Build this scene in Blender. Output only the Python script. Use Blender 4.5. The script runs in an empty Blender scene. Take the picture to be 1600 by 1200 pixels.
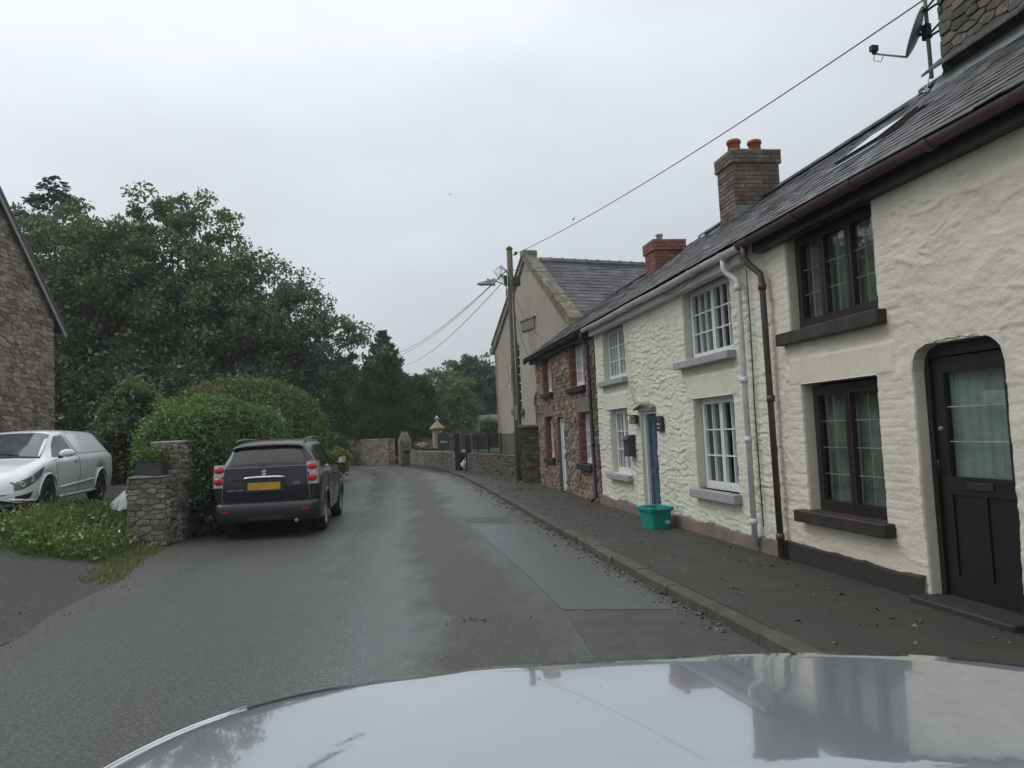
import bpy, bmesh, math, random
import numpy as np
from mathutils import Vector, Matrix
random.seed(7)
rng = np.random.default_rng(7)
R = math.radians
SC = bpy.context.scene
COL = SC.collection

# ------------------------------------------------------------------ camera
F_PX, CAM_H, PITCH, ROLL = 1200.0, 1.62, math.atan(.0625), .048
fw = Vector((0, math.cos(PITCH), math.sin(PITCH)))
rt0 = Vector((1, 0, 0)); up0 = rt0.cross(fw)
cr, sr = math.cos(ROLL), math.sin(ROLL)
rt = rt0 * cr - up0 * sr
up = up0 * cr + rt0 * sr
cam_d = bpy.data.cameras.new('camera'); cam = bpy.data.objects.new('camera', cam_d); COL.objects.link(cam)
cam.matrix_world = Matrix(((rt.x, up.x, -fw.x, 0), (rt.y, up.y, -fw.y, 0), (rt.z, up.z, -fw.z, CAM_H), (0, 0, 0, 1)))
cam_d.sensor_width = 36; cam_d.lens = 36 * F_PX / 1600; cam_d.clip_end = 2000; cam_d.clip_start = .05
SC.camera = cam

# ------------------------------------------------------------------ sky, sun, exposure
SUN_AZ, SUN_EL = R(-62), R(48)          # azimuth from +Y towards +X
world = bpy.data.worlds.new('World'); SC.world = world; world.use_nodes = True
nt = world.node_tree; nt.nodes.clear()
N = nt.nodes.new; L = nt.links.new
out = N('ShaderNodeOutputWorld'); bg = N('ShaderNodeBackground'); bg2 = N('ShaderNodeBackground'); mx = N('ShaderNodeMixShader')
sky = N('ShaderNodeTexSky'); sky.sky_type = 'NISHITA'; sky.sun_disc = False
sky.sun_elevation = SUN_EL; sky.sun_rotation = SUN_AZ; sky.air_density = 2; sky.dust_density = 4
L(sky.outputs[0], bg.inputs[0]); bg.inputs[1].default_value = .06
tc = N('ShaderNodeTexCoord'); sep = N('ShaderNodeSeparateXYZ'); L(tc.outputs['Generated'], sep.inputs[0])
ramp = N('ShaderNodeValToRGB'); L(sep.outputs[2], ramp.inputs[0])
e = ramp.color_ramp.elements
e[0].position = 0; e[0].color = (.53, .565, .61, 1)
e[1].position = 1; e[1].color = (1.12, 1.15, 1.18, 1)
x = e.new(.22); x.color = (.60, .64, .69, 1)
x = e.new(.48); x.color = (.76, .80, .855, 1)
mp = N('ShaderNodeMapping'); mp.inputs['Scale'].default_value = (1.6, 1.6, 4.5); L(tc.outputs['Generated'], mp.inputs[0])
nz = N('ShaderNodeTexNoise'); nz.inputs['Scale'].default_value = 1.3; nz.inputs['Detail'].default_value = 4; L(mp.outputs[0], nz.inputs[0])
mr = N('ShaderNodeMapRange'); mr.inputs[1].default_value = .3; mr.inputs[2].default_value = .7; mr.inputs[3].default_value = .90; mr.inputs[4].default_value = 1.09
L(nz.outputs[0], mr.inputs[0])
# broad brighter cloud towards the hidden sun on the left
dotn = N('ShaderNodeVectorMath'); dotn.operation = 'DOT_PRODUCT'; L(tc.outputs['Generated'], dotn.inputs[0])
dotn.inputs[1].default_value = (math.sin(SUN_AZ) * math.cos(SUN_EL), math.cos(SUN_AZ) * math.cos(SUN_EL), math.sin(SUN_EL))
mr2 = N('ShaderNodeMapRange'); mr2.inputs[1].default_value = .3; mr2.inputs[2].default_value = 1; mr2.inputs[3].default_value = .97; mr2.inputs[4].default_value = 1.25
L(dotn.outputs['Value'], mr2.inputs[0])
mm = N('ShaderNodeMath'); mm.operation = 'MULTIPLY'; L(mr.outputs[0], mm.inputs[0]); L(mr2.outputs[0], mm.inputs[1])
L(ramp.outputs[0], bg2.inputs[0]); L(mm.outputs[0], bg2.inputs[1])
mx.inputs[0].default_value = .93; L(bg.outputs[0], mx.inputs[1]); L(bg2.outputs[0], mx.inputs[2]); L(mx.outputs[0], out.inputs[0])
sd = bpy.data.lights.new('sun', 'SUN'); sd.energy = .9; sd.angle = R(30); sd.color = (1, .97, .93)
so = bpy.data.objects.new('sun', sd); COL.objects.link(so)
sv = Vector((math.sin(SUN_AZ) * math.cos(SUN_EL), math.cos(SUN_AZ) * math.cos(SUN_EL) * .15, math.sin(SUN_EL)))
so.rotation_euler = sv.to_track_quat('Z', 'Y').to_euler()
SC.view_settings.view_transform = 'Standard'; SC.view_settings.look = 'None'
SC.view_settings.exposure = .13; SC.view_settings.gamma = 1; SC.view_settings.use_curve_mapping = False
SC.render.engine = 'CYCLES'
SC.cycles.max_bounces = 6; SC.cycles.transparent_max_bounces = 12; SC.cycles.diffuse_bounces = 3

# ------------------------------------------------------------------ materials
def ramp_col(c, f): return tuple(min(1, max(0, k * f)) for k in c[:3]) + (1,)
def mat(name, c1, c2=None, rough=.8, nscale=3., bump=0., bscale=30., per=0., spec=.5, rough2=None, c3=None, c3scale=.7, c3amt=.5, metal=0., coat=0., stretch=None, bdist=.02, c3lo=.5):
    m = bpy.data.materials.new(name); m.use_nodes = True; t = m.node_tree; n = t.nodes; l = t.links
    b = n['Principled BSDF']; b.inputs['Roughness'].default_value = rough; b.inputs['Metallic'].default_value = metal
    b.inputs['Specular IOR Level'].default_value = spec
    if coat: b.inputs['Coat Weight'].default_value = coat; b.inputs['Coat Roughness'].default_value = .04
    if c2 is None: c2 = ramp_col(c1, .75)
    g = n.new('ShaderNodeNewGeometry'); vec = g.outputs['Position']
    if stretch:
        mpp = n.new('ShaderNodeMapping'); mpp.inputs['Scale'].default_value = stretch[:3]
        if len(stretch) > 3: mpp.inputs['Rotation'].default_value = (0, 0, stretch[3])
        l.new(vec, mpp.inputs[0]); vec = mpp.outputs[0]
    nz = n.new('ShaderNodeTexNoise'); nz.inputs['Scale'].default_value = nscale; nz.inputs['Detail'].default_value = 6; nz.inputs['Roughness'].default_value = .6
    l.new(vec, nz.inputs['Vector'])
    cr = n.new('ShaderNodeValToRGB'); cr.color_ramp.elements[0].position = .36; cr.color_ramp.elements[1].position = .64
    cr.color_ramp.elements[0].color = tuple(c1[:3]) + (1,); cr.color_ramp.elements[1].color = tuple(c2[:3]) + (1,)
    l.new(nz.outputs[0], cr.inputs[0]); colr = cr.outputs[0]
    if c3 is not None:
        z3 = n.new('ShaderNodeTexNoise'); z3.inputs['Scale'].default_value = c3scale; z3.inputs['Detail'].default_value = 7; z3.inputs['Roughness'].default_value = .65
        l.new(vec, z3.inputs['Vector'])
        r3 = n.new('ShaderNodeMapRange'); r3.inputs[1].default_value = c3lo; r3.inputs[2].default_value = c3lo + .12; r3.inputs[4].default_value = c3amt
        l.new(z3.outputs[0], r3.inputs[0]); mxx = n.new('ShaderNodeMixRGB'); l.new(r3.outputs[0], mxx.inputs[0]); l.new(colr, mxx.inputs[1])
        mxx.inputs[2].default_value = tuple(c3[:3]) + (1,); colr = mxx.outputs[0]
    if per:
        oi = n.new('ShaderNodeObjectInfo'); ad = n.new('ShaderNodeMath'); ad.operation = 'ADD'; fr = n.new('ShaderNodeMath'); fr.operation = 'FRACT'
        l.new(oi.outputs['Random'], ad.inputs[0]); l.new(g.outputs['Random Per Island'], ad.inputs[1]); l.new(ad.outputs[0], fr.inputs[0])
        pr = n.new('ShaderNodeMapRange'); pr.inputs[3].default_value = 1 - per; pr.inputs[4].default_value = 1 + per; l.new(fr.outputs[0], pr.inputs[0])
        m2 = n.new('ShaderNodeHueSaturation'); l.new(colr, m2.inputs['Color']); l.new(pr.outputs[0], m2.inputs['Value'])
        h2 = n.new('ShaderNodeMapRange'); fr2 = n.new('ShaderNodeMath'); fr2.operation = 'MULTIPLY'; fr2.inputs[1].default_value = 7.3; fr3 = n.new('ShaderNodeMath'); fr3.operation = 'FRACT'
        l.new(fr.outputs[0], fr2.inputs[0]); l.new(fr2.outputs[0], fr3.inputs[0]); l.new(fr3.outputs[0], h2.inputs[0])
        h2.inputs[3].default_value = .485; h2.inputs[4].default_value = .515; l.new(h2.outputs[0], m2.inputs['Hue'])
        colr = m2.outputs[0]
    l.new(colr, b.inputs['Base Color'])
    if rough2 is not None:
        rr = n.new('ShaderNodeMapRange'); rr.inputs[1].default_value = .38; rr.inputs[2].default_value = .62; rr.inputs[3].default_value = rough; rr.inputs[4].default_value = rough2
        l.new(nz.outputs[0], rr.inputs[0]); l.new(rr.outputs[0], b.inputs['Roughness'])
    if bump:
        bn = n.new('ShaderNodeTexNoise'); bn.inputs['Scale'].default_value = bscale; bn.inputs['Detail'].default_value = 8; bn.inputs['Roughness'].default_value = .65
        l.new(vec, bn.inputs['Vector']); bp = n.new('ShaderNodeBump'); bp.inputs['Strength'].default_value = bump; bp.inputs['Distance'].default_value = bdist
        l.new(bn.outputs[0], bp.inputs['Height']); l.new(bp.outputs[0], b.inputs['Normal'])
    return m
def glass_mat(name, tint=(.9, .95, .93), refl=1.0, rough=.02, transp=.96):
    m = bpy.data.materials.new(name); m.use_nodes = True; t = m.node_tree; n = t.nodes; l = t.links
    n.remove(n['Principled BSDF']); o = n['Material Output']
    tr = n.new('ShaderNodeBsdfTransparent'); tr.inputs[0].default_value = tuple(k * transp for k in tint) + (1,)
    gl = n.new('ShaderNodeBsdfGlossy'); gl.inputs['Roughness'].default_value = rough; gl.inputs[0].default_value = (refl, refl, refl, 1)
    fr = n.new('ShaderNodeLayerWeight'); fr.inputs[0].default_value = .5
    pw = n.new('ShaderNodeMath'); pw.operation = 'POWER'; pw.inputs[1].default_value = 4.5; l.new(fr.outputs['Facing'], pw.inputs[0])
    m2 = n.new('ShaderNodeMath'); m2.operation = 'MULTIPLY_ADD'; m2.inputs[1].default_value = .85; m2.inputs[2].default_value = .05; m2.use_clamp = True
    nz = n.new('ShaderNodeTexNoise'); nz.inputs['Scale'].default_value = 2.5; g = n.new('ShaderNodeNewGeometry'); l.new(g.outputs['Position'], nz.inputs[0])
    bp = n.new('ShaderNodeBump'); bp.inputs['Strength'].default_value = .12; bp.inputs['Distance'].default_value = .01; l.new(nz.outputs[0], bp.inputs['Height']); l.new(bp.outputs[0], gl.inputs['Normal'])
    mxs = n.new('ShaderNodeMixShader'); l.new(pw.outputs[0], m2.inputs[0]); l.new(m2.outputs[0], mxs.inputs[0]); l.new(tr.outputs[0], mxs.inputs[1]); l.new(gl.outputs[0], mxs.inputs[2]); l.new(mxs.outputs[0], o.inputs[0])
    return m
def leaf_mat(name, c, c2, per=.5, rough=.45, trans=.25):
    m = mat(name, c, c2, rough=rough, nscale=.8, per=per, spec=.35)
    t = m.node_tree; n = t.nodes; l = t.links; b = n['Principled BSDF']; o = n['Material Output']
    tl = n.new('ShaderNodeBsdfTranslucent'); tl.inputs[0].default_value = (c2[0] * 1.2, c2[1] * 1.3, c2[2] * .8, 1)
    ms = n.new('ShaderNodeMixShader'); ms.inputs[0].default_value = trans; l.new(b.outputs[0], ms.inputs[1]); l.new(tl.outputs[0], ms.inputs[2]); l.new(ms.outputs[0], o.inputs[0])
    return m
M = {}
M['white'] = mat('limewash_greenish', (.63, .63, .53), (.57, .57, .47), .75, 2.2, .8, 38, c3=(.40, .40, .31), c3scale=2.3, c3amt=.45, c3lo=.56, bdist=.012)
M['cream'] = mat('limewash_cream', (.635, .60, .505), (.575, .54, .445), .75, 2.2, .8, 38, c3=(.44, .405, .33), c3scale=1.9, c3amt=.4, c3lo=.58, bdist=.012)
M['chapel'] = mat('chapel_render', (.385, .345, .295), (.335, .30, .255), .9, 1.2, .25, 60, c3=(.22, .195, .165), c3scale=1.1, c3amt=.6, c3lo=.53, stretch=(1, 1, .25))
M['mortar'] = mat('mortar_pinkish', (.17, .135, .12), (.12, .095, .088), .95, 6, .5, 60)
M['mortar_grey'] = mat('mortar_grey', (.19, .175, .145), (.12, .112, .094), .95, 6, .5, 60, c3=(.08, .09, .04), c3amt=.5, c3scale=1.5)
M['redstone'] = mat('red_rubble_stone', (.24, .165, .135), (.15, .11, .092), .85, 9, .5, 70, per=.45, c3=(.26, .21, .19), c3scale=3, c3amt=.4)
M['brick'] = mat('red_brick', (.22, .095, .068), (.15, .072, .055), .85, 12, .4, 90, per=.3)
M['brick_red2'] = mat('bright_red_brick', (.27, .095, .07), (.19, .075, .06), .85, 12, .4, 90, per=.2)
M['brick_grey'] = mat('weathered_brown_brick', (.17, .115, .085), (.10, .08, .065), .9, 8, .5, 80, per=.35, c3=(.20, .19, .15), c3scale=5, c3amt=.5)
M['greystone'] = mat('grey_rubble_stone', (.24, .22, .18), (.13, .115, .10), .88, 7, .6, 60, per=.4, c3=(.33, .32, .27), c3scale=6, c3amt=.6)
M['darkstone'] = mat('dark_rubble_stone', (.13, .115, .098), (.075, .066, .058), .9, 7, .6, 60, per=.4, c3=(.26, .25, .21), c3scale=9, c3amt=.55, c3lo=.55)
M['barnstone'] = mat('barn_rubble_stone', (.28, .235, .185), (.17, .145, .115), .9, 5, .6, 50, per=.38, c3=(.34, .32, .28), c3scale=7, c3amt=.6, c3lo=.58)
M['slate'] = mat('roof_slate', (.066, .067, .070), (.034, .034, .037), .42, 9, .5, 60, per=.6, c3=(.20, .205, .19), c3scale=7, c3amt=.6, c3lo=.57, rough2=.7)
M['slate_old'] = mat('chapel_slate', (.072, .070, .078), (.045, .042, .048), .5, 1.6, .4, 50, per=.3, c3=(.22, .22, .18), c3scale=4, c3amt=.5, c3lo=.66, rough2=.7)
M['coping'] = mat('lichen_coping', (.20, .18, .14), (.10, .09, .075), .95, 5, .6, 40, c3=(.32, .30, .2), c3scale=6, c3amt=.7)
M['grey_sill'] = mat('painted_grey_sill', (.33, .33, .33), (.28, .28, .285), .6, 8, .1, 50)
M['dark_brown'] = mat('dark_brown_paint', (.013, .010, .009), (.018, .013, .012), .45, 6, .15, 40)
M['sill_brown'] = mat('brown_sill_paint', (.028, .020, .018), (.020, .015, .014), .6, 8, .2, 40, c3=(.09, .07, .06), c3scale=5, c3amt=.3)
M['pipe_brown'] = mat('brown_plastic_pipe', (.085, .048, .045), (.06, .035, .034), .5, 5, .1, 40, c3=(.13, .10, .10), c3amt=.4, c3scale=4)
M['pvc'] = mat('white_plastic', (.62, .63, .62), (.52, .53, .51), .4, 4, .05, 40, c3=(.34, .35, .31), c3scale=3, c3amt=.35)
M['wood_white'] = mat('white_painted_wood', (.70, .71, .70), (.62, .63, .62), .45, 6, .1, 40)
M['blue'] = mat('blue_door_paint', (.050, .095, .135), (.040, .078, .115), .4, 5, .1, 40)
M['brass'] = mat('dull_brass', (.20, .16, .09), None, .5, 5)
M['black'] = mat('black_paint', (.014, .014, .015), (.02, .02, .02), .5, 8, .1, 60)
M['door_dark'] = mat('blackish_brown_door', (.010, .009, .009), (.014, .012, .012), .4, 5, .15, 40)
M['glass'] = glass_mat('window_glass', transp=.9)
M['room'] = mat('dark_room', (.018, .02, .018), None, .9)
M['net'] = mat('grey_green_net_curtain', (.30, .31, .275), (.17, .18, .16), .9, 3)
M['net_blue'] = mat('pale_blue_net_curtain', (.43, .475, .48), (.31, .345, .355), .9, 3)
M['net_light'] = mat('light_curtain', (.42, .44, .40), (.22, .24, .22), .9, 5)
M['lead'] = mat('lead_strip', (.34, .31, .22), None, .5)
M['plinth_pink'] = mat('pinkish_plinth', (.205, .155, .14), (.14, .11, .10), .9, 5, .5, 50, c3=(.10, .09, .075), c3scale=3, c3amt=.5)
M['plinth_dark'] = mat('black_plinth', (.030, .023, .021), (.02, .017, .016), .7, 8, .3, 50)
M['terracotta'] = mat('terracotta', (.31, .085, .055), (.23, .065, .045), .75, 8, .2, 40)
M['lead_flash'] = mat('lead_flashing', (.20, .22, .23), (.14, .155, .165), .5, 5, .1, 30)
M['asphalt'] = mat('wet_asphalt', (.062, .064, .062), (.048, .050, .049), .42, .55, .3, 160, c3=(.036, .038, .037), c3scale=.35, c3amt=.6, rough2=.62, bdist=.006, spec=.5, stretch=(1, .22, 1, R(-6)))
M['patch'] = mat('newer_asphalt_patch', (.078, .086, .085), (.066, .073, .073), .34, 2, .5, 200, rough2=.45, bdist=.004)
M['patch_dark'] = mat('dark_asphalt_patch', (.050, .053, .049), (.038, .041, .038), .5, 3, .6, 160, rough2=.65, bdist=.006)
M['pavement'] = mat('dark_pavement', (.040, .037, .032), (.027, .025, .022), .58, 1.6, .6, 120, c3=(.055, .055, .036), c3scale=1.6, c3amt=.6, rough2=.8, bdist=.008, c3lo=.52)
M['kerb'] = mat('concrete_kerb', (.082, .078, .066), (.048, .046, .040), .8, 6, .5, 70, per=.2, c3=(.05, .055, .03), c3scale=4, c3amt=.5)
M['gravel'] = mat('gravelly_tarmac', (.050, .052, .050), (.026, .028, .027), .7, 22, 1., 60, c3=(.16, .16, .15), c3scale=26, c3amt=.7, c3lo=.60, bdist=.02)
M['soil'] = mat('soil', (.05, .045, .03), (.03, .035, .018), .95, 3, .6, 30, c3=(.04, .065, .02), c3scale=1.5, c3amt=.7)
M['lawn'] = mat('lawn_grass', (.07, .145, .022), (.055, .11, .02), .8, 3, .8, 60, c3=(.09, .13, .03), c3scale=.6)
M['field'] = mat('far_fields', (.055, .09, .035), (.045, .06, .03), .9, .05)
M['bark'] = mat('bark', (.060, .052, .042), (.035, .030, .025), .95, 8, .8, 30)
M['pole'] = mat('weathered_pole', (.135, .125, .078), (.09, .085, .055), .9, 6, .5, 40, stretch=(1, 1, .15), c3=(.07, .085, .04), c3scale=2, c3amt=.6)
M['metal_grey'] = mat('grey_metal', (.30, .31, .31), (.22, .23, .23), .45, 6, .05, 40)
M['galv'] = mat('galvanised', (.33, .33, .32), None, .5, 6)
M['iron'] = mat('black_iron', (.016, .016, .016), (.026, .024, .022), .5, 9)
M['cable'] = mat('cable_black', (.03, .03, .032), None, .6)
M['teal'] = mat('teal_plastic', (.010, .245, .205), (.008, .22, .185), .42, 4)
M['rubber'] = mat('tyre_rubber', (.016, .016, .017), (.022, .022, .022), .75, 6, .2, 60)
M['alloy'] = mat('silver_alloy', (.42, .43, .44), (.36, .37, .38), .3, 6, metal=.7)
M['alloy_dark'] = mat('gunmetal_alloy', (.14, .14, .15), (.10, .10, .11), .3, 6, metal=.7)
M['suv'] = mat('dark_plum_paint', (.012, .011, .018), (.014, .013, .020), .35, 2, coat=.32, spec=.3, metal=0.)
M['suv_grey'] = mat('dark_grey_bumper', (.016, .016, .018), None, .4, 2, coat=.35)
M['car_glass'] = mat('tinted_car_glass', (.012, .013, .014), (.016, .018, .019), .06, 1, spec=.7)
M['van_glass'] = mat('windscreen_glass', (.045, .055, .055), (.10, .12, .12), .05, 1.1, spec=.9)
M['roof_glass'] = mat('roof_window_glass', (.10, .115, .115), (.16, .175, .17), .12, 1.4, spec=1., coat=1.)
M['black_plastic'] = mat('black_plastic', (.018, .018, .019), None, .6, 4)
M['chrome'] = mat('chrome', (.75, .76, .77), None, .12, 4, metal=1.)
M['red_lens'] = mat('red_lens', (.42, .012, .016), (.34, .01, .014), .12, 20, coat=.6)
M['clear_lens'] = mat('clear_lens', (.40, .38, .35), (.26, .25, .23), .12, 20, coat=.6)
M['plate'] = mat('yellow_plate', (.60, .36, .02), (.45, .24, .03), .5, 9)
M['badge'] = mat('chrome_badge', (.70, .71, .72), None, .25, 4, metal=.5)
M['van'] = mat('white_van_paint', (.76, .79, .80), (.73, .76, .77), .25, 2, coat=.8)
M['lamp_inside'] = mat('headlamp_dark', (.10, .105, .11), (.16, .165, .17), .2, 30, coat=.8)
M['silver'] = mat('silver_car_paint', (.29, .315, .34), (.28, .305, .33), .09, 2, coat=1., metal=.4, spec=.5)
M['silver'].node_tree.nodes['Principled BSDF'].inputs['Coat Roughness'].default_value = .02
M['sandstone'] = mat('sandstone', (.30, .245, .17), (.24, .19, .13), .9, 5, .2, 40)
M['gravestone'] = mat('dark_gravestone', (.035, .035, .038), (.05, .05, .05), .4, 5)
M['name_stone'] = mat('weathered_name_stone', (.22, .205, .19), (.17, .16, .15), .9, 5, .3, 40)
M['gravestone_brown'] = mat('brown_gravestone', (.085, .062, .052), (.06, .045, .04), .8, 5)
M['gravestone_white'] = mat('pale_gravestone', (.45, .45, .43), (.33, .33, .31), .8, 5)
M['slate_sign'] = mat('slate_plaque', (.035, .035, .042), None, .5, 4)
M['lettering'] = mat('white_lettering', (.55, .57, .60), None, .6, 4)
M['door_maroon'] = mat('maroon_door', (.075, .025, .022), None, .5, 4)
M['planter'] = mat('dark_planter', (.045, .048, .052), (.035, .037, .04), .6, 5)
M['bag'] = mat('white_sheeting', (.50, .51, .50), (.34, .35, .34), .5, 5)
M['flower_red'] = mat('red_flowers', (.55, .12, .11), (.6, .5, .5), .7, 30)
M['flower_white'] = mat('white_flowers', (.65, .65, .55), None, .7)
M['ball_blue'] = mat('blue_white_bag', (.10, .25, .55), (.60, .65, .70), .5, 5)
M['dead_leaf'] = mat('dead_leaf', (.095, .070, .045), (.14, .11, .07), .7, 3, per=.5)
M['debris'] = mat('dark_debris', (.02, .018, .015), None, .9)
M['roofgrey'] = mat('distant_slate', (.10, .11, .115), (.085, .09, .095), .6, .8, .3, 20)
M['leafA'] = leaf_mat('oak_leaf', (.088, .118, .060), (.120, .152, .072))
M['leafB'] = leaf_mat('sycamore_leaf', (.094, .122, .062), (.128, .158, .074))
M['leafGrey'] = leaf_mat('willow_leaf', (.10, .125, .085), (.125, .155, .10))
M['leafDark'] = leaf_mat('dark_leaf', (.060, .082, .048), (.080, .104, .060))
M['leafCon'] = leaf_mat('cypress_spray', (.050, .088, .034), (.080, .125, .042), trans=.1)
M['leafFir'] = leaf_mat('spruce_spray', (.045, .06, .045), (.035, .05, .035), trans=.1)
M['leafHedge'] = leaf_mat('ivy_leaf', (.085, .145, .040), (.125, .20, .058), rough=.35)
M['leafOlive'] = leaf_mat('olive_bush_leaf', (.085, .115, .032), (.12, .15, .042))
M['leafYellow'] = leaf_mat('yellow_bush_leaf', (.22, .26, .03), (.16, .20, .03))
M['weed'] = leaf_mat('weed_blade', (.075, .125, .030), (.115, .15, .04))
M['weed_y'] = leaf_mat('yellow_weed', (.13, .15, .045), (.18, .18, .065))
M['core_fill'] = mat('hedge_inside', (.014, .018, .010), (.02, .022, .012), .95, 4)  # dark fill of the solid cores added inside hedges and conifers

# ------------------------------------------------------------------ helpers
class MB:
    def __init__(s): s.v = []; s.f = []; s.sm = []
    def add(s, vs, fs, smooth=False):
        o = len(s.v); s.v += [tuple(v) for v in vs]; s.f += [tuple(i + o for i in f) for f in fs]; s.sm += [smooth] * len(fs); return s
    def box(s, a, b, rot=None, bev=0.):
        x0, y0, z0 = a; x1, y1, z1 = b
        if bev > 0:
            m = [(x0, x1), (y0, y1), (z0, z1)]; V = []; idx = {}
            for sx in (0, 1):
                for sy in (0, 1):
                    for sz in (0, 1):
                        c = [m[0][sx], m[1][sy], m[2][sz]]
                        for ax in range(3):
                            p = [c[k] + (bev if (sx, sy, sz)[k] == 0 else -bev) * (k != ax) for k in range(3)]
                            idx[(sx, sy, sz, ax)] = len(V); V.append(p)
            bm = bmesh.new()
            for p in V: bm.verts.new(rot @ Vector(p) if rot else p)
            r = bmesh.ops.convex_hull(bm, input=bm.verts[:]); bm.verts.index_update()
            s.add([v.co[:] for v in bm.verts], [[v.index for v in f.verts] for f in bm.faces]); bm.free(); return s
        V = [(x0, y0, z0), (x1, y0, z0), (x1, y1, z0), (x0, y1, z0), (x0, y0, z1), (x1, y0, z1), (x1, y1, z1), (x0, y1, z1)]
        if rot: V = [rot @ Vector(p) for p in V]
        return s.add(V, [(0, 3, 2, 1), (4, 5, 6, 7), (0, 1, 5, 4), (1, 2, 6, 5), (2, 3, 7, 6), (3, 0, 4, 7)])
    def hexa(s, P):   # bottom 4 ccw, top 4 ccw
        return s.add(P, [(0, 3, 2, 1), (4, 5, 6, 7), (0, 1, 5, 4), (1, 2, 6, 5), (2, 3, 7, 6), (3, 0, 4, 7)])
    def tube(s, path, r, n=8, cap=True, smooth=True):
        path = [Vector(p) for p in path]; rs = r if isinstance(r, (list, tuple)) else [r] * len(path)
        V = []; prev = None
        for i, p in enumerate(path):
            a = path[max(0, i - 1)]; b = path[min(len(path) - 1, i + 1)]; t = (b - a)
            t = t.normalized() if t.length > 1e-9 else Vector((0, 0, 1))
            if prev is None: u = t.orthogonal().normalized()
            else:
                u = prev - t * prev.dot(t); u = u.normalized() if u.length > 1e-6 else t.orthogonal().normalized()
            prev = u; w = t.cross(u)
            for k in range(n):
                an = 2 * math.pi * k / n; V.append(p + (u * math.cos(an) + w * math.sin(an)) * rs[i])
        F = [(i * n + k, i * n + (k + 1) % n, (i + 1) * n + (k + 1) % n, (i + 1) * n + k) for i in range(len(path) - 1) for k in range(n)]
        if cap: F += [tuple(range(n))[::-1], tuple((len(path) - 1) * n + k for k in range(n))]
        return s.add(V, F, smooth)
    def lathe(s, prof, c=(0, 0, 0), axis='z', n=20, smooth=True):
        V = []
        for (r, h) in prof:
            for k in range(n):
                a = 2 * math.pi * k / n
                if axis == 'z': V.append((c[0] + r * math.cos(a), c[1] + r * math.sin(a), c[2] + h))
                elif axis == 'x': V.append((c[0] + h, c[1] + r * math.cos(a), c[2] + r * math.sin(a)))
                else: V.append((c[0] + r * math.cos(a), c[1] + h, c[2] + r * math.sin(a)))
        F = [(i * n + k, i * n + (k + 1) % n, (i + 1) * n + (k + 1) % n, (i + 1) * n + k) for i in range(len(prof) - 1) for k in range(n)]
        return s.add(V, F, smooth)
    def prism(s, poly, d0, d1, plane='xz'):   # extruded polygon
        n = len(poly)
        def P(p, d):
            return (p[0], d, p[1]) if plane == 'xz' else ((d, p[0], p[1]) if plane == 'yz' else (p[0], p[1], d))
        V = [P(p, d0) for p in poly] + [P(p, d1) for p in poly]
        F = [tuple(range(n)), tuple(range(2 * n - 1, n - 1, -1))] + [(i, i + n, (i + 1) % n + n, (i + 1) % n) for i in range(n)]
        return s.add(V, F)
    def mesh(s, name, m):
        me = bpy.data.meshes.new(name); me.from_pydata(s.v, [], s.f)
        me.polygons.foreach_set('use_smooth', s.sm)
        if m: me.materials.append(m)
        me.update(); return me
def fixn(me):
    bm = bmesh.new(); bm.from_mesh(me); bmesh.ops.recalc_face_normals(bm, faces=bm.faces[:]); bm.to_mesh(me); bm.free(); return me
def put(name, mb, m, parent=None, label=None, kind=None, norm=True):
    me = mb if isinstance(mb, bpy.types.Mesh) else mb.mesh(name, m)
    if norm and not isinstance(mb, bpy.types.Mesh) and len(me.polygons) < 60000: fixn(me)
    o = bpy.data.objects.new(name, me); COL.objects.link(o)
    if parent: o.parent = parent
    if label: o['label'] = label
    if kind: o['kind'] = kind
    return o
def thing(name, label, cat, loc=(0, 0, 0), rz=0., group=None):
    o = bpy.data.objects.new(name, None); COL.objects.link(o); o.location = loc; o.rotation_euler = (0, 0, rz)
    o.empty_display_size = .2
    o['label'] = label; o['category'] = cat
    if group: o['group'] = group
    return o
def tag(o, label, cat, group=None):
    o['label'] = label; o['category'] = cat
    if group: o['group'] = group
    return o
def arr_mesh(name, V, Fq, m, smooth=False):
    V = np.asarray(V, np.float32).reshape(-1, 3); Fq = np.asarray(Fq, np.int32)
    k = Fq.shape[1]; me = bpy.data.meshes.new(name)
    me.vertices.add(len(V)); me.vertices.foreach_set('co', V.ravel())
    me.loops.add(Fq.size); me.loops.foreach_set('vertex_index', Fq.ravel())
    me.polygons.add(len(Fq)); me.polygons.foreach_set('loop_start', np.arange(0, Fq.size, k, dtype=np.int32))
    me.polygons.foreach_set('loop_total', np.full(len(Fq), k, np.int32))
    if smooth: me.polygons.foreach_set('use_smooth', np.ones(len(Fq), bool))
    me.materials.append(m); me.update(calc_edges=True); me.validate(); return me
def text_mesh(txt, size, m, depth=.002):
    c = bpy.data.curves.new('t', 'FONT'); c.body = txt; c.size = size; c.extrude = depth; c.align_x = 'CENTER'; c.align_y = 'CENTER'
    o = bpy.data.objects.new('t', c); COL.objects.link(o)
    dg = bpy.context.evaluated_depsgraph_get(); me = bpy.data.meshes.new_from_object(o.evaluated_get(dg))
    bpy.data.objects.remove(o); bpy.data.curves.remove(c); me.materials.clear(); me.materials.append(m); return me

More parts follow.
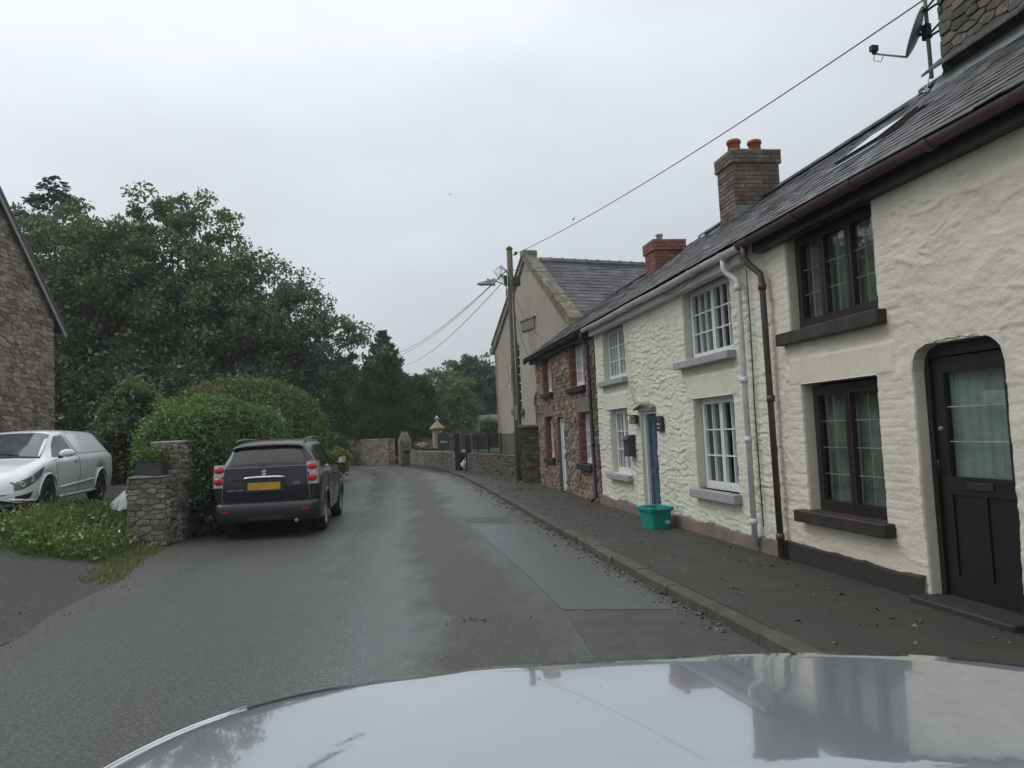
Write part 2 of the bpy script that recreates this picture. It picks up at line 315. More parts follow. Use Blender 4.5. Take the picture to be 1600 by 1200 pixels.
# numpy noise
def _h(ix, iy, s):
    v = np.sin(ix * 127.1 + iy * 311.7 + s * 74.7) * 43758.5453; return v - np.floor(v)
def vnoise(x, y, s=0):
    ix = np.floor(x); iy = np.floor(y); fx = x - ix; fy = y - iy; fx = fx * fx * (3 - 2 * fx); fy = fy * fy * (3 - 2 * fy)
    a = _h(ix, iy, s); b = _h(ix + 1, iy, s); c = _h(ix, iy + 1, s); d = _h(ix + 1, iy + 1, s)
    return (a * (1 - fx) + b * fx) * (1 - fy) + (c * (1 - fx) + d * fx) * fy
def fbm(x, y, s=0, o=4):
    r = 0; a = .5
    for k in range(o): r = r + a * vnoise(x * 2 ** k, y * 2 ** k, s + k); a *= .5
    return r
def worley(x, y, s=0):
    ix = np.floor(x); iy = np.floor(y); f1 = np.full(x.shape, 9.); f2 = f1.copy(); cid = np.zeros(x.shape); lx = np.zeros(x.shape); ly = np.zeros(x.shape)
    for dx in (-1, 0, 1):
        for dy in (-1, 0, 1):
            cx = ix + dx; cy = iy + dy; px = cx + .15 + .7 * _h(cx, cy, s); py = cy + .15 + .7 * _h(cx, cy, s + 5)
            d = np.hypot(x - px, y - py); near = d < f1
            f2 = np.where(near, f1, np.minimum(f2, d)); cid = np.where(near, _h(cx, cy, s + 9), cid)
            lx = np.where(near, x - px, lx); ly = np.where(near, y - py, ly); f1 = np.where(near, d, f1)
    return f1, f2, cid, lx, ly
def ridge(f, k=6.): r = np.clip(1 - np.abs(f - .46) * k, 0, 1); return r * r * (3 - 2 * r)
def rubble(u, z, s=0, su=3.6, sz=11., amp=.03, soft=0.):
    uu = u + .30 * (fbm(u * 2.6, z * 4, s + 20) - .5); zz = z + .13 * (fbm(u * 3.1, z * 3.5, s + 30) - .5)
    und = .030 * (fbm(u * 1.1, z * 1.4, s + 50) - .5)
    fine = .0075 * (fbm(u * 13, z * 30, s + 60, 3) - .5) + .005 * (fbm(u * 38, z * 60, s + 61, 2) - .5)
    if soft:      # hand-thrown limewash over rubble: ridges and flakes, few joints
        m = np.clip((fbm(u * .9, z * 1.3, s + 70, 3) - .38) / .2, 0, 1)
        return und * .8 + amp * (.35 * ridge(fbm(uu * 2.4, zz * 4.6, s + 71, 4), 7) + .6 * m * ridge(fbm(uu * 6 + 3, zz * 12, s + 72, 4), 6) + .9 * (fbm(uu * 5, zz * 9, s + 73, 4) - .5)) + fine
    f1, f2, cid, lx, ly = worley(uu * su, zz * sz, s)
    e = np.clip((f2 - f1) / .16, 0, 1); e = e * e * (3 - 2 * e)
    jm = np.clip((fbm(u * 2.1, z * 3.2, s + 40, 3) - .34) / .2, 0, 1)
    step = np.clip(-ly * 1.5 + .1, -.6, .8) * (cid * 31 % 1)
    h = amp * ((e - 1) * (.08 + .75 * jm) * (.4 + cid) + .30 * cid * e * jm + step * .45 * e + .5 * ridge(fbm(uu * 6, zz * 15, s + 74, 4), 6) * (cid > .4) + .5 * (fbm(uu * 7, zz * 14, s + 75, 4) - .5))
    return h + und + fine

# unit stones (x: width, y: depth outward, z: height)
def unit_stones(kind, m, count=6):
    res = []
    for q in range(count):
        rr = random.Random(q * 13 + len(kind)); V = []; n = 8
        for ring, (sc, dy) in enumerate(((1., -.5), (1., .50), (.90 if kind != 'brick' else .95, .74))):
            for k in range(n):
                a = 2 * math.pi * (k + (.5 if kind != 'brick' else 0)) / n; c, s_ = math.cos(a), math.sin(a); p = 5.5 if kind != 'brick' else 30
                rad = 1 / ((abs(c) ** p + abs(s_) ** p) ** (1 / p)) * .5
                jit = 1 + (rr.uniform(-.13, .06) if kind != 'brick' else rr.uniform(-.02, .0))
                if ring == 1: j = prev[k]
                else: j = jit
                if ring == 0:
                    if k == 0: prev = []
                    prev.append(jit)
                sc2 = sc if kind != 'brick' or ring < 2 else .95
                V.append((c * rad * sc2 * j, dy + (rr.uniform(-.12, .08) if ring == 2 and kind != 'brick' else 0), s_ * rad * sc2 * j))
        V.append((rr.uniform(-.1, .1), .84 if kind != 'brick' else .80, rr.uniform(-.1, .1)))
        F = []
        for r_ in range(2): F += [(r_ * n + k, r_ * n + (k + 1) % n, (r_ + 1) * n + (k + 1) % n, (r_ + 1) * n + k) for k in range(n)]
        F += [(2 * n + k, 2 * n + (k + 1) % n, 3 * n) for k in range(n)]
        mb = MB(); mb.add(V, F, kind != 'brick'); me = mb.mesh(kind, m); fixn(me); res.append(me)
    return res
def stone_set(parent, name, stones, meshes, rootmat=Matrix(), maxparts=300, m=None):
    """stones: list of (centre, U, Nrm, width, depth, height, tilt). Nearest become parts, the rest one stuff part."""
    cp = Vector((0, 0, CAM_H))
    stones = sorted(stones, key=lambda s: (rootmat @ Vector(s[0]) - cp).length)
    rest_v = []; rest_f = []; off = 0
    for i, st_ in enumerate(stones):
        c, U, Nn = st_[:3]; U = Vector(U).normalized(); Nn = Vector(Nn).normalized(); Z = U.cross(Nn).normalized()
        if Z.z < 0: Z = -Z
        if len(st_) == 4:
            V_, F_ = st_[3][1:]; M4 = Matrix.Translation(c) @ Matrix((U, Nn, Z)).transposed().to_4x4()
            if i < maxparts:
                mb = MB(); mb.add(V_, F_, False); o = put(name, mb, m or meshes[0].materials[0], parent); o.matrix_local = M4
            else:
                rest_v += [M4 @ Vector(v) for v in V_]; rest_f += [tuple(k + off for k in f) for f in F_]; off += len(V_)
            continue
        w, d, h, tl = st_[3:]
        rot = Matrix((U, Nn, Z)).transposed() @ Matrix.Rotation(tl, 3, 'Y') @ Matrix.Diagonal((w, d, h))
        M4 = Matrix.Translation(c) @ rot.to_4x4(); me = meshes[random.randrange(len(meshes))]
        if i < maxparts:
            o = bpy.data.objects.new(name, me); COL.objects.link(o); o.parent = parent; o.matrix_local = M4
        else:
            for v in me.vertices: rest_v.append(M4 @ v.co)
            for p in me.polygons: rest_f.append(tuple(k + off for k in p.vertices))
            off += len(me.vertices)
    if rest_v:
        mb = MB(); mb.add(rest_v, rest_f, False); put(name + '_rest' if False else name + 's', mb, m or meshes[0].materials[0], parent, kind='stuff')
def clip_poly(P, nx, ny, d):      # keep nx*x+ny*y <= d
    res = []
    for k in range(len(P)):
        a, b = P[k], P[(k + 1) % len(P)]; da = nx * a[0] + ny * a[1] - d; db = nx * b[0] + ny * b[1] - d
        if da <= 0: res.append(a)
        if (da < 0 < db) or (db < 0 < da): t = da / (da - db); res.append((a[0] + (b[0] - a[0]) * t, a[1] + (b[1] - a[1]) * t))
    return res
def rubble_stones(O, U, Nn, w, h, ch=(.08, .16), cw=(.14, .36), gap=.014, depth=.05, holes=(), top=None, seed=1):
    """irregular rubble over a w x h face starting at O: every stone is the cell round a jittered seed point"""
    rr = random.Random(seed); O = Vector(O); U = Vector(U).normalized(); Nn = Vector(Nn).normalized(); res = []
    sy = (ch[0] + ch[1]) / 2; sx = (cw[0] + cw[1]) / 2; k = sx / sy; ny_ = max(1, round(h / sy)); sy = h / ny_; nx_ = max(1, round(w / sx)); sx = w / nx_; g = {}
    for j in range(-1, ny_ + 1):
        for i in range(-1, nx_ + 2):
            if rr.random() < .13 and nx_ > 3: continue
            g[(i, j)] = ((i + (.5 if j % 2 else 0) + rr.uniform(-.36, .36)) * sx, (j + .5 + rr.uniform(-.26, .26)) * sy)
    for (i, j), (px, py) in g.items():
        P = [(max(0, px - 2 * sx), max(0, py - 1.6 * sy)), (min(w, px + 2 * sx), max(0, py - 1.6 * sy)), (min(w, px + 2 * sx), min(h, py + 1.6 * sy)), (max(0, px - 2 * sx), min(h, py + 1.6 * sy))]
        if P[1][0] <= P[0][0] or P[2][1] <= P[1][1]: continue
        for di in (-2, -1, 0, 1, 2):
            for dj in (-2, -1, 0, 1, 2):
                q = g.get((i + di, j + dj))
                if q is None or (di == 0 and dj == 0): continue
                # bisector in stretched space
                ax, ay = (q[0] - px) / k ** 2, q[1] - py; mx_, my_ = (q[0] + px) / 2, (q[1] + py) / 2; P = clip_poly(P, ax, ay, ax * mx_ + ay * my_)
                if len(P) < 3: break
            if len(P) < 3: break
        if len(P) < 3: continue
        cx = sum(p[0] for p in P) / len(P); cy = sum(p[1] for p in P) / len(P); bad = False
        for (a, b, p_, q_) in holes:
            seps = [(a - cx, (1, 0, a)), (cx - b, (-1, 0, -b)), (p_ - cy, (0, 1, p_)), (cy - q_, (0, -1, -q_))]; m_ = max(seps, key=lambda t: t[0])
            if m_[0] <= 0: bad = True; break
            if min(p[0] for p in P) < b and max(p[0] for p in P) > a and min(p[1] for p in P) < q_ and max(p[1] for p in P) > p_: P = clip_poly(P, *m_[1])
            if len(P) < 3: bad = True; break
        if bad: continue
        if top: 
            P = [(p[0], min(p[1], top(p[0]))) for p in P]
        cx = sum(p[0] for p in P) / len(P); cy = sum(p[1] for p in P) / len(P)
        wd = max(p[0] for p in P) - min(p[0] for p in P); ht = max(p[1] for p in P) - min(p[1] for p in P)
        if wd < .04 or ht < .025: continue
        # drop near-duplicate corners, shrink by the joint
        Q = []
        for p in P:
            if not Q or math.dist(p, Q[-1]) > .012: Q.append(p)
        if len(Q) > 2 and math.dist(Q[0], Q[-1]) < .012: Q.pop()
        if len(Q) < 3: continue
        gx, gy = max(.3, 1 - gap / wd * rr.uniform(.5, 1.5)), max(.3, 1 - gap / ht * rr.uniform(.5, 1.5))
        Q = [((p[0] - cx) * gx, (p[1] - cy) * gy) for p in Q]
        d_ = depth * rr.uniform(.3, .85); n = len(Q); tx, ty = rr.uniform(-.12, .12), rr.uniform(-.15, .1)
        # chamfer corners for a worn outline
        R_ = []
        for q in range(n):
            a, b, c = Q[q - 1], Q[q], Q[(q + 1) % n]; f = rr.uniform(.06, .17); R_ += [(b[0] + (a[0] - b[0]) * f, b[1] + (a[1] - b[1]) * f), (b[0] + (c[0] - b[0]) * f, b[1] + (c[1] - b[1]) * f)]
        n = len(R_); V = [(p[0], -.03, p[1]) for p in R_] + [(p[0], d_ * .55, p[1]) for p in R_] + [(p[0] * .93, d_ * (.86 + rr.uniform(-.07, .07)) + tx * p[0] * .5 + ty * p[1] * .7, p[1] * .90) for p in R_] + [(0, d_ * .92, 0)]
        F = [(r_ * n + q, r_ * n + (q + 1) % n, (r_ + 1) * n + (q + 1) % n, (r_ + 1) * n + q) for r_ in range(2) for q in range(n)] + [(2 * n + q, 2 * n + (q + 1) % n, 3 * n) for q in range(n)]
        res.append((O + U * cx + Vector((0, 0, cy)), U, Nn, ('poly', V, F)))
    return res
def brick_face(O, U, Nn, w, h, bw=.225, bh=.075, gap=.010, depth=.02, top=None, low=None, seed=1):
    rr = random.Random(seed); O = Vector(O); U = Vector(U).normalized(); Nn = Vector(Nn).normalized(); res = []; r_ = 0; z = 0
    while z < h - .02:
        u = 0 if r_ % 2 else -bw / 2
        while u < w - .01:
            a, b = max(0, u), min(w, u + bw); u += bw
            if b - a < .03: continue
            if low and z + bh < low((a + b) / 2): continue
            res.append((O + U * ((a + b) / 2) + Vector((0, 0, z + bh / 2)) + Nn * rr.uniform(-.003, .004), U, Nn, b - a - gap, depth, bh - gap, rr.uniform(-.012, .012)))
        z += bh; r_ += 1
    return res
ST = {k: unit_stones('stone', M[v]) for k, v in dict(red='redstone', grey='greystone', dark='darkstone', barn='barnstone').items()}
BR = {k: unit_stones('brick', M[v], 4) for k, v in dict(red='brick', red2='brick_red2', grey='brick_grey').items()}

# ------------------------------------------------------------------ terrain, road, pavement
def sstep(t): t = np.clip(t, 0, 1); return t * t * (3 - 2 * t)
XL = ([-40, 0, 6.7, 10, 13, 18, 30, 40, 46, 52, 60], [4.1, 4.3, 4.5, 5.1, 5.9, 6.3, 8.0, 11.0, 15., 26., 60.])
KERB = [(-40, 1.9 + 8), (-10, 4.3), (0, 2.62), (5.71, 1.69), (8.46, 1.2), (13.36, .42), (17, -.12), (22.3, -.93), (28, -1.85), (33.7, -2.98), (39, -4.4), (44.2, -6.3)]
def left_x(y): return -np.interp(y, XL[0], XL[1])
def ground_z(x, y):
    x = np.asarray(x, float); y = np.asarray(y, float)
    t = (left_x(y) - x) / 2.3; z = .6 * sstep(t) * sstep((y - 5) / 7.) * (1 - .0 * y)
    z = np.where(y > 46, .35 * sstep((y - 51) / 6), z)
    z = z + .02 * (fbm(x * 1.5, y * 1.5, 3) - .5) * (t > .15)
    far = np.hypot(x, y - 20)
    z = z + 9 * sstep((far - 120) / 500.) * (fbm(x * .006 + 5, y * .006, 8) * 1.6)
    return z - .02
def grid_sheet(name, xs, ys, zf, m, mask=None, lift=0., kind='structure'):
    X, Y = np.meshgrid(xs, ys); Z = zf(X, Y) + lift; V = np.stack([X, Y, Z], -1).reshape(-1, 3)
    nx = len(xs); i, j = np.meshgrid(np.arange(len(xs) - 1), np.arange(len(ys) - 1)); a = (j * nx + i).ravel()
    Fq = np.stack([a, a + 1, a + nx + 1, a + nx], 1)
    if mask is not None:
        cx = (X[:-1, :-1] + X[1:, 1:]).ravel() / 2; cy = (Y[:-1, :-1] + Y[1:, 1:]).ravel() / 2; Fq = Fq[mask(cx, cy)]
    o = bpy.data.objects.new(name, arr_mesh(name, V, Fq, m, True)); COL.objects.link(o); o['kind'] = kind; return o
xs = np.concatenate([np.linspace(-700, -60, 14), np.linspace(-58, -24, 14), np.linspace(-23, 4, 110), np.linspace(5, 60, 20), np.linspace(70, 700, 12)])
ys = np.concatenate([np.linspace(-200, -12, 12), np.linspace(-10, 4, 14), np.linspace(4.3, 60, 180), np.linspace(64, 160, 16), np.linspace(180, 900, 14)])
grid_sheet('ground', xs, ys, ground_z, M['soil'])
# lawn beyond the van
grid_sheet('lawn', np.linspace(-40, -11, 30), np.linspace(24, 46, 24), ground_z, M['lawn'], lift=.012)
# gravelly driveway rising to the left
gx = np.linspace(-16, -4.0, 90); gy = np.linspace(1, 25, 130)
grid_sheet('driveway', gx, gy, ground_z, M['gravel'], mask=lambda x, y: (x < left_x(y) + .05 + .12 * (fbm(y * 2, x * 0 + 3, 2) - .5)) & ~((x > -8.0 + .3 * np.sin(y * 1.7)) & (y > 10.2 + .4 * np.sin(x * 3)) & (y < 16)), lift=.006)
# hills far off
def hill_z(x, y): return 20 * sstep(1 - np.abs((x - 30) / 260)) * sstep((y - 330) / 160) + 4 * (fbm(x * .01, y * .01, 4))
grid_sheet('hills', np.linspace(-500, 500, 40), np.linspace(330, 600, 14), hill_z, M['field'], lift=-2)

def strip(name, left, right, m, z):
    mb = MB(); V = [];
    for a, b in zip(left, right): V += [(a[0], a[1], z), (b[0], b[1], z)]
    mb.add(V, [(2 * i, 2 * i + 1, 2 * i + 3, 2 * i + 2) for i in range(len(left) - 1)]); return mb
ysr = [-40, -20, -10, -4, 0, 3, 5.7] + list(np.arange(6.5, 44.3, .6)) + [44.2]
kx = lambda y: float(np.interp(y, [k[0] for k in KERB], [k[1] for k in KERB]))
edge = lambda y: float(left_x(y)) + .10 * math.sin(y * 2.1) * .6
bend_out = [(-6.3, 44.2), (-7.6, 46.2), (-9.5, 48.4), (-12, 50.2), (-16, 52.2), (-24, 54.5), (-40, 57)]
bend_in = [(edge(44.2), 44.2), (-13.5, 44.6), (-14.6, 45.2), (-16, 46), (-18, 47.2), (-26, 49.5), (-40, 52)]
Lp = [(edge(y), y) for y in ysr] + bend_in[1:]; Rp = [(kx(y), y) for y in ysr] + bend_out[1:]
ysf = sorted(set(ysr)); NC = 24; V = []; lane = []
for (a, b) in zip(Lp, Rp):
    w_ = math.dist(a, b)
    for k in range(NC + 1): t = k / NC; V.append((a[0] + (b[0] - a[0]) * t, a[1] + (b[1] - a[1]) * t, 0)); lane.append((1 - t) * w_)
Fq = [(i * (NC + 1) + k, i * (NC + 1) + k + 1, (i + 1) * (NC + 1) + k + 1, (i + 1) * (NC + 1) + k) for i in range(len(Lp) - 1) for k in range(NC)]
me = arr_mesh('road', V, Fq, M['asphalt']); at = me.attributes.new('lane', 'FLOAT', 'POINT'); at.data.foreach_set('value', np.array(lane, np.float32))
o = bpy.data.objects.new('road', me); COL.objects.link(o); o['kind'] = 'structure'
t_ = M['asphalt'].node_tree; n_ = t_.nodes; l_ = t_.links; an = n_.new('ShaderNodeAttribute'); an.attribute_name = 'lane'
g_ = n_.new('ShaderNodeNewGeometry'); wn = n_.new('ShaderNodeTexNoise'); wn.inputs['Scale'].default_value = .9; wn.inputs['Detail'].default_value = 3; wn.inputs['Roughness'].default_value = .7; mpn = n_.new('ShaderNodeMapping'); mpn.inputs['Scale'].default_value = (1, .45, 1); l_.new(g_.outputs['Position'], mpn.inputs[0]); l_.new(mpn.outputs[0], wn.inputs[0])
wa = n_.new('ShaderNodeMath'); wa.operation = 'MULTIPLY_ADD'; wa.inputs[1].default_value = 1.6; l_.new(wn.outputs[0], wa.inputs[0]); l_.new(an.outputs['Fac'], wa.inputs[2])
dv = n_.new('ShaderNodeMath'); dv.operation = 'DIVIDE'; dv.inputs[1].default_value = 8.; l_.new(wa.outputs[0], dv.inputs[0])
rp = n_.new('ShaderNodeValToRGB'); l_.new(dv.outputs[0], rp.inputs[0]); el = rp.color_ramp.elements
stops = [(0, .35), (.14, .45), (.235, .55), (.29, .12), (.36, .10), (.42, .75), (.50, .95), (.56, .45), (.66, .40), (.74, .65), (.86, .30), (1, .25)]
el[0].position = 0; el[0].color = (stops[0][1],) * 3 + (1,); el[1].position = 1; el[1].color = (stops[-1][1],) * 3 + (1,)
for p_, v_ in stops[1:-1]: q_ = el.new(p_); q_.color = (v_, v_, v_, 1)
b_ = n_['Principled BSDF']; src = b_.inputs['Base Color'].links[0].from_socket
mxa = n_.new('ShaderNodeMixRGB'); mxa.inputs[1].default_value = (.046, .045, .036, 1); mxa.inputs[2].default_value = (.096, .110, .104, 1); l_.new(rp.outputs[0], mxa.inputs[0])  # paler bands paint the wet sky sheen into the base colour
mxb = n_.new('ShaderNodeMixRGB'); mxb.inputs[0].default_value = .72; l_.new(src, mxb.inputs[1]); l_.new(mxa.outputs[0], mxb.inputs[2])
sp = n_.new('ShaderNodeTexNoise'); sp.inputs['Scale'].default_value = 55; sp.inputs['Detail'].default_value = 3; l_.new(g_.outputs['Position'], sp.inputs[0])
sr_ = n_.new('ShaderNodeMapRange'); sr_.inputs[1].default_value = .35; sr_.inputs[2].default_value = .65; sr_.inputs[3].default_value = .5; sr_.inputs[4].default_value = 1.5; l_.new(sp.outputs[0], sr_.inputs[0])
vo = n_.new('ShaderNodeTexVoronoi'); vo.inputs['Scale'].default_value = 34; l_.new(g_.outputs['Position'], vo.inputs['Vector'])
vr = n_.new('ShaderNodeMapRange'); vr.inputs[1].default_value = 0; vr.inputs[2].default_value = .6; vr.inputs[3].default_value = 1.35; vr.inputs[4].default_value = .72; l_.new(vo.outputs['Distance'], vr.inputs[0])
vm = n_.new('ShaderNodeMath'); vm.operation = 'MULTIPLY'; l_.new(sr_.outputs[0], vm.inputs[0]); l_.new(vr.outputs[0], vm.inputs[1]); sr_ = vm
hs = n_.new('ShaderNodeHueSaturation'); l_.new(mxb.outputs[0], hs.inputs['Color']); l_.new(sr_.outputs[0], hs.inputs['Value']); l_.new(hs.outputs[0], b_.inputs['Base Color'])
rr_ = n_.new('ShaderNodeMapRange'); rr_.inputs[3].default_value = .70; rr_.inputs[4].default_value = .22; l_.new(rp.outputs[0], rr_.inputs[0]); l_.new(rr_.outputs[0], b_.inputs['Roughness'])
# make the road sheet fine across so it reads flat and true
def poly_sheet(name, pts, z, m, kind='structure'):
    mb = MB(); mb.add([(p[0], p[1], z) for p in pts], [tuple(range(len(pts)))]); return put(name, mb, m, kind=kind)
poly_sheet('road_patch', [(-.74, 13.6), (-.35, 11), (.05, 8.9), (.36, 7.03), (1.3, 6.85), (kx(7.2) - .1, 7.2), (kx(8.5) - .12, 8.5), (kx(10.5) - .14, 10.5), (kx(13.6) - .14, 13.6)], .004, M['patch'])
poly_sheet('road_patch', [(.38, 6.98), (.52, 5.2), (.7, 2.5), (2.1, 2.3), (kx(5) - .05, 5), (kx(6.8) - .08, 6.8)], .004, M['patch_dark'])
poly_sheet('road_patch', [(-1.1, 15.1), (-.95, 14.2), (-.1, 14.0), (-.2, 14.9)], .004, M['patch_dark'])
# pavement sheet
HD = Vector((-.1695, .9855, 0)); HN = Vector((-.9855, -.1695, 0)); HP = Vector((2.85, 8.9, 0))
def HW(u, w, z): return HP + HD * u + HN * w + Vector((0, 0, z))
def wall_line(y): return float(np.interp(y, [23.5, 24.5, 33, 44], [.45, .15, -2.45, -6.15]))
yp = [-20, -10, 0, 5.7] + list(np.arange(6.5, 44.3, .6)) + [44.2]
def pav_in(y):
    if y < 23: return 2.85 - .172 * (y - 8.9) + .3
    return wall_line(y) + .35
V1 = [(kx(y) + .13, y) for y in yp]; V2 = [(pav_in(y), y) for y in yp]
put('pavement', strip('pavement', V1, V2, None, .10), M['pavement'], kind='structure')
# kerb: root structure with each stone its own part
kb = MB(); 
kroot = bpy.data.objects.new('kerb', None); COL.objects.link(kroot); kroot['kind'] = 'structure'
yy = 3.0; i = 0
while yy < 44:
    ln = .9; y2 = yy + ln * .985; a = Vector((kx(yy + .006), yy + .006, 0)); b = Vector((kx(y2 - .006), y2 - .006, 0)); t = (b - a).normalized(); nn = Vector((t.y, -t.x, 0)) * .135
    dz = random.uniform(-.006, .006); lo = random.uniform(-.008, .008)
    a = a + nn.normalized() * lo; b = b + nn.normalized() * lo
    zt = .100 + dz
    P = [a, b, b + nn, a + nn]; mb = MB()
    bt = Vector((0, 0, -.1)); ch = nn * .13
    V = [p + bt for p in P] + [a + Vector((0, 0, zt - .02)), b + Vector((0, 0, zt - .02)), b + nn + Vector((0, 0, zt)), a + nn + Vector((0, 0, zt)), a + ch + Vector((0, 0, zt)), b + ch + Vector((0, 0, zt))]
    mb.add(V, [(0, 1, 5, 4), (4, 5, 9, 8), (8, 9, 6, 7), (1, 2, 6, 9, 5), (0, 4, 8, 7, 3), (2, 3, 7, 6)])
    put('kerb_stone', mb, M['kerb'], kroot); yy = y2; i += 1
# churchyard terrace behind its wall
cy = [(wall_line(y) + .2, y) for y in (24.3, 28, 33, 38, 43.9)]
poly_sheet('churchyard_lawn', cy + [(-6.5, 47), (-8, 60), (30, 60), (30, 24.3)], .80, M['lawn'])

# ------------------------------------------------------------------ terrace of cottages
ANG = math.atan2(HD.y, HD.x)
def house_root(name, label, cat, u0):
    p = HW(u0, 0, .10); o = thing(name, label, cat, p, ANG); return o
# local house frame: x = along street away, y = outward to road?  x=HD, y = z x HD = HN (outward)
def axis_lines(a, b, step, keys):
    k = sorted(set([a, b] + [q for q in keys if a < q < b])); res = []
    for p, q in zip(k[:-1], k[1:]):
        n = max(1, int(round((q - p) / step))); res += list(np.linspace(p, q, n + 1)[:-1])
    return np.array(res + [k[-1]])
def facade(parent, u0, u1, z0, z1, holes, m, seed, step=(.028, .018), flat=(), ru=0., amp=.03, name='wall', soft=0., quoin=()):
    us = axis_lines(u0, u1, step[0], [h[0] for h in holes] + [h[1] for h in holes])
    zs = axis_lines(z0, z1, step[1], [h[2] for h in holes] + [h[3] for h in holes])
    U, Z = np.meshgrid(us, zs); D = rubble(U + ru, Z, seed, amp=amp, soft=soft)
    for (a, b, c, d, hgt) in flat:   # smooth lintels and bands
        msk = np.clip(np.minimum(np.minimum(U - a, b - U), np.minimum(Z - c, d - Z)) / .02, -1, 0) + 1
        D = D * (1 - msk) + (hgt + .003 * (fbm(U * 6, Z * 6, 3) - .5)) * msk
    for (a, b, c, d) in quoin:   # painted brick jambs
        bz = np.floor(Z / .078); bx = np.floor((U + (bz % 2) * .11) / .22); jz = np.abs(Z / .078 - bz - .5); jx = np.abs((U + (bz % 2) * .11) / .22 - bx - .5)
        blk = .010 + .004 * (_h(bx, bz, seed) - .5) - .007 * np.clip((jz - .36) / .12, 0, 1) - .004 * np.clip((jx - .44) / .05, 0, 1) + .003 * (fbm(U * 20, Z * 20, 4) - .5)
        wob = .04 * (_h(bz, bz * 0, seed + 2) - .5); msk = np.clip(np.minimum(np.minimum(U - a + wob, b - U + wob), np.minimum(Z - c, d - Z)) / .02, -1, 0) + 1
        D = D * (1 - msk * .55) + blk * msk * .6
    nu = len(us); V = list(np.stack([U, D, Z], -1).reshape(-1, 3)); V = np.array(V)
    i, j = np.meshgrid(np.arange(nu - 1), np.arange(len(zs) - 1)); a = (j * nu + i).ravel()
    cu = ((us[:-1] + us[1:]) / 2)[i.ravel()]; cz = ((zs[:-1] + zs[1:]) / 2)[j.ravel()]
    keep = np.ones(len(a), bool)
    for h in holes: keep &= ~((cu > h[0]) & (cu < h[1]) & (cz > h[2]) & (cz < h[3]))
    a = a[keep]; Fq = [np.stack([a, a + 1, a + nu + 1, a + nu], 1)]
    off = len(V); EV = []
    for h in holes:
        dep = h[4] if len(h) > 4 else .2
        iu0 = int(np.argmin(abs(us - h[0]))); iu1 = int(np.argmin(abs(us - h[1]))); iz0 = int(np.argmin(abs(zs - h[2]))); iz1 = int(np.argmin(abs(zs - h[3])))
        loops = [[(k, iz0) for k in range(iu0, iu1 + 1)], [(k, iz1) for k in range(iu0, iu1 + 1)], [(iu0, k) for k in range(iz0, iz1 + 1)], [(iu1, k) for k in range(iz0, iz1 + 1)]]
        for lp in loops:
            if lp is loops[0] and h[2] <= z0: continue
            idx = np.array([k[1] * nu + k[0] for k in lp]); back = V[idx].copy(); back[:, 1] = -dep; mid = V[idx].copy(); mid[:, 1] = mid[:, 1] * .5 - .03
            b0 = off + len(EV); EV += list(mid); b1 = off + len(EV); EV += list(back); n = len(idx)
            r_ = np.arange(n - 1); Fq.append(np.stack([idx[:-1], idx[1:], b0 + r_ + 1, b0 + r_], 1)); Fq.append(np.stack([b0 + r_, b0 + r_ + 1, b1 + r_ + 1, b1 + r_], 1))
    if EV: V = np.concatenate([V, np.array(EV)])
    o = bpy.data.objects.new(name, arr_mesh(name, V, np.concatenate(Fq), m, True)); COL.objects.link(o); o.parent = parent
    return o
PANE = None
def unit_pane():
    global PANE
    if PANE is None:
        mb = MB(); mb.box((-.5, -.5, -.5), (.5, .5, .5)); PANE = mb.mesh('pane', M['glass'])
    return PANE
def curtain(u0, u1, z0, z1, y, waves, amp=.018, seedp=0.):
    us = np.linspace(u0, u1, 60); mb = MB(); V = []
    for k, u in enumerate(us):
        d = amp * math.sin((u - u0) * waves + seedp) + amp * .5 * math.sin((u - u0) * waves * 2.3 + 1 + seedp); V += [(u, y + d, z0), (u, y + d * .8, z1)]
    mb.add(V, [(2 * i, 2 * i + 1, 2 * i + 3, 2 * i + 2) for i in range(len(us) - 1)], True); return mb
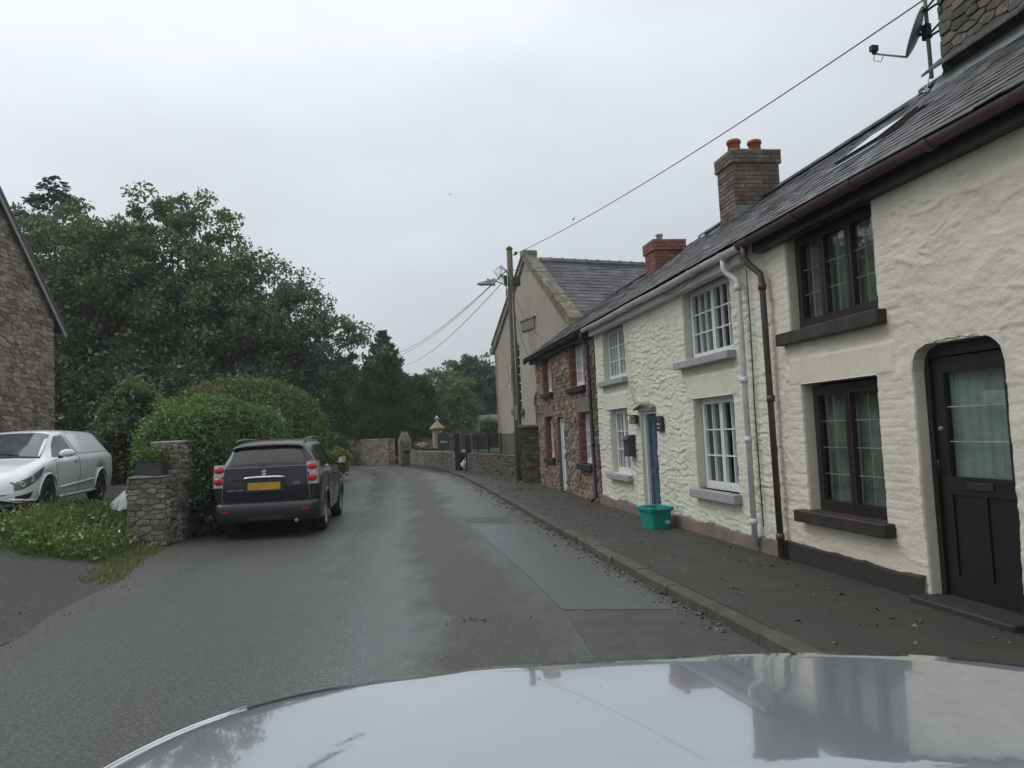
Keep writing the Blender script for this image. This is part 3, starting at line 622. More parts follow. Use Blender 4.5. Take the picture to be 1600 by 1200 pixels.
def casement_window(parent, u0, u1, z0, z1, cols, rows, ncas=2, rec=.14, frame=None, fw_=.045, sw=.04, bar=.016, cur='net_light', panes=True, lead=False, curw=26, curspan=None):
    """window > pane parts; the frame mesh holds outer frame, sashes and glazing bars"""
    fm = frame or M['wood_white']; mb = MB(); y0 = -rec - .05; y1 = -rec
    mb.box((u0, y0, z0), (u0 + fw_, y1, z1)); mb.box((u1 - fw_, y0, z0), (u1, y1, z1))
    mb.box((u0 + fw_, y0, z1 - fw_), (u1 - fw_, y1, z1)); mb.box((u0 + fw_, y0, z0), (u1 - fw_, y1 + .02, z0 + fw_ * 1.3))
    W_ = (u1 - u0 - 2 * fw_) / ncas; rects = []; sashes = []
    for c in range(ncas):
        a = u0 + fw_ + c * W_ + .004; b = a + W_ - .008; zb = z0 + fw_ * 1.3 + .003; zt = z1 - fw_ - .003; s = MB(); ys0, ys1 = y0 + .008, y1 + .012
        s.box((a, ys0, zb), (a + sw, ys1, zt)); s.box((b - sw, ys0, zb), (b, ys1, zt)); s.box((a + sw, ys0, zt - sw), (b - sw, ys1, zt)); s.box((a + sw, ys0, zb), (b - sw, ys1, zb + sw))
        gu = np.linspace(a + sw, b - sw, cols + 1); gz = np.linspace(zb + sw, zt - sw, rows + 1)
        if not lead:
            for u in gu[1:-1]: s.box((u - bar / 2, ys0 + .01, zb + sw), (u + bar / 2, ys1 - .006, zt - sw))
            for z in gz[1:-1]:
                for q in range(cols): s.box((gu[q] + (bar / 2 if q else 0), ys0 + .011, z - bar / 2), (gu[q + 1] - (bar / 2 if q < cols - 1 else 0), ys1 - .007, z + bar / 2))
        sashes.append(s)
        if lead: rects.append((gu[0], gu[-1], gz[0], gz[-1]))
        else:
            for q in range(cols):
                for r_ in range(rows): rects.append((gu[q], gu[q + 1], gz[r_], gz[r_ + 1]))
    w = put('window', mb, fm, parent)
    for s in sashes: put('sash', s, fm, w)
    for (a, b, c, d) in rects:
        o = bpy.data.objects.new('pane', unit_pane()); COL.objects.link(o); o.parent = w
        o.matrix_local = Matrix.Translation(((a + b) / 2, y0 + .022 + random.uniform(-.001, .001), (c + d) / 2)) @ Matrix.Rotation(random.uniform(-.006, .006), 4, 'Z') @ Matrix.Diagonal((b - a + .004, .004, d - c + .004, 1))
    if lead:
        for (a, b, c, d) in rects:
            lb = MB(); k = (a + b) / 2
            if cols > 1: uu = a + (b - a) * .5; lb.box((uu - .0014, y0 + .026, c), (uu + .0014, y0 + .031, d))
            for r_ in range(1, rows): zz = c + (d - c) * r_ / rows; lb.box((a, y0 + .026, zz - .0022), (b, y0 + .0315, zz + .0022))
            put('lead_strip', lb, M['lead'], w)
    if cur:
        for (a, b) in (curspan or [(u0 + .03, u1 - .03)]): put('curtain', curtain(a, b, z0 + .03, z1 - .03, y0 - .06, curw, seedp=a * 5), M[cur], w)
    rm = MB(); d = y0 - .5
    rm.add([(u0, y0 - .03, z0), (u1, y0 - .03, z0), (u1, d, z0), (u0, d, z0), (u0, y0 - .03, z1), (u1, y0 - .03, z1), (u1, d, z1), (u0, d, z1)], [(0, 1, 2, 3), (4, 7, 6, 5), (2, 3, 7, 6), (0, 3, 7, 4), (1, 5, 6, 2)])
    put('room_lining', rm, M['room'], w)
    return w
def sill(parent, u0, u1, z0, z1, m, out_=.09, name='sill', back=-.12):
    mb = MB(); mb.box((u0, back, z0), (u1, out_, z1), bev=.008); 
    return put(name, mb, m, parent)
def gutter(parent, u0, u1, z, y, m, r=.06, nbr=None, name='gutter', slope=0.):
    mb = MB(); n = 10; V = []; us = np.linspace(u0, u1, max(2, int((u1 - u0) / .4)))
    for u in us:
        for k in range(n + 1): a = math.pi * k / n; V.append((u, y - r * math.cos(a), z - r * math.sin(a) * 1.05 + .006 * math.sin(u * 2.1)))
        for k in range(n, -1, -1): a = math.pi * k / n; V.append((u, y - (r - .006) * math.cos(a), z - (r - .006) * math.sin(a) * 1.05 + .006 * math.sin(u * 2.1)))
    c = 2 * (n + 1); F = [(i * c + k, i * c + (k + 1) % c, (i + 1) * c + (k + 1) % c, (i + 1) * c + k) for i in range(len(us) - 1) for k in range(c)]
    mb.add(V, F, False); mb.add(V[:c], [tuple(range(c))]); mb.add(V[-c:], [tuple(range(c))])
    g = put(name, mb, m, parent)
    for u in (nbr or np.arange(u0 + .4, u1 - .1, .95)):
        b = MB(); V = []
        for uu in (u - .03, u + .03):
            for rr in (r + .002, r + .014):
                for k in range(n + 1): a = math.pi * k / n; V.append((uu, y - rr * math.cos(a), z - rr * math.sin(a) * 1.05 + .006 * math.sin(u * 2.1)))
        q = n + 1; F = []
        for k in range(n): F += [(k, k + 1, q + k + 1, q + k), (2 * q + k, 2 * q + k + 1, 3 * q + k + 1, 3 * q + k), (q + k, q + k + 1, 3 * q + k + 1, 3 * q + k)]
        b.add(V, F); put('bracket', b, m, g)
    return g
def slate_unit(m, nm='slate'):
    res = []
    for q in range(6):
        rr = random.Random(q + 40); mb = MB(); t = .007; j = lambda s=.008: rr.uniform(-s, s)
        b = [(-.5 + j(), -.5 + j(.02)), (.5 + j(), -.5 + j(.02)), (.5, .5), (-.5, .5)]
        if q == 3: b = [(-.5, -.42), (.1, -.5), (.5, -.46), (.5, .5), (-.5, .5)]
        n = len(b); V = [(p[0], p[1], 0) for p in b] + [(p[0], p[1], 1) for p in b]
        mb.add(V, [tuple(range(n))[::-1], tuple(range(n, 2 * n))] + [(i, (i + 1) % n, (i + 1) % n + n, i + n) for i in range(n)]); res.append(mb.mesh(nm, m))
    return res
SL = slate_unit(M['slate']); SLC = slate_unit(M['slate_old'])
def slate_field(parent, meshes, P0, U, Vv, wid, length, sw=.26, ex=.21, maxparts=300, rootmat=None, holes=(), sag=.0, clip=None, tiltj=.022, seed=5, m=None):
    """slates laid from the eaves P0 up direction Vv"""
    rr = random.Random(seed); U = Vector(U).normalized(); Vv = Vector(Vv).normalized(); Nn = U.cross(Vv).normalized()
    if Nn.z < 0: Nn = -Nn
    lst = []; rows = int(round(length / ex)); ex = length / rows
    for r_ in range(rows):
        cols = int(wid / sw) + 2; offu = (-.5 * sw if r_ % 2 else 0) + rr.uniform(-.02, .02)
        for c in range(cols):
            a = max(0, offu + c * sw); b = min(wid, offu + (c + 1) * sw)
            if b - a < .06: continue
            cu = (a + b) / 2; v = r_ * ex + ex * .5
            if any(h[0] < cu < h[1] and h[2] < v < h[3] for h in holes): continue
            if clip and not clip(cu, v): continue
            p = Vector(P0) + U * cu + Vv * (v + rr.uniform(-.006, .006)) + Nn * (.010 + rr.uniform(0, .005) - sag * math.sin(math.pi * cu / wid) * .6)
            # lift the lower edge: tilt about U
            Vt = (Vv + Nn * (-.040 + rr.uniform(-tiltj, tiltj))).normalized(); Nt = U.cross(Vt).normalized(); 
            if Nt.z < 0: Nt = -Nt
            Ut = (U + Nn * rr.uniform(-tiltj, tiltj)).normalized()
            rot = Matrix((Ut, Vt, Nt)).transposed() @ Matrix.Diagonal((b - a - .006, ex * 1.12, .009))
            lst.append(Matrix.Translation(p) @ rot.to_4x4())
    cp = Vector((0, 0, CAM_H)); rm = rootmat or Matrix(); lst.sort(key=lambda q: (rm @ q.translation - cp).length)
    # slates behind or beside the camera come last
    lst.sort(key=lambda q: 0 if (rm @ q.translation).y > 2.6 else 1)
    V = []; F = []; off = 0
    for i, M4 in enumerate(lst):
        me = meshes[rr.randrange(len(meshes))]
        if i < maxparts:
            o = bpy.data.objects.new('slate', me); COL.objects.link(o); o.parent = parent; o.matrix_local = M4
        else:
            for v in me.vertices: V.append(M4 @ v.co)
            for p in me.polygons: F.append(tuple(k + off for k in p.vertices))
            off += len(me.vertices)
    if V: mb = MB(); mb.add(V, F); put('slates', mb, meshes[0].materials[0], parent, kind='stuff', norm=False)
EAVE_Z, EAVE_W = 3.58, .24     # above the pavement, out from the wall
def roof(parent, u0, u1, pitch, ridgew, rootmat, maxparts, seed, holes=(), backd=2.5, verge=None, sw=.26, ex=.2):
    zr = EAVE_Z + pitch * (EAVE_W - ridgew); mb = MB(); t = .09
    pf = [(EAVE_W, EAVE_Z - .035), (ridgew, zr - .035), (ridgew - backd - .2, zr - pitch * (backd + .2)), (ridgew - backd - .2, zr - pitch * (backd + .2) - t), (ridgew, zr - t - .035), (EAVE_W - .02, EAVE_Z - t - .02)]
    mb.prism(pf, u0, u1, 'yz'); r_ = put('roof', mb, M['black'], parent)
    ln = math.hypot(EAVE_W - ridgew, zr - EAVE_Z)
    slate_field(r_, SL, (u0, EAVE_W + .02, EAVE_Z - .03), (1, 0, 0), (0, ridgew - EAVE_W, zr - EAVE_Z), u1 - u0, ln, sw, ex, maxparts, rootmat, holes, seed=seed)
    # back slates as one rougher slope
    bk = MB(); bk.box((u0, ridgew - backd - .2, 0), (u0 + .01, ridgew - backd, .01))
    u = u0
    while u < u1 - .05:
        b = min(u + .45, u1); rt_ = MB(); n = 8; V = []
        for uu in (u + .006, b - .006):
            for rr, dz in ((.115, .0), (.095, .0)):
                for k in range(n + 1): a = math.pi * k / n; V.append((uu, ridgew + rr * math.cos(a), zr - .03 + rr * .75 * math.sin(a)))
        q = n + 1; F = []
        for k in range(n): F += [(k, k + 1, 2 * q + k + 1, 2 * q + k), (q + k, q + k + 1, 3 * q + k + 1, 3 * q + k), (k, k + 1, q + k + 1, q + k), (2 * q + k, 2 * q + k + 1, 3 * q + k + 1, 3 * q + k)]
        rt_.add(V, F); put('ridge_tile', rt_, M['slate'], r_); u = b
    return r_, zr
def shell(parent, u0, u1, ridgew, backd, zr, m, pitch):
    mb = MB(); D = ridgew - backd; h = EAVE_Z - .09
    for u, t in ((u0, .012), (u1 - .012, .012)):
        mb.prism([(-.02, 0), (-.02, h - .1), (ridgew, zr - .16), (D, zr - pitch * backd - .13), (D, 0)], u, u + t, 'yz')
    mb.box((u0, D - .2, 0), (u1, D, zr - pitch * backd - .12)); return put('end_wall', mb, m, parent)
def downpipe(parent, pts, r, m, name='downpipe', collars=()):
    mb = MB(); mb.tube(pts, r, 10); p = put(name, mb, m, parent)
    for (c, ax) in collars:
        b = MB(); c = Vector(c)
        if ax == 'z': b.lathe([(r + .001, -.035), (r + .010, -.035), (r + .010, .035), (r + .001, .035)], c, 'z', 12)
        put('collar', b, m, p)
    return p

# ---- cream cottage (nearest) u -13 .. -0.35
U0c = -0.35
rc = house_root('cottage', 'cream limewashed cottage nearest the camera with dark brown windows and half-glazed door', 'cottage', 0)
RM = Matrix.Translation(HW(0, 0, .1)) @ Matrix.Rotation(ANG, 4, 'Z')
hz = lambda a, b, c, d, dep=.2: (a, b, c - .1, d - .1, dep)
holesC = [hz(-2.27, -.80, 2.53, 3.60, .22), hz(-2.17, -.93, .67, 1.97, .22), hz(-3.58, -2.63, .10, 2.16, .2)]
facade(rc, -5.2, U0c, .0, 3.55, holesC, M['cream'], 3, flat=[(-2.40, -.76, 1.87, 2.13, .016)], amp=.017, soft=.45, ru=1.7, step=(.019, .013), quoin=[(-2.52, -2.17, .57, 1.87), (-.93, -.68, .57, 1.87), (-2.52, -2.27, 2.43, 3.5), (-.80, -.56, 2.43, 3.5)])
facade(rc, -13.2, -5.2, .0, 3.55, [hz(-8, -6.9, 2.53, 3.6, .2), hz(-8, -6.9, .67, 1.97, .2), hz(-10.3, -9.4, .1, 2.1, .2)], M['cream'], 3, step=(.1, .08))
# arched head over the door: fill the corners above the curve
mb = MB(); arc = []
for k in range(25):
    t = k / 24; arc.append((-3.60 + t * .99, 1.76 + .26 * (1 - abs(2 * t - 1) ** 9) ** .5 + .06 * (1 - (2 * t - 1) ** 2) + .006 * math.sin(k * 2.1)))
V = []; n = len(arc)
for (u, z) in arc:
    o_ = .012 * min(1, max(0, min(u + 3.59, -2.62 - u) / .05)) - .004; V += [(u, o_ + .004 * math.sin(u * 40), z), (u, o_, 2.085), (u, -.2, z)]
F = []
for k in range(n - 1): F += [(3 * k, 3 * k + 1, 3 * k + 4, 3 * k + 3), (3 * k, 3 * k + 3, 3 * k + 5, 3 * k + 2)]
mb.add(V, F, False); put('arch_head', mb, M['cream'], rc)
pl = MB(); us = np.linspace(-5.3, U0c, 160)
V = []
for u in us:
    zt = .165 + .07 * (float(fbm(np.array([u * 2.2]), np.array([1.]), 5, 5)[0]) - .5); V += [(u, .035, -.02), (u, .034, zt), (u, -.01, zt + .02)]
F = []
for k in range(len(us) - 1):
    if -3.6 < us[k] < -2.62: continue
    F += [(3 * k, 3 * k + 1, 3 * k + 4, 3 * k + 3), (3 * k + 1, 3 * k + 2, 3 * k + 5, 3 * k + 4)]
pl.add(V, F); put('plinth', pl, M['plinth_dark'], rc)
casement_window(rc, -2.25, -.82, 2.432, 3.42, 2, 3, 3, .10, M['dark_brown'], .05, .045, lead=True, cur='net', curw=30)
casement_window(rc, -2.15, -.95, .572, 1.84, 2, 4, 2, .11, M['dark_brown'], .05, .045, lead=True, cur='net', curw=34)
sill(rc, -2.36, -.64, 2.30, 2.43, M['sill_brown'], .10); sill(rc, -2.27, -.80, .455, .575, M['sill_brown'], .12)
casement_window(rc, -7.98, -6.92, 2.45, 3.4, 2, 3, 2, .12, M['dark_brown'], .07, .05, lead=True, cur='net'); casement_window(rc, -7.98, -6.92, .6, 1.84, 2, 4, 2, .12, M['dark_brown'], .07, .05, lead=True, cur='net')
sill(rc, -8.1, -6.8, 2.30, 2.43, M['sill_brown'], .10); sill(rc, -8.1, -6.8, .455, .575, M['sill_brown'], .12)
mb = MB(); mb.box((-10.3, -.24, 0), (-9.4, -.19, 2.0)); put('door', mb, M['door_dark'], rc)
# brown door
dr = MB(); y0, y1 = -.195, -.135; a, b = -3.58, -2.63
dr.box((a, y0, .03), (a + .055, y1 + .03, 2.04)); dr.box((b - .055, y0, .03), (b, y1 + .03, 2.04)); dr.box((a + .055, y0, 1.96), (b - .055, y1 + .029, 2.055))
door = put('door', dr, M['door_dark'], rc)
lf = MB(); A, B = a + .06, b - .06
for (p, q, c, d, yy) in ((A, A + .11, .05, 1.95, y1), (B - .11, B, .05, 1.95, y1), (A + .11, B - .11, 1.83, 1.95, y1), (A + .11, B - .11, .86, 1.0, y1), (A + .11, B - .11, .05, .22, y1), ((A + B) / 2 - .045, (A + B) / 2 + .045, .22, .86, y1 - .002)): lf.box((p, y0 + .01, c), (q, yy, d))
lf.box((A + .11, y0 + .01, .22), ((A + B) / 2 - .045, y1 - .018, .86)); lf.box(((A + B) / 2 + .045, y0 + .01, .22), (B - .11, y1 - .018, .86))
put('door_leaf', lf, M['door_dark'], door)
mb = MB(); mb.box((A + .11, y0 + .03, 1.0), (B - .11, y0 + .034, 1.83)); put('pane', mb, M['glass'], door)
lb = MB()
for r_ in (1, 2): zz = 1.0 + .83 * r_ / 3; lb.box((A + .11, y0 + .035, zz - .004), (B - .11, y0 + .042, zz + .004))
put('lead_strip', lb, M['lead'], door)
put('curtain', curtain(A + .1, B - .1, .99, 1.84, y0 - .02, 52, .012), M['net_blue'], door)
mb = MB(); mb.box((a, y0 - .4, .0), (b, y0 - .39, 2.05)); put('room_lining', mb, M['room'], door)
mb = MB(); mb.box(((A + B) / 2 - .13, y1, .905), ((A + B) / 2 + .13, y1 + .012, .965), bev=.003); put('letter_plate', mb, M['black_plastic'], door)
mb = MB(); mb.tube([(B - .05, y1, 1.02), (B - .05, y1 + .05, 1.02), (B - .05, y1 + .055, 1.13), (B - .05, y1, 1.13)], .007, 6); put('door_handle', mb, M['iron'], door)
mb = MB(); mb.lathe([(.0, .02), (.018, .02), (.022, 0)], (B - .05, y1, 1.38), 'y', 10); put('lock', mb, M['brass'], door)
mb = MB(); mb.box((a - .05, -.26, -.02), (b + .05, .16, .05), bev=.012); put('doorstep', mb, M['plinth_dark'], rc)
mb = MB(); 
# roof, gutter, fascia
mb = MB(); mb.box((-13.2, -.02, 3.40), (U0c + .05, .115, 3.53)); put('fascia', mb, M['black'], rc)
gutter(rc, -13.2, -.18, 3.545, .21, M['pipe_brown'], .062)
roofc, zrc = roof(rc, -13.3, .0, .70, -2.5, RM, 300, 11, holes=[(13.3 - 1.62, 13.3 - .72, 1.12, 1.80)], sw=.25, ex=.19)
shell(rc, -13.2, -.0, -2.5, 2.5, zrc, M['cream'], .70)
downpipe(rc, [(-.28, .21, 3.49), (-.28, .21, 3.36), (-.30, .17, 3.28), (-.42, .10, 3.14), (-.43, .095, 3.05), (-.44, .09, 0.02)], .036, M['pipe_brown'], collars=[((-.43, .095, 3.0), 'z'), ((-.44, .09, 1.75), 'z'), ((-.44, .09, .25), 'z')])
# skylight standing open
zf = lambda w: EAVE_Z + .70 * (EAVE_W - w)
sk = thing('roof_window', 'black framed skylight with pale shining pane on the slate roof of the cream cottage', 'skylight', HW(-1.0, 0, .1), ANG)
def skp(u, v, h):   # point on the roof slope: v metres up slope from the eaves, h above it
    c = math.cos(math.atan(.70)); s_ = math.sin(math.atan(.70)); return Vector((u, EAVE_W - v * c + h * s_, EAVE_Z + v * s_ + h * c))
def skbox(mb, u0, u1, v0, v1, h0, h1): mb.hexa([skp(u0, v0, h0), skp(u1, v0, h0), skp(u1, v1, h0), skp(u0, v1, h0), skp(u0, v0, h1), skp(u1, v0, h1), skp(u1, v1, h1), skp(u0, v1, h1)])
SU0, SU1, SV0, SV1 = -.52, .30, 1.14, 1.80
mb = MB(); skbox(mb, SU0, SU1, SV0, SV0 + .06, -.04, .03); skbox(mb, SU0, SU1, SV1 - .06, SV1, -.04, .03); skbox(mb, SU0, SU0 + .06, SV0 + .06, SV1 - .06, -.04, .03); skbox(mb, SU1 - .06, SU1, SV0 + .06, SV1 - .06, -.04, .03); put('frame', mb, M['black_plastic'], sk)
def skt(u, v, h): t = v - (SV0 + SV1) / 2; return skp(u, (SV0 + SV1) / 2 + t * .99, .034 + h - t * .0)
def sktb(mb, u0, u1, v0, v1, h0, h1): mb.hexa([skt(u0, v0, h0), skt(u1, v0, h0), skt(u1, v1, h0), skt(u0, v1, h0), skt(u0, v0, h1), skt(u1, v0, h1), skt(u1, v1, h1), skt(u0, v1, h1)])
mb = MB(); a_, b_, c_, d_ = SU0 + .04, SU1 - .04, SV0 + .03, SV1 - .03
sktb(mb, a_, b_, c_, c_ + .05, 0, .02); sktb(mb, a_, b_, d_ - .05, d_, 0, .02); sktb(mb, a_, a_ + .05, c_ + .05, d_ - .05, 0, .02); sktb(mb, b_ - .05, b_, c_ + .05, d_ - .05, 0, .02); put('sash', mb, M['black_plastic'], sk)
mb = MB(); sktb(mb, a_ + .05, b_ - .05, c_ + .05, d_ - .05, .008, .016); put('pane', mb, M['roof_glass'], sk)
mb = MB(); skbox(mb, SU0 - .06, SU1 + .06, SV0 - .12, SV0, .0, .022); put('flashing', mb, M['lead_flash'], sk)

# big stone chimney between cream and white cottage
ch = put('x', MB().box((-.5, -.5, 0), (.5, .5, 1)), M['mortar_grey'])
bpy.data.objects.remove(ch)
cs = thing('stone_chimney', 'massive dark rubble stone chimney beside the satellite dish', 'chimney', HW(0, 0, .1), ANG)
cu0, cu1, cw0, cw1, cz0, cz1 = -1.95, -.74, -3.0, -2.15, 4.9, 7.6
cs.location = HW(cu0, cw0, .1 + cz0); W_, D_, H_ = cu1 - cu0, cw1 - cw0, cz1 - cz0
mb = MB(); mb.box((0, 0, 0), (W_, D_, H_)); c_ = put('stack', mb, M['mortar_grey'], cs)
RMc = Matrix.Translation(cs.location) @ Matrix.Rotation(ANG, 4, 'Z')
sts = rubble_stones((0, D_, 0), (1, 0, 0), (0, 1, 0), W_, H_, (.06, .13), (.14, .30), seed=31, depth=.045) + rubble_stones((0, 0, 0), (0, 1, 0), (-1, 0, 0), D_, H_, (.06, .13), (.14, .30), seed=32, depth=.045) + rubble_stones((W_, D_, 0), (0, -1, 0), (1, 0, 0), D_, H_, seed=33, depth=.06)
stone_set(c_, 'stone', sts, ST['dark'], RMc, 300)
mb = MB(); mb.box((-.05, -.05, H_), (W_ + .05, D_ + .05, H_ + .12)); put('cap', mb, M['coping'], cs)
# drip slates and mortar fillet where it meets the roof
mb = MB(); mb.hexa([(-.05, D_ - .05, .66), (W_ + .12, D_ - .05, .66), (W_ + .12, D_ + .20, .46), (-.05, D_ + .20, .46), (-.05, D_ - .05, .69), (W_ + .12, D_ - .05, .69), (W_ + .12, D_ + .20, .49), (-.05, D_ + .20, .49)]); put('drip_slate', mb, M['slate'], cs)
mb = MB(); mb.hexa([(-.1, D_ - .02, .1), (W_ + .1, D_ - .02, .1), (W_ + .1, D_ + .24, .12), (-.1, D_ + .24, .12), (-.06, D_ - .02, .46), (W_ + .06, D_ - .02, .46), (W_ + .06, D_ + .03, .44), (-.06, D_ + .03, .44)]); put('mortar_fillet', mb, M['lead_flash'], cs)

# ---- white cottage u -0.35 .. 6.75
rw = house_root('cottage', 'whitewashed rubble cottage with white casement windows, grey sills and blue door', 'cottage', 0)
holesW = [hz(.56, 2.08, 2.49, 3.62), hz(.64, 1.90, .72, 1.96), hz(4.83, 6.18, 2.50, 3.62), hz(4.85, 5.96, .76, 1.96), hz(3.42, 4.20, .10, 1.87, .24)]
facade(rw, U0c, 6.75, .0, 3.55, holesW, M['white'], 8, ru=3.3, flat=[(.50, 2.10, 1.86, 2.16, .018), (4.8, 6.1, 1.86, 2.13, .016)], amp=.0165, step=(.024, .014), quoin=[(1.9, 2.15, .62, 1.86), (.40, .64, .62, 1.86)])
pl = MB(); us = np.linspace(U0c, 6.75, 260); V = []; F = []
for u in us:
    zt = .15 + .13 * (float(fbm(np.array([u * 2.6]), np.array([2.]), 6, 5)[0]) - .5); dd = .045 + .05 * (float(fbm(np.array([u * 4]), np.array([5.]), 7, 5)[0]) - .5); V += [(u, dd, -.02), (u, dd - .005, zt * .6), (u, dd - .012, zt), (u, -.01, zt + .02)]
for k in range(len(us) - 1):
    if 3.40 < us[k] < 4.2: continue
    for q in range(3): F.append((4 * k + q, 4 * k + q + 1, 4 * k + q + 5, 4 * k + q + 4))
pl.add(V, F); put('plinth', pl, M['plinth_pink'], rw)
casement_window(rw, .57, 2.07, 2.392, 3.40, 3, 3, 2, .12, cur='net', curspan=[(.62, .85), (1.6, 2.0)])
casement_window(rw, .65, 1.89, .622, 1.86, 2, 3, 2, .12, cur='net', curspan=[(.7, .95), (1.45, 1.85)])
casement_window(rw, 4.84, 6.17, 2.402, 3.40, 3, 3, 2, .12, cur='net_light'); casement_window(rw, 4.86, 5.95, .662, 1.86, 2, 3, 2, .12, cur='net_light')
sill(rw, .50, 2.28, 2.30, 2.40, M['grey_sill'], .12); sill(rw, .60, 1.98, .50, .62, M['grey_sill'], .11)
sill(rw, 4.74, 6.34, 2.31, 2.41, M['grey_sill'], .10); sill(rw, 4.74, 6.06, .55, .655, M['grey_sill'], .10)
fr = MB(); a, b = 3.42, 4.20; y0, y1 = -.165, -.115
fr.box((a, y0, .0), (a + .06, y1 + .05, 1.77)); fr.box((b - .06, y0, .0), (b, y1 + .05, 1.77)); fr.box((a + .06, y0, 1.71), (b - .06, y1 + .049, 1.77))
door = put('door', fr, M['wood_white'], rw)
lf = MB(); A, B = a + .065, b - .065; lf.box((A, y0, .03), (B, y1 - .012, 1.70))
for (p, q, c, d) in ((A, A + .09, .03, 1.70), (B - .09, B, .03, 1.70), (A + .09, B - .09, 1.6, 1.70), (A + .09, B - .09, .72, .82), (A + .09, B - .09, .03, .16), ((A + B) / 2 - .04, (A + B) / 2 + .04, .16, 1.6)): lf.box((p, y1 - .012, c), (q, y1 + .006, d))
put('door_leaf', lf, M['blue'], door)
mb = MB(); mb.lathe([(0, .04), (.018, .04), (.024, .028), (.01, .012), (.01, 0)], (A + .08, y1 + .006, .86), 'y', 12); put('door_handle', mb, M['black'], door)
mb = MB(); V = []; F = []
for k in range(13):
    t = k / 12; u = a - .02 + (b - a + .1) * t; z = 1.79 + .075 * math.sin(math.pi * t); V += [(u, .01, z), (u, .09, z - .012), (u, .09, z + .018), (u, .01, z + .035)]
for k in range(12):
    for q in range(4): F.append((4 * k + q, 4 * k + (q + 1) % 4, 4 * k + 4 + (q + 1) % 4, 4 * k + 4 + q))
F += [(0, 1, 2, 3), (48, 49, 50, 51)]
mb.add(V, F); put('door_hood', mb, M['coping'], rw)
mb = MB(); mb.box((a + .005, -.15, 1.77), (b - .005, -.06, 1.775)); put('door_head', mb, M['wood_white'], rw)
mb = MB(); mb.box((a - .03, -.26, -.02), (b + .03, .02, .03)); put('doorstep', mb, M['plinth_dark'], rw)
# fascia and white gutter
mb = MB(); mb.box((.02, -.02, 3.375), (6.72, .115, 3.50)); put('fascia', mb, M['pvc'], rw)
gutter(rw, -.16, 6.95, 3.53, .20, M['pvc'], .062)
roofw, zrw = roof(rw, .0, 6.8, .68, -2.5, RM, 300, 12)
shell(rw, .0, 6.75, -2.5, 2.5, zrw, M['white'], .68)
downpipe(rw, [(.28, .20, 3.48), (.28, .20, 3.36), (.26, .18, 3.30), (.15, .105, 3.20), (.13, .10, 3.12), (.13, .10, .06)], .034, M['pvc'], collars=[((.13, .10, 3.1), 'z'), ((.13, .10, 2.0), 'z'), ((.13, .10, 1.3), 'z'), ((.13, .10, .35), 'z')])
mb = MB(); mb.tube([(.02, .04, 3.3), (.0, .045, 2.6), (.04, .04, 1.6), (.02, .04, .3)], .007, 5); put('cable', mb, M['cable'], rw)
mb = MB(); mb.tube([(4.6, .05, 3.42), (4.58, .05, 2.9), (4.52, .05, 2.3), (4.28, .045, 1.9)], .011, 5); put('cable', mb, M['pvc'], rw)
mb = MB(); mb.tube([(.9, .16, 3.50), (1.3, .19, 3.40), (1.9, .18, 3.36), (2.4, .16, 3.44)], .006, 5); put('cable', mb, M['cable'], rw)

# ---- red stone cottage u 6.78 .. 12.75
rr_ = house_root('cottage', 'red rubble stone cottage with brick window jambs and black sills beside the gate', 'cottage', 0)
x0, x1 = 6.78, 12.75
holesR = [hz(7.58, 8.75, 2.56, 3.62), hz(7.32, 8.18, .86, 1.97), hz(10.75, 11.75, 2.60, 3.62), hz(10.85, 11.72, .90, 1.97), hz(9.72, 10.42, .10, 1.92)]
def flat_facade(parent, u0, u1, z0, z1, holes, m):
    us = sorted(set([u0, u1] + [h[0] for h in holes] + [h[1] for h in holes])); zs = sorted(set([z0, z1] + [min(h[2], z1) for h in holes] + [min(h[3], z1) for h in holes])); mb = MB()
    for p, q in zip(us[:-1], us[1:]):
        for c, d in zip(zs[:-1], zs[1:]):
            if any(h[0] < (p + q) / 2 < h[1] and h[2] < (c + d) / 2 < h[3] for h in holes): continue
            mb.add([(p, 0, c), (q, 0, c), (q, 0, d), (p, 0, d)], [(0, 1, 2, 3)])
    for h in holes:
        zt = min(h[3], z1); D = -.22; mb.add([(h[0], 0, h[2]), (h[0], D, h[2]), (h[0], D, zt), (h[0], 0, zt)], [(0, 1, 2, 3)]); mb.add([(h[1], 0, h[2]), (h[1], D, h[2]), (h[1], D, zt), (h[1], 0, zt)], [(0, 1, 2, 3)])
        mb.add([(h[0], 0, h[2]), (h[1], 0, h[2]), (h[1], D, h[2]), (h[0], D, h[2])], [(0, 1, 2, 3)]); mb.add([(h[0], 0, zt), (h[1], 0, zt), (h[1], D, zt), (h[0], D, zt)], [(0, 1, 2, 3)])
    return put('wall', mb, m, parent)
wl = flat_facade(rr_, x0, x1, 0, 3.5, holesR, M['mortar'])
hh = [(h[0] - x0 - .13, h[1] - x0 + .13, h[2], h[3]) for h in holesR[:4]] + [(holesR[4][0] - x0, holesR[4][1] - x0, 0, holesR[4][3])]
lint = [(7.2, 8.32, 1.87, 2.19), (10.72, 11.85, 1.87, 2.15)]
hh += [(l[0] - x0, l[1] - x0, l[2], l[3]) for l in lint]
stone_set(wl, 'stone', rubble_stones((x0, 0, 0), (1, 0, 0), (0, 1, 0), x1 - x0, 3.46, (.08, .13), (.12, .27), holes=hh, seed=5, gap=.014, depth=.04), ST['red'], RM, 300)
bs = []
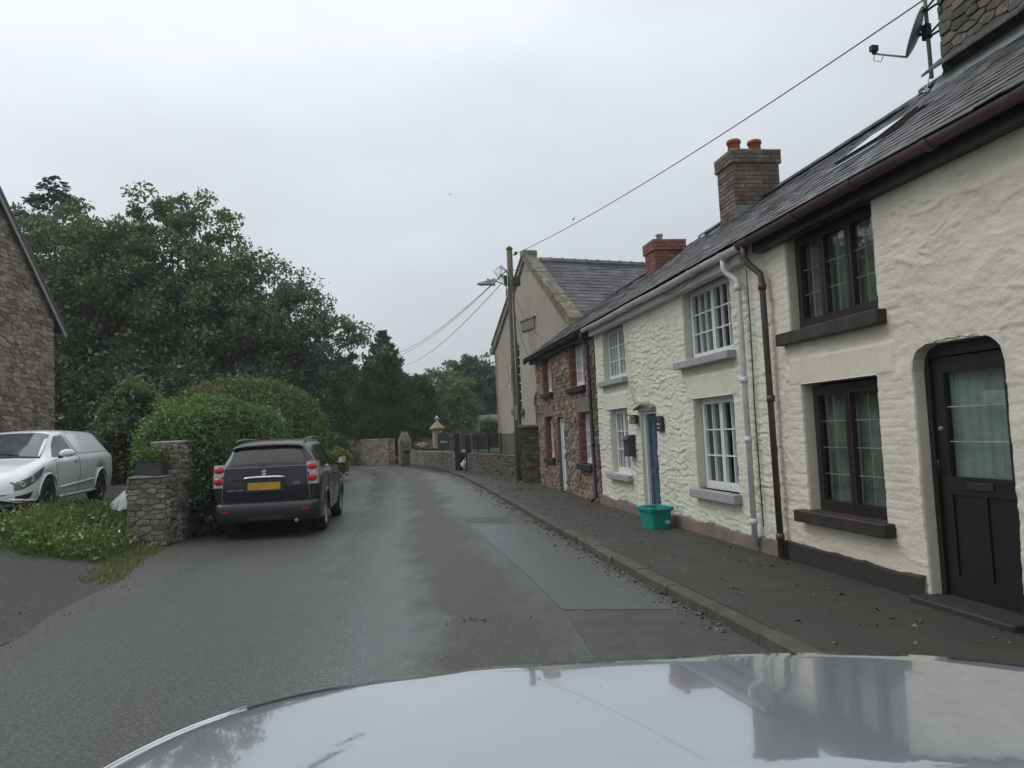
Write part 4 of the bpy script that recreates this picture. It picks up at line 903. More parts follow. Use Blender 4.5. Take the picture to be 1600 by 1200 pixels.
for h in holesR[:4]:
    zt = min(h[3], 3.46)
    for side in (0, 1):
        z = h[2]; k = 0
        while z < zt - .02:
            w_ = .13 if k % 2 else .22; uc = h[0] - w_ / 2 if side == 0 else h[1] + w_ / 2
            bs.append((Vector((uc, .004, z + .036)), (1, 0, 0), (0, 1, 0), w_ - .01, .03, .064, 0))
            uu = h[0] if side == 0 else h[1]; bs.append((Vector((uu, -.09, z + .036)), (0, 1, 0), (1 if side == 0 else -1, 0, 0), .18, .02, .064, 0))
            z += .074; k += 1
stone_set(wl, 'brick', bs, BR['red'], RM, 300)
for l in lint: mb = MB(); mb.box((l[0], -.1, l[2]), (l[1], .035, l[3]), bev=.01); put('lintel', mb, M['plinth_pink'], rr_)
casement_window(rr_, 7.6, 8.73, 2.462, 3.40, 3, 3, 2, .12, cur='net_light'); casement_window(rr_, 7.34, 8.16, .762, 1.86, 2, 3, 2, .12, cur='net_light')
casement_window(rr_, 10.77, 11.73, 2.502, 3.40, 3, 3, 2, .12, cur='net_light'); casement_window(rr_, 10.87, 11.7, .802, 1.86, 2, 3, 2, .12, cur='net_light')
sill(rr_, 7.5, 9.0, 2.33, 2.45, M['black'], .10); sill(rr_, 7.22, 8.35, .63, .76, M['black'], .10)
sill(rr_, 10.65, 11.9, 2.37, 2.49, M['black'], .10); sill(rr_, 10.75, 11.85, .68, .80, M['black'], .10)
fr = MB(); a, b = 9.74, 10.40; y0, y1 = -.19, -.1
fr.box((a, y0, 0), (a + .06, y1 + .03, 1.8)); fr.box((b - .06, y0, 0), (b, y1 + .03, 1.8)); fr.box((a + .06, y0, 1.74), (b - .06, y1 + .029, 1.8)); door = put('door', fr, M['wood_white'], rr_)
lf = MB(); lf.box((a + .065, y0, .02), (b - .065, y1 - .01, 1.73))
for k in range(4): lf.box((a + .075 + k * .13, y1 - .01, .05), (a + .195 + k * .13, y1, 1.7))
put('door_leaf', lf, M['wood_white'], door)
mb = MB(); mb.lathe([(0, .05), (.025, .05), (.03, .03), (.01, .01), (.01, 0)], (a + .12, y1, .95), 'y', 10); put('door_handle', mb, M['black'], door)
mb = MB(); mb.box((x0, -.02, 3.39), (x1 + .3, .13, 3.51)); put('fascia', mb, M['black'], rr_)
gutter(rr_, x0, x1 + .5, 3.535, .21, M['black'], .06)
roofr, zrr = roof(rr_, 6.8, 13.05, .66, -2.5, RM, 0, 13, sw=.28, ex=.23)
shell(rr_, x0, x1, -2.5, 2.5, zrr, M['mortar'], .66)
mb = MB(); mb.prism([(EAVE_W + .05, EAVE_Z - .19), (EAVE_W + .05, EAVE_Z - .02), (-2.5, zrr + .03), (-2.5, zrr - .18)], 13.05, 13.10, 'yz'); put('barge_board', mb, M['black'], rr_)
downpipe(rr_, [(6.97, .21, 3.48), (6.97, .21, 3.38), (6.93, .09, 3.22), (6.90, .09, .12), (6.92, .2, .04)], .036, M['black'], collars=[((6.90, .09, 2.5), 'z'), ((6.9, .09, 1.2), 'z')])

# ---- brick chimneys on the ridge
def brick_chimney(label, uc, wc, wu, ww, zb, zt, zcap, meshes, mm, pots, group='brick chimneys on the ridge of the cottages'):
    t = thing('chimney', label, 'chimney', HW(uc, wc, .1 + zb), ANG, group); H = zt - zb; hw, hd = wu / 2, ww / 2
    mb = MB(); mb.box((-hw, -hd, 0), (hw, hd, H)); s = put('stack', mb, mm, t)
    Rm = Matrix.Translation(t.location) @ Matrix.Rotation(ANG, 4, 'Z'); b = []
    for (O_, U_, N_, w_) in (((-hw, -hd, 0), (0, 1, 0), (-1, 0, 0), ww), ((-hw, hd, 0), (1, 0, 0), (0, 1, 0), wu), ((hw, hd, 0), (0, -1, 0), (1, 0, 0), ww)): b += brick_face(O_, U_, N_, w_, H, depth=.016, seed=int(uc * 7) + 3)
    stone_set(s, 'brick', b, meshes, Rm, 300)
    cb = []; e = .035
    mb = MB(); mb.box((-hw - e, -hd - e, H), (hw + e, hd + e, H + zcap)); c = put('cap', mb, mm, t)
    for (O_, U_, N_, w_) in (((-hw - e, -hd - e, H), (0, 1, 0), (-1, 0, 0), ww + 2 * e), ((-hw - e, hd + e, H), (1, 0, 0), (0, 1, 0), wu + 2 * e), ((hw + e, hd + e, H), (0, -1, 0), (1, 0, 0), ww + 2 * e)): cb += brick_face(O_, U_, N_, w_, zcap, depth=.016, seed=int(uc * 7) + 9)
    stone_set(c, 'brick', cb, meshes, Rm, 300)
    mb = MB(); mb.box((-hw - e - .01, -hd - e - .01, H + zcap), (hw + e + .01, hd + e + .01, H + zcap + .045), bev=.01); put('flaunching', mb, M['coping'], t)
    for (pu, pw, kind) in pots:
        mb = MB(); z = H + zcap + .03
        if kind == 'pot': mb.lathe([(.12, 0), (.115, .08), (.105, .24), (.125, .245), (.130, .28), (.115, .31), (.09, .31), (.09, .05)], (pu, pw, z), 'z', 20); put('chimney_pot', mb, M['terracotta'], t)
        else: mb.lathe([(.07, 0), (.065, .14), (.085, .15), (.085, .19), (.0, .21)], (pu, pw, z), 'z', 14); put('flue_cowl', mb, M['galv'], t)
    return t
tg = brick_chimney('weathered brown brick chimney with two terracotta pots', 3.95 + .35, -2.32, .62, .86, 4.75, 6.02, .2, BR['grey'], M['mortar_grey'], [(.05, .21, 'pot'), (.05, -.19, 'pot')])
mb = MB(); mb.box((-.33, -.1, .42), (-.315, .44, .52)); mb.box((-.335, .1, .3), (-.318, .445, .42)); put('flashing', mb, M['lead_flash'], tg)
brick_chimney('bright red brick chimney with one small metal cowl beside the chapel roof', 8.0, -2.12, .6, .70, 4.4, 5.38, .20, BR['red2'], M['mortar_grey'], [(-.05, .12, 'cowl')])

# ------------------------------------------------------------------ chapel
CL = Vector((-.61, 29.18, .8)); cdv = Vector((.39, -.92, 0)).normalized(); cang = math.atan2(cdv.y, cdv.x)
chp = thing('chapel', 'rendered beige chapel with tall gable front and long slate roof', 'chapel', CL, cang)
# local: x along the front (far corner to near corner), y = into the building
GW, KH, AH, DEP = 6.44, 4.05, 6.75, 13.
def gw(parent, name, y0_, y1_, m, win, dor):
    # gable face built in strips round the arched window and door
    mb = MB(); top = lambda s: KH + .0 + (AH - KH) * (1 - abs(s - GW / 2) / (GW / 2))
    def arcpts(c, w_, zs, n=12): return [(c - w_ / 2 * math.cos(math.pi * k / n), zs + w_ / 2 * math.sin(math.pi * k / n)) for k in range(n + 1)]
    xsn = sorted(set([0, GW, GW / 2] + [p[0] for (c, w_, z0_, zs) in (win, dor) for p in arcpts(c, w_, zs)] + list(np.linspace(0, GW, 20))))
    for p, q in zip(xsn[:-1], xsn[1:]):
        if q - p < 1e-6: continue
        mid = (p + q) / 2; seg = [(lambda s: 0., top)]
        for (c, w_, z0_, zs) in (win, dor):
            if abs(mid - c) < w_ / 2:
                f = lambda s, c=c, w_=w_, zs=zs: zs + math.sqrt(max(0, (w_ / 2) ** 2 - (s - c) ** 2)); seg = [(seg[0][0], (lambda s, z0_=z0_: z0_)), (f, seg[-1][1])] if z0_ > 0 else [(f, top)]
        for (lo, hi) in seg: mb.add([(p, y0_, lo(p)), (q, y0_, lo(q)), (q, y0_, hi(q)), (p, y0_, hi(p))], [(0, 1, 2, 3)])
    for (c, w_, z0_, zs) in (win, dor):
        pts = [(c - w_ / 2, z0_)] + arcpts(c, w_, zs) + [(c + w_ / 2, z0_)]
        for p, q in zip(pts, pts[1:] + pts[:1]): mb.add([(p[0], y0_, p[1]), (q[0], y0_, q[1]), (q[0], y0_ + .22, q[1]), (p[0], y0_ + .22, p[1])], [(0, 1, 2, 3)])
    return put(name, mb, m, parent)
WIN = (2.08, .62, 1.62, 3.72); DOR = (3.95, .95, 0, 1.72)
WIN2 = (5.3, .62, 1.62, 3.72)
wf = gw(chp, 'gable_wall', 0, .3, M['chapel'], WIN, DOR)
mb = MB(); mb.box((0, 0, 0), (.25, DEP, KH - .3)); mb.box((GW - .25, .02, 0), (GW, DEP, KH - .3)); mb.prism([(0, 0), (GW, 0), (GW, KH - .1), (GW / 2, AH - .3), (0, KH - .1)], DEP - .2, DEP); put('side_wall', mb, M['chapel'], chp)
mb = MB(); mb.box((.0, -.03, 0), (GW, 0, .12)); put('base_band', mb, M['gravestone_white'], chp)
# arched window: frame, bars, panes
c, w_, z0_, zs = WIN; fr = MB(); path = [(c - w_ / 2 + .03, .16, z0_)] + [(c - (w_ / 2 - .03) * math.cos(math.pi * k / 10), .16, zs + (w_ / 2 - .03) * math.sin(math.pi * k / 10)) for k in range(11)] + [(c + w_ / 2 - .03, .16, z0_)]
fr.tube(path, .03, 6); wn = put('window', fr, M['wood_white'], chp)
bb = MB(); bb.box((c - .02, .14, z0_), (c + .02, .18, zs + .25))
for k in range(1, 8): zz = z0_ + k * .31; bb.box((c - w_ / 2 + .03, .145, zz - .015), (c + w_ / 2 - .03, .175, zz + .015))
put('glazing_bar', bb, M['wood_white'], wn)
mb = MB(); mb.prism([(c - w_ / 2 + .02, z0_)] + [(p[0], p[2]) for p in path[1:-1]] + [(c + w_ / 2 - .02, z0_)], .19, .195); put('pane', mb, M['car_glass'], wn)
mb = MB(); mb.prism([(c - w_ / 2 - .18, z0_ - .14), (c - w_ / 2 - .12, z0_ - .2), (c + w_ / 2 + .12, z0_ - .2), (c + w_ / 2 + .18, z0_ - .14), (c + w_ / 2 + .18, z0_), (c - w_ / 2 - .18, z0_)], -.1, .05); put('window_sill', mb, M['coping'], chp)
c, w_, z0_, zs = DOR; fr = MB(); n_ = 10
V = []; 
for k in range(n_ + 1):
    an = math.pi * k / n_
    for rr2 in (w_ / 2 + .16, w_ / 2): V += [(c - rr2 * math.cos(an), -.045, zs + rr2 * math.sin(an)), (c - rr2 * math.cos(an), .0, zs + rr2 * math.sin(an))]
F = []
for k in range(n_): q = 4 * k; F += [(q, q + 2, q + 6, q + 4), (q, q + 4, q + 5, q + 1), (q + 2, q + 3, q + 7, q + 6)]
fr.add(V, F); put('door_arch', fr, M['chapel'], chp)
mb = MB(); mb.prism([(c - w_ / 2 + .01, 0)] + [(c - (w_ / 2 - .01) * math.cos(math.pi * k / 10), zs + (w_ / 2 - .01) * math.sin(math.pi * k / 10)) for k in range(11)] + [(c + w_ / 2 - .01, 0)], .17, .2)
dd = put('door', mb, M['door_maroon'], chp)
mb = MB(); mb.box((c - w_ / 2 + .02, .13, zs - .05), (c + w_ / 2 - .02, .17, zs + .02)); mb.box((c - .02, .13, 0), (c + .02, .169, zs - .05)); put('transom', mb, M['door_maroon'], dd)
mb = MB(); mb.box((2.7, -.05, 4.28), (3.8, -.002, 4.62), bev=.012); put('name_stone', mb, M['name_stone'], chp); 
mb = MB(); mb.box((2.62, -.07, 4.63), (3.88, -.002, 4.68)); put('drip_mould', mb, M['coping'], chp)
# coping along the gable with kneelers, stones individually
cp_ = MB(); slope = (AH - KH) / (GW / 2); sl = math.hypot(GW / 2, AH - KH)
cop = put('coping', MB().prism([(-.12, KH - .12), (-.12, KH + .10), (GW / 2 - .1, AH + .18), (GW / 2 + .1, AH + .18), (GW + .12, KH + .10), (GW + .12, KH - .12), (GW - .2, KH - .02), (GW / 2, AH - .06), (.2, KH - .02)], -.07, .34), M['coping'], chp)
k_n = 9
for side in (-1, 1):
    for k in range(k_n):
        t0, t1 = (k + .04) / k_n, (k + .96) / k_n; P = []
        for t, e_ in ((t0, 0), (t1, 0)):
            s_ = GW / 2 + side * (GW / 2 + .1) * t; z_ = AH + .17 - (AH + .17 - KH - .09) * t; P.append((s_, z_))
        (s0, q0), (s1, q1) = P; j = random.uniform(.0, .03)
        mb = MB(); mb.hexa([(s0, -.10, q0), (s1, -.10, q1), (s1, .38, q1), (s0, .38, q0), (s0, -.10, q0 + .05 + j), (s1, -.10, q1 + .05 + j), (s1, .38, q1 + .05 + j), (s0, .38, q0 + .05 + j)]); put('coping_stone', mb, M['coping'], cop)
mb = MB(); mb.box((GW / 2 - .17, -.11, AH + .1), (GW / 2 + .17, .42, AH + .30), bev=.03); put('apex_block', mb, M['coping'], chp)
for sx in (-.28, GW - .05): mb = MB(); mb.box((sx, -.09, KH - .24), (sx + .33, .36, KH + .02), bev=.02); put('kneeler', mb, M['coping'], chp)
# roof slopes
mb = MB(); mb.prism([(-.3, KH - .15), (GW / 2, AH - .05), (GW + .3, KH - .15), (GW + .3, KH - .23), (GW / 2, AH - .14), (-.3, KH - .23)], .3, DEP + .3); rf = put('roof', mb, M['black'], chp)
RMh = Matrix.Translation(CL) @ Matrix.Rotation(cang, 4, 'Z')
slate_field(rf, SLC, (GW + .32, .32, KH - .16), (0, 1, 0), (-(GW / 2 + .32), 0, AH - KH + .13), DEP, math.hypot(GW / 2 + .3, AH - KH + .1), .30, .24, 300, RMh, seed=21)
for k in range(27):
    mb = MB(); y_ = .56 + k * .47; mb.prism([(GW / 2 - .16, AH - .13), (GW / 2, AH + .03), (GW / 2 + .16, AH - .13), (GW / 2 + .15, AH - .03), (GW / 2, AH + .10), (GW / 2 - .15, AH - .03)], y_, y_ + .45); mb.prism([(GW / 2 - .17, AH - .03), (GW / 2, AH + .13), (GW / 2 + .17, AH - .03)], y_ + .41, y_ + .46); put('ridge_tile', mb, M['slate_old'], rf)
# wall lantern on a bracket at the far corner
lt = thing('wall_lantern', 'small black lantern on a curled bracket at the far corner of the chapel', 'lantern', CL + Vector((0, 0, 3.1)), cang)
mb = MB(); mb.tube([(-.02, .1, .02), (-.3, .05, .16), (-.55, .0, .13), (-.62, -.02, .0)], .018, 6); put('bracket', mb, M['iron'], lt)
mb = MB(); mb.lathe([(0, -.02), (.06, -.05), (.13, -.16), (.10, -.17), (.09, -.20), (.06, -.42), (.0, -.46)], (-.62, -.02, 0), 'z', 8, False); put('lamp_shade', mb, M['iron'], lt)

# ------------------------------------------------------------------ barn at far left
BX, BY = -13.16, 22.0
bn = thing('stone_barn', 'brown rubble stone barn with dark verge behind the white van', 'barn', (BX, BY, .55), R(-90))
# local x: toward camera (world -Y); local y = world +X outward... (rot -90: x->-Y, y->+X)
GWb, EHb, PHb = 8.0, 5.0, 9.6
mb = MB(); mb.prism([(0, -.8), (0, EHb), (GWb / 2, PHb), (GWb, EHb), (GWb, -.8)], -.3, 0); wb = put('gable_wall', mb, M['mortar_grey'], bn)
mb = MB(); mb.box((.02, -9, -.8), (.3, -.3, EHb - .1)); mb.box((GWb - .3, -9, -.8), (GWb - .02, -.3, EHb - .1)); mb.prism([(.02, -.8), (.02, EHb), (GWb / 2, PHb - .1), (GWb - .02, EHb), (GWb - .02, -.8)], -9.2, -9.0); put('side_wall', mb, M['barnstone'], bn)
RMb = Matrix.Translation((BX, BY, .55)) @ Matrix.Rotation(R(-90), 4, 'Z')
tp = lambda u: EHb + (PHb - EHb) * (1 - abs(u - GWb / 2) / (GWb / 2)) - .03
ss = rubble_stones((0, 0, -.1), (1, 0, 0), (0, 1, 0), GWb, PHb, (.09, .17), (.15, .32), top=lambda u: tp(u) + .1, seed=51, depth=.045, gap=.012)
stone_set(wb, 'stone', ss, ST['barn'], RMb, 300)
sb = (PHb - EHb) / (GWb / 2); mb = MB()
mb.prism([(-.35, EHb - .35 * sb + .02), (GWb / 2, PHb + .02), (GWb + .35, EHb - .35 * sb + .02), (GWb + .35, EHb - .35 * sb + .14), (GWb / 2, PHb + .16), (-.35, EHb - .35 * sb + .14)], -9.4, .18); put('roof', mb, M['slate'], bn)
mb = MB(); mb.prism([(-.38, EHb - .38 * sb - .14), (GWb / 2, PHb - .14), (GWb / 2, PHb + .05), (-.38, EHb - .38 * sb + .06)], .12, .16); mb.prism([(GWb + .38, EHb - .38 * sb - .14), (GWb / 2, PHb - .14), (GWb / 2, PHb + .05), (GWb + .38, EHb - .38 * sb + .06)], .12, .16); put('barge_board', mb, M['metal_grey'], bn)
# ------------------------------------------------------------------ gate pier, retaining wall, far wall
def masonry(name, label, cat, loc, ang, W, D, H, st='grey', mort='mortar_grey', faces='fblr', ch=(.06, .13), cw=(.12, .34), maxp=300, seed=1, cap=None, topf=None, group=None, dz=0.):
    t = thing(name, label, cat, loc, ang, group); mb = MB(); mb.box((0, 0, -.3), (W, D, H)); w = put('core', mb, M[mort], t)
    Rm = Matrix.Translation(loc) @ Matrix.Rotation(ang, 4, 'Z'); s = []
    if 'f' in faces: s += rubble_stones((0, 0, 0), (1, 0, 0), (0, -1, 0), W, H, ch, cw, seed=seed, depth=.055)
    if 'b' in faces: s += rubble_stones((0, D, 0), (1, 0, 0), (0, 1, 0), W, H, ch, cw, seed=seed + 1, depth=.055)
    if 'l' in faces: s += rubble_stones((0, 0, 0), (0, 1, 0), (-1, 0, 0), D, H, ch, cw, seed=seed + 2, depth=.055)
    if 'r' in faces: s += rubble_stones((W, 0, 0), (0, 1, 0), (1, 0, 0), D, H, ch, cw, seed=seed + 3, depth=.055)
    stone_set(w, 'stone', s, ST[st], Rm, maxp)
    if cap is not None:
        u = 0; rr = random.Random(seed + 9)
        while u < W - .02:
            k = min(rr.uniform(.22, .45), W - u); mb = MB(); h = cap * rr.uniform(.8, 1.2); mb.box((u + .01, -.04, H), (u + k - .01, D + .04, H + h), bev=.015); put('cap_stone', mb, M['darkstone'] if st == 'dark' else M['greystone'], t); u += k
    return t
pr = masonry('gate_pier', 'pale rubble stone gate pier with a black planter on top', 'pier', (-6.55, 13.0, .0), R(6), .62, .75, 1.13, ch=(.06, .12), cw=(.1, .28), seed=61, cap=.045)
masonry('garden_wall', 'taller ivy-topped rubble wall rising behind the planter pier', 'wall', (-5.93, 13.55, .0), R(97), .001 + 3.2, .42, 1.70, ch=(.06, .12), cw=(.1, .28), seed=71, cap=.05)
pk = thing('planter', 'black square planter of small plants on the stone pier', 'planter', (-6.27, 13.28, 1.185), R(6))
mb = MB()
for (a_, b_) in (((-.2, -.17, 0), (.2, -.15, .26)), ((-.2, .15, 0), (.2, .17, .26)), ((-.2, -.15, 0), (-.18, .15, .26)), ((.18, -.15, 0), (.2, .15, .26)), ((-.18, -.15, 0), (.18, .15, .02))): mb.box(a_, b_)
mb.box((-.215, -.185, .235), (.215, -.1701, .265)); mb.box((-.215, .1701, .235), (.215, .185, .265)); put('box', mb, M['planter'], pk)
mb = MB(); mb.box((-.18, -.15, .02), (.18, .15, .22)); put('compost', mb, M['soil'], pk)

# ------------------------------------------------------------------ vegetation
def leaf_arrays(C, size, n=None, elong=1.6, up_bias=0., droop=None, rg=rng):
    n = len(C); a = rg.normal(size=(n, 3)); a /= np.linalg.norm(a, axis=1, keepdims=True)
    if up_bias: a[:, 2] = a[:, 2] * (1 - up_bias) + up_bias; a /= np.linalg.norm(a, axis=1, keepdims=True)
    if droop is not None: a = a * .45 + droop; a /= np.linalg.norm(a, axis=1, keepdims=True)
    b = np.cross(a, rg.normal(size=(n, 3))); b /= np.linalg.norm(b, axis=1, keepdims=True) + 1e-9
    s = size * rg.uniform(.6, 1.35, (n, 1)); V = np.empty((n, 4, 3)); nn = np.cross(a, b)
    V[:, 0] = C - a * s * .5 * elong; V[:, 1] = C + b * s * .42 + nn * s * .12; V[:, 2] = C + a * s * .5 * elong; V[:, 3] = C - b * s * .42 + nn * s * .12
    return V.reshape(-1, 3), np.arange(4 * n).reshape(-1, 4)
def leaf_obj(name, C, size, m, parent, kind=None, **kw):
    V, Fq = leaf_arrays(C, size, **kw); o = bpy.data.objects.new(name, arr_mesh(name, V, Fq, m)); COL.objects.link(o)
    if parent: o.parent = parent
    if kind: o['kind'] = kind
    return o
def sph(n, rg=rng): a = rg.normal(size=(n, 3)); return a / np.linalg.norm(a, axis=1, keepdims=True)
def tree(label, base, H, lobes, leaf='leafA', lsize=.13, ncl=420, per=110, clr=.62, trunk_r=.28, group=None, name='tree', cat='tree', airy=0., extra=None, seed=1, core=True):
    rg = np.random.default_rng(seed); t = thing(name, label, cat, base, 0, group); rr = random.Random(seed)
    mb = MB(); tp_ = Vector((rr.uniform(-.4, .4), rr.uniform(-.4, .4), H * .62)); mid = Vector((rr.uniform(-.25, .25), rr.uniform(-.25, .25), H * .3))
    mb.tube([(0, 0, -.3), mid * .5, mid, tp_], [trunk_r * 1.25, trunk_r, trunk_r * .8, trunk_r * .3], 8); put('trunk', mb, M['bark'], t)
    vol = np.array([l[3] * l[4] * l[5] for l in lobes]); pick = rg.choice(len(lobes), ncl, p=vol / vol.sum()); d = sph(ncl, rg); rad = rg.uniform(0, 1, ncl) ** .28
    Lb = np.array(lobes, float); CC = Lb[pick, :3] + d * rad[:, None] * Lb[pick, 3:6]
    CC += rg.normal(size=CC.shape) * .25
    if extra is not None: CC = np.concatenate([CC, extra])
    CC[:, 2] = np.maximum(CC[:, 2], .35)
    br = MB(); 
    for k in rg.choice(len(CC), min(len(CC), 70), replace=False):
        e_ = Vector(CC[k]); z = min(H * .6, max(.5, e_.z * rr.uniform(.35, .75))); s_ = mid.lerp(tp_, min(1, max(0, (z - mid.z) / max(.1, tp_.z - mid.z)))) if z > mid.z else mid * (z / max(.1, mid.z))
        m_ = s_.lerp(e_, .5) + Vector((0, 0, rr.uniform(.0, .4))); br.tube([s_, m_, e_], [trunk_r * .28, trunk_r * .15, .012], 4, cap=False)
    put('limbs', br, M['bark'], t)
    n = len(CC); cnt = np.maximum(8, (per * rg.uniform(.45, 1.4, n))).astype(int); idx = np.repeat(np.arange(n), cnt); rs = (clr * rg.uniform(.6, 1.3, n))[idx]
    P = CC[idx] + sph(len(idx), rg) * (rg.uniform(0, 1, len(idx)) ** .45)[:, None] * rs[:, None] * np.array([1, 1, .72])
    leaf_obj('crown', P, lsize, M[leaf], t, rg=rg); return t
def blob_core(parent, C, Rd, m='core_fill', seed=0, sc=.8):
    bm = bmesh.new(); bmesh.ops.create_icosphere(bm, subdivisions=3, radius=1)
    for v in bm.verts:
        n = .85 + .3 * float(fbm(np.array([v.co.x * 2 + v.co.z]), np.array([v.co.y * 2 - v.co.z]), seed)[0]); v.co = Vector((C[0] + v.co.x * Rd[0] * sc * n, C[1] + v.co.y * Rd[1] * sc * n, max(-.1, C[2] + v.co.z * Rd[2] * sc * n)))
    me = bpy.data.meshes.new('foliage_core'); bm.to_mesh(me); bm.free(); me.materials.append(M[m]); o = bpy.data.objects.new('foliage_core', me); COL.objects.link(o); o.parent = parent; return o
def bush(label, base, Rd, zc, leaf, lsize=.06, n=9000, name='bush', cat='bush', group=None, seed=1, p=2.0, lump=.25, core=True, spray=0.):
    rg = np.random.default_rng(seed); t = thing(name, label, cat, base, 0, group)
    d = sph(n, rg); q = 1 / ((np.abs(d) ** p).sum(1) ** (1 / p)); 
    lum = 1 + lump * (fbm(d[:, 0] * 2.5 + 3, d[:, 1] * 2.5 + d[:, 2] * 3, seed, 3) - .5) * 2
    r_ = q * lum * (1 - np.abs(rg.normal(size=n)) * .11 + rg.random(n) ** 6 * spray)
    P = d * r_[:, None] * np.array(Rd) + np.array([0, 0, zc]); P = P[P[:, 2] > .0]
    leaf_obj('foliage', P, lsize, M[leaf], t, rg=rg, up_bias=.15)
    if core:  # solid dark core added so the foliage is not see-through
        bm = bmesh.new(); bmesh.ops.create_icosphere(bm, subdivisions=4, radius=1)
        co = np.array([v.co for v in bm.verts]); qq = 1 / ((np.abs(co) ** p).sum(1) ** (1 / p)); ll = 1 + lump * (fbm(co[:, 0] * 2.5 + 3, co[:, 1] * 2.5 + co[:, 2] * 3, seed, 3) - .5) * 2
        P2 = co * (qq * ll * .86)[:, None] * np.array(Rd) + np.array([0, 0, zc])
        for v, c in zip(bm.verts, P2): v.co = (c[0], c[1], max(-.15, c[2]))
        me = bpy.data.meshes.new('foliage_core'); bm.to_mesh(me); bm.free(); me.materials.append(M['core_fill']); o = bpy.data.objects.new('foliage_core', me); COL.objects.link(o); o.parent = t
    return t
def gz(x, y): return float(ground_z(np.array([x]), np.array([y]))[0])
G = 'broadleaved trees left of the road'
tree('tall dark broadleaved tree rising right behind the stone barn', (-20.3, 35, .5), 13.2, [(0, 0, 8.6, 4.8, 4, 4.0), (-3.5, 0, 6.5, 4, 3.5, 3.6), (3, -1, 6, 3, 3, 4)], 'leafA', .15, 420, 105, .7, .35, G, seed=11)
tree('second tall broadleaved tree with the highest rounded crown at the left', (-15.6, 36, .5), 13.6, [(0, 0, 9.2, 3.6, 3.2, 3.9), (-2.4, -.5, 8, 3, 3, 3.4), (1.5, -1, 5.5, 3.6, 3, 3.6)], 'leafB', .14, 440, 105, .66, .33, G, seed=12)
tree('broadleaved tree of middle height sloping down above the olive bush', (-12.6, 35.5, .5), 11.4, [(-.2, 0, 7.6, 2.7, 2.6, 3.0), (.8, -.5, 5.4, 2.6, 2.6, 3.2), (-2, 0, 5, 2.5, 2.5, 3.4)], 'leafA', .13, 360, 100, .6, .28, G, seed=13)
tree('airy grey-green tree leaning over the road with sky between its leaves', (-9.75, 35, .3), 9.8, [(-.6, 0, 6.6, 2.3, 2.0, 2.6), (1.5, 0, 5.7, 2.0, 1.6, 1.8), (-.4, 0, 3.6, 1.6, 1.6, 2.0)], 'leafGrey', .115, 250, 75, .5, .2, G, seed=14)
def shrubrow():
    for i, (x, y, rx, rz, s, lb) in enumerate([(-20.5, 31, 3.6, 3.0, 3, 'dark shrub mass directly behind the white van and barn corner'), (-16, 31.5, 2.8, 2.9, 4, 'dark shrub under the tallest trees right of the barn'), (-12.8, 31, 2.6, 2.6, 5, 'dark shrub filling the gap above the ivy hedge'), (-10.6, 33, 2.0, 2.6, 6, 'dark shrub beneath the airy grey-green tree')]):
        bush(lb, (x, y, .4), (rx, 2.2, rz), rz * .75, 'leafDark', .15, 8500, group='dark shrubs beneath the trees', seed=s, lump=.5, spray=.3)
shrubrow()
bush('mid green shrub growing against the barn corner', (-12.0, 24.6, .5), (1.5, 1.4, 1.9), 1.4, 'leafB', .09, 6500, seed=8, lump=.5, spray=.3)
def conifer(label, base, H, Rb, leaf='leafCon', n=26000, lsize=.14, droopy=-.2, group=None, seed=1, tip=.6, shape=1.0, core=True, wob=.2):
    rg = np.random.default_rng(seed); t = thing('conifer', label, 'conifer', base, 0, group)
    mb = MB(); mb.tube([(0, 0, -.3), (0, 0, H * .96)], [.22, .02], 6); put('trunk', mb, M['bark'], t)
    nb = int(60 + H * 22); zb = rg.uniform(.03, .985, nb) ** .9 * H; ab = rg.uniform(0, 2 * np.pi, nb); rad = Rb * (1 - (zb / H) ** shape) ** .85 * rg.uniform(.72, 1.15, nb) + .12
    k = (n * (rad / rad.sum())).astype(int) + 3; idx = np.repeat(np.arange(nb), k); f = rg.uniform(0, 1, len(idx)) ** .55
    rr2 = rad[idx] * f; w = wob * (1 - f * .4) * (.3 + rad[idx]) ; P = np.stack([np.cos(ab[idx]) * rr2, np.sin(ab[idx]) * rr2, zb[idx] + f * rad[idx] * (.25 if droopy > -.5 else -.18) * rg.uniform(.6, 1.2, len(idx))], 1) + rg.normal(size=(len(idx), 3)) * w[:, None] * .5
    P = P[P[:, 2] > .05]; dr = np.stack([P[:, 0], P[:, 1], np.zeros(len(P))], 1); dr /= np.linalg.norm(dr, axis=1, keepdims=True) + 1e-6; dr[:, 2] = .9 if droopy > -.5 else -.25
    leaf_obj('crown', P, lsize, M[leaf], t, rg=rg, elong=2.2, droop=dr * .8)
    if core:  # dark solid cone added to block the view through the crown
        mb = MB(); pf = [(max(.01, Rb * .55 * (1 - (z / H) ** shape) ** .85), z) for z in np.linspace(.1, H * .93, 14)]; mb.lathe(pf, (0, 0, 0), 'z', 14); put('foliage_core', mb, M['core_fill'], t)
    return t
GC = 'dark cypress conifers behind the far wall'
conifer('spruce top poking above the broadleaved trees with drooping boughs', (-22.6, 38, .5), 15.3, 5.2, 'leafFir', 24000, .13, -1, None, 21, core=False, wob=.12, shape=1.7)
conifer('tallest pointed dark green cypress left of the chapel', (-8.6, 51.5, .3), 8.6, 3.3, 'leafCon', 42000, .12, 0, GC, 22, shape=1.05)
conifer('dark cypress in the shade left of the tallest one', (-11.6, 53, .3), 7.0, 3.0, 'leafCon', 22000, .14, 0, GC, 23, shape=1.8)
conifer('lower spreading cypress right of the tallest one', (-6.4, 52.5, .3), 5.6, 2.1, 'leafCon', 18000, .14, 0, GC, 24, shape=1.8)
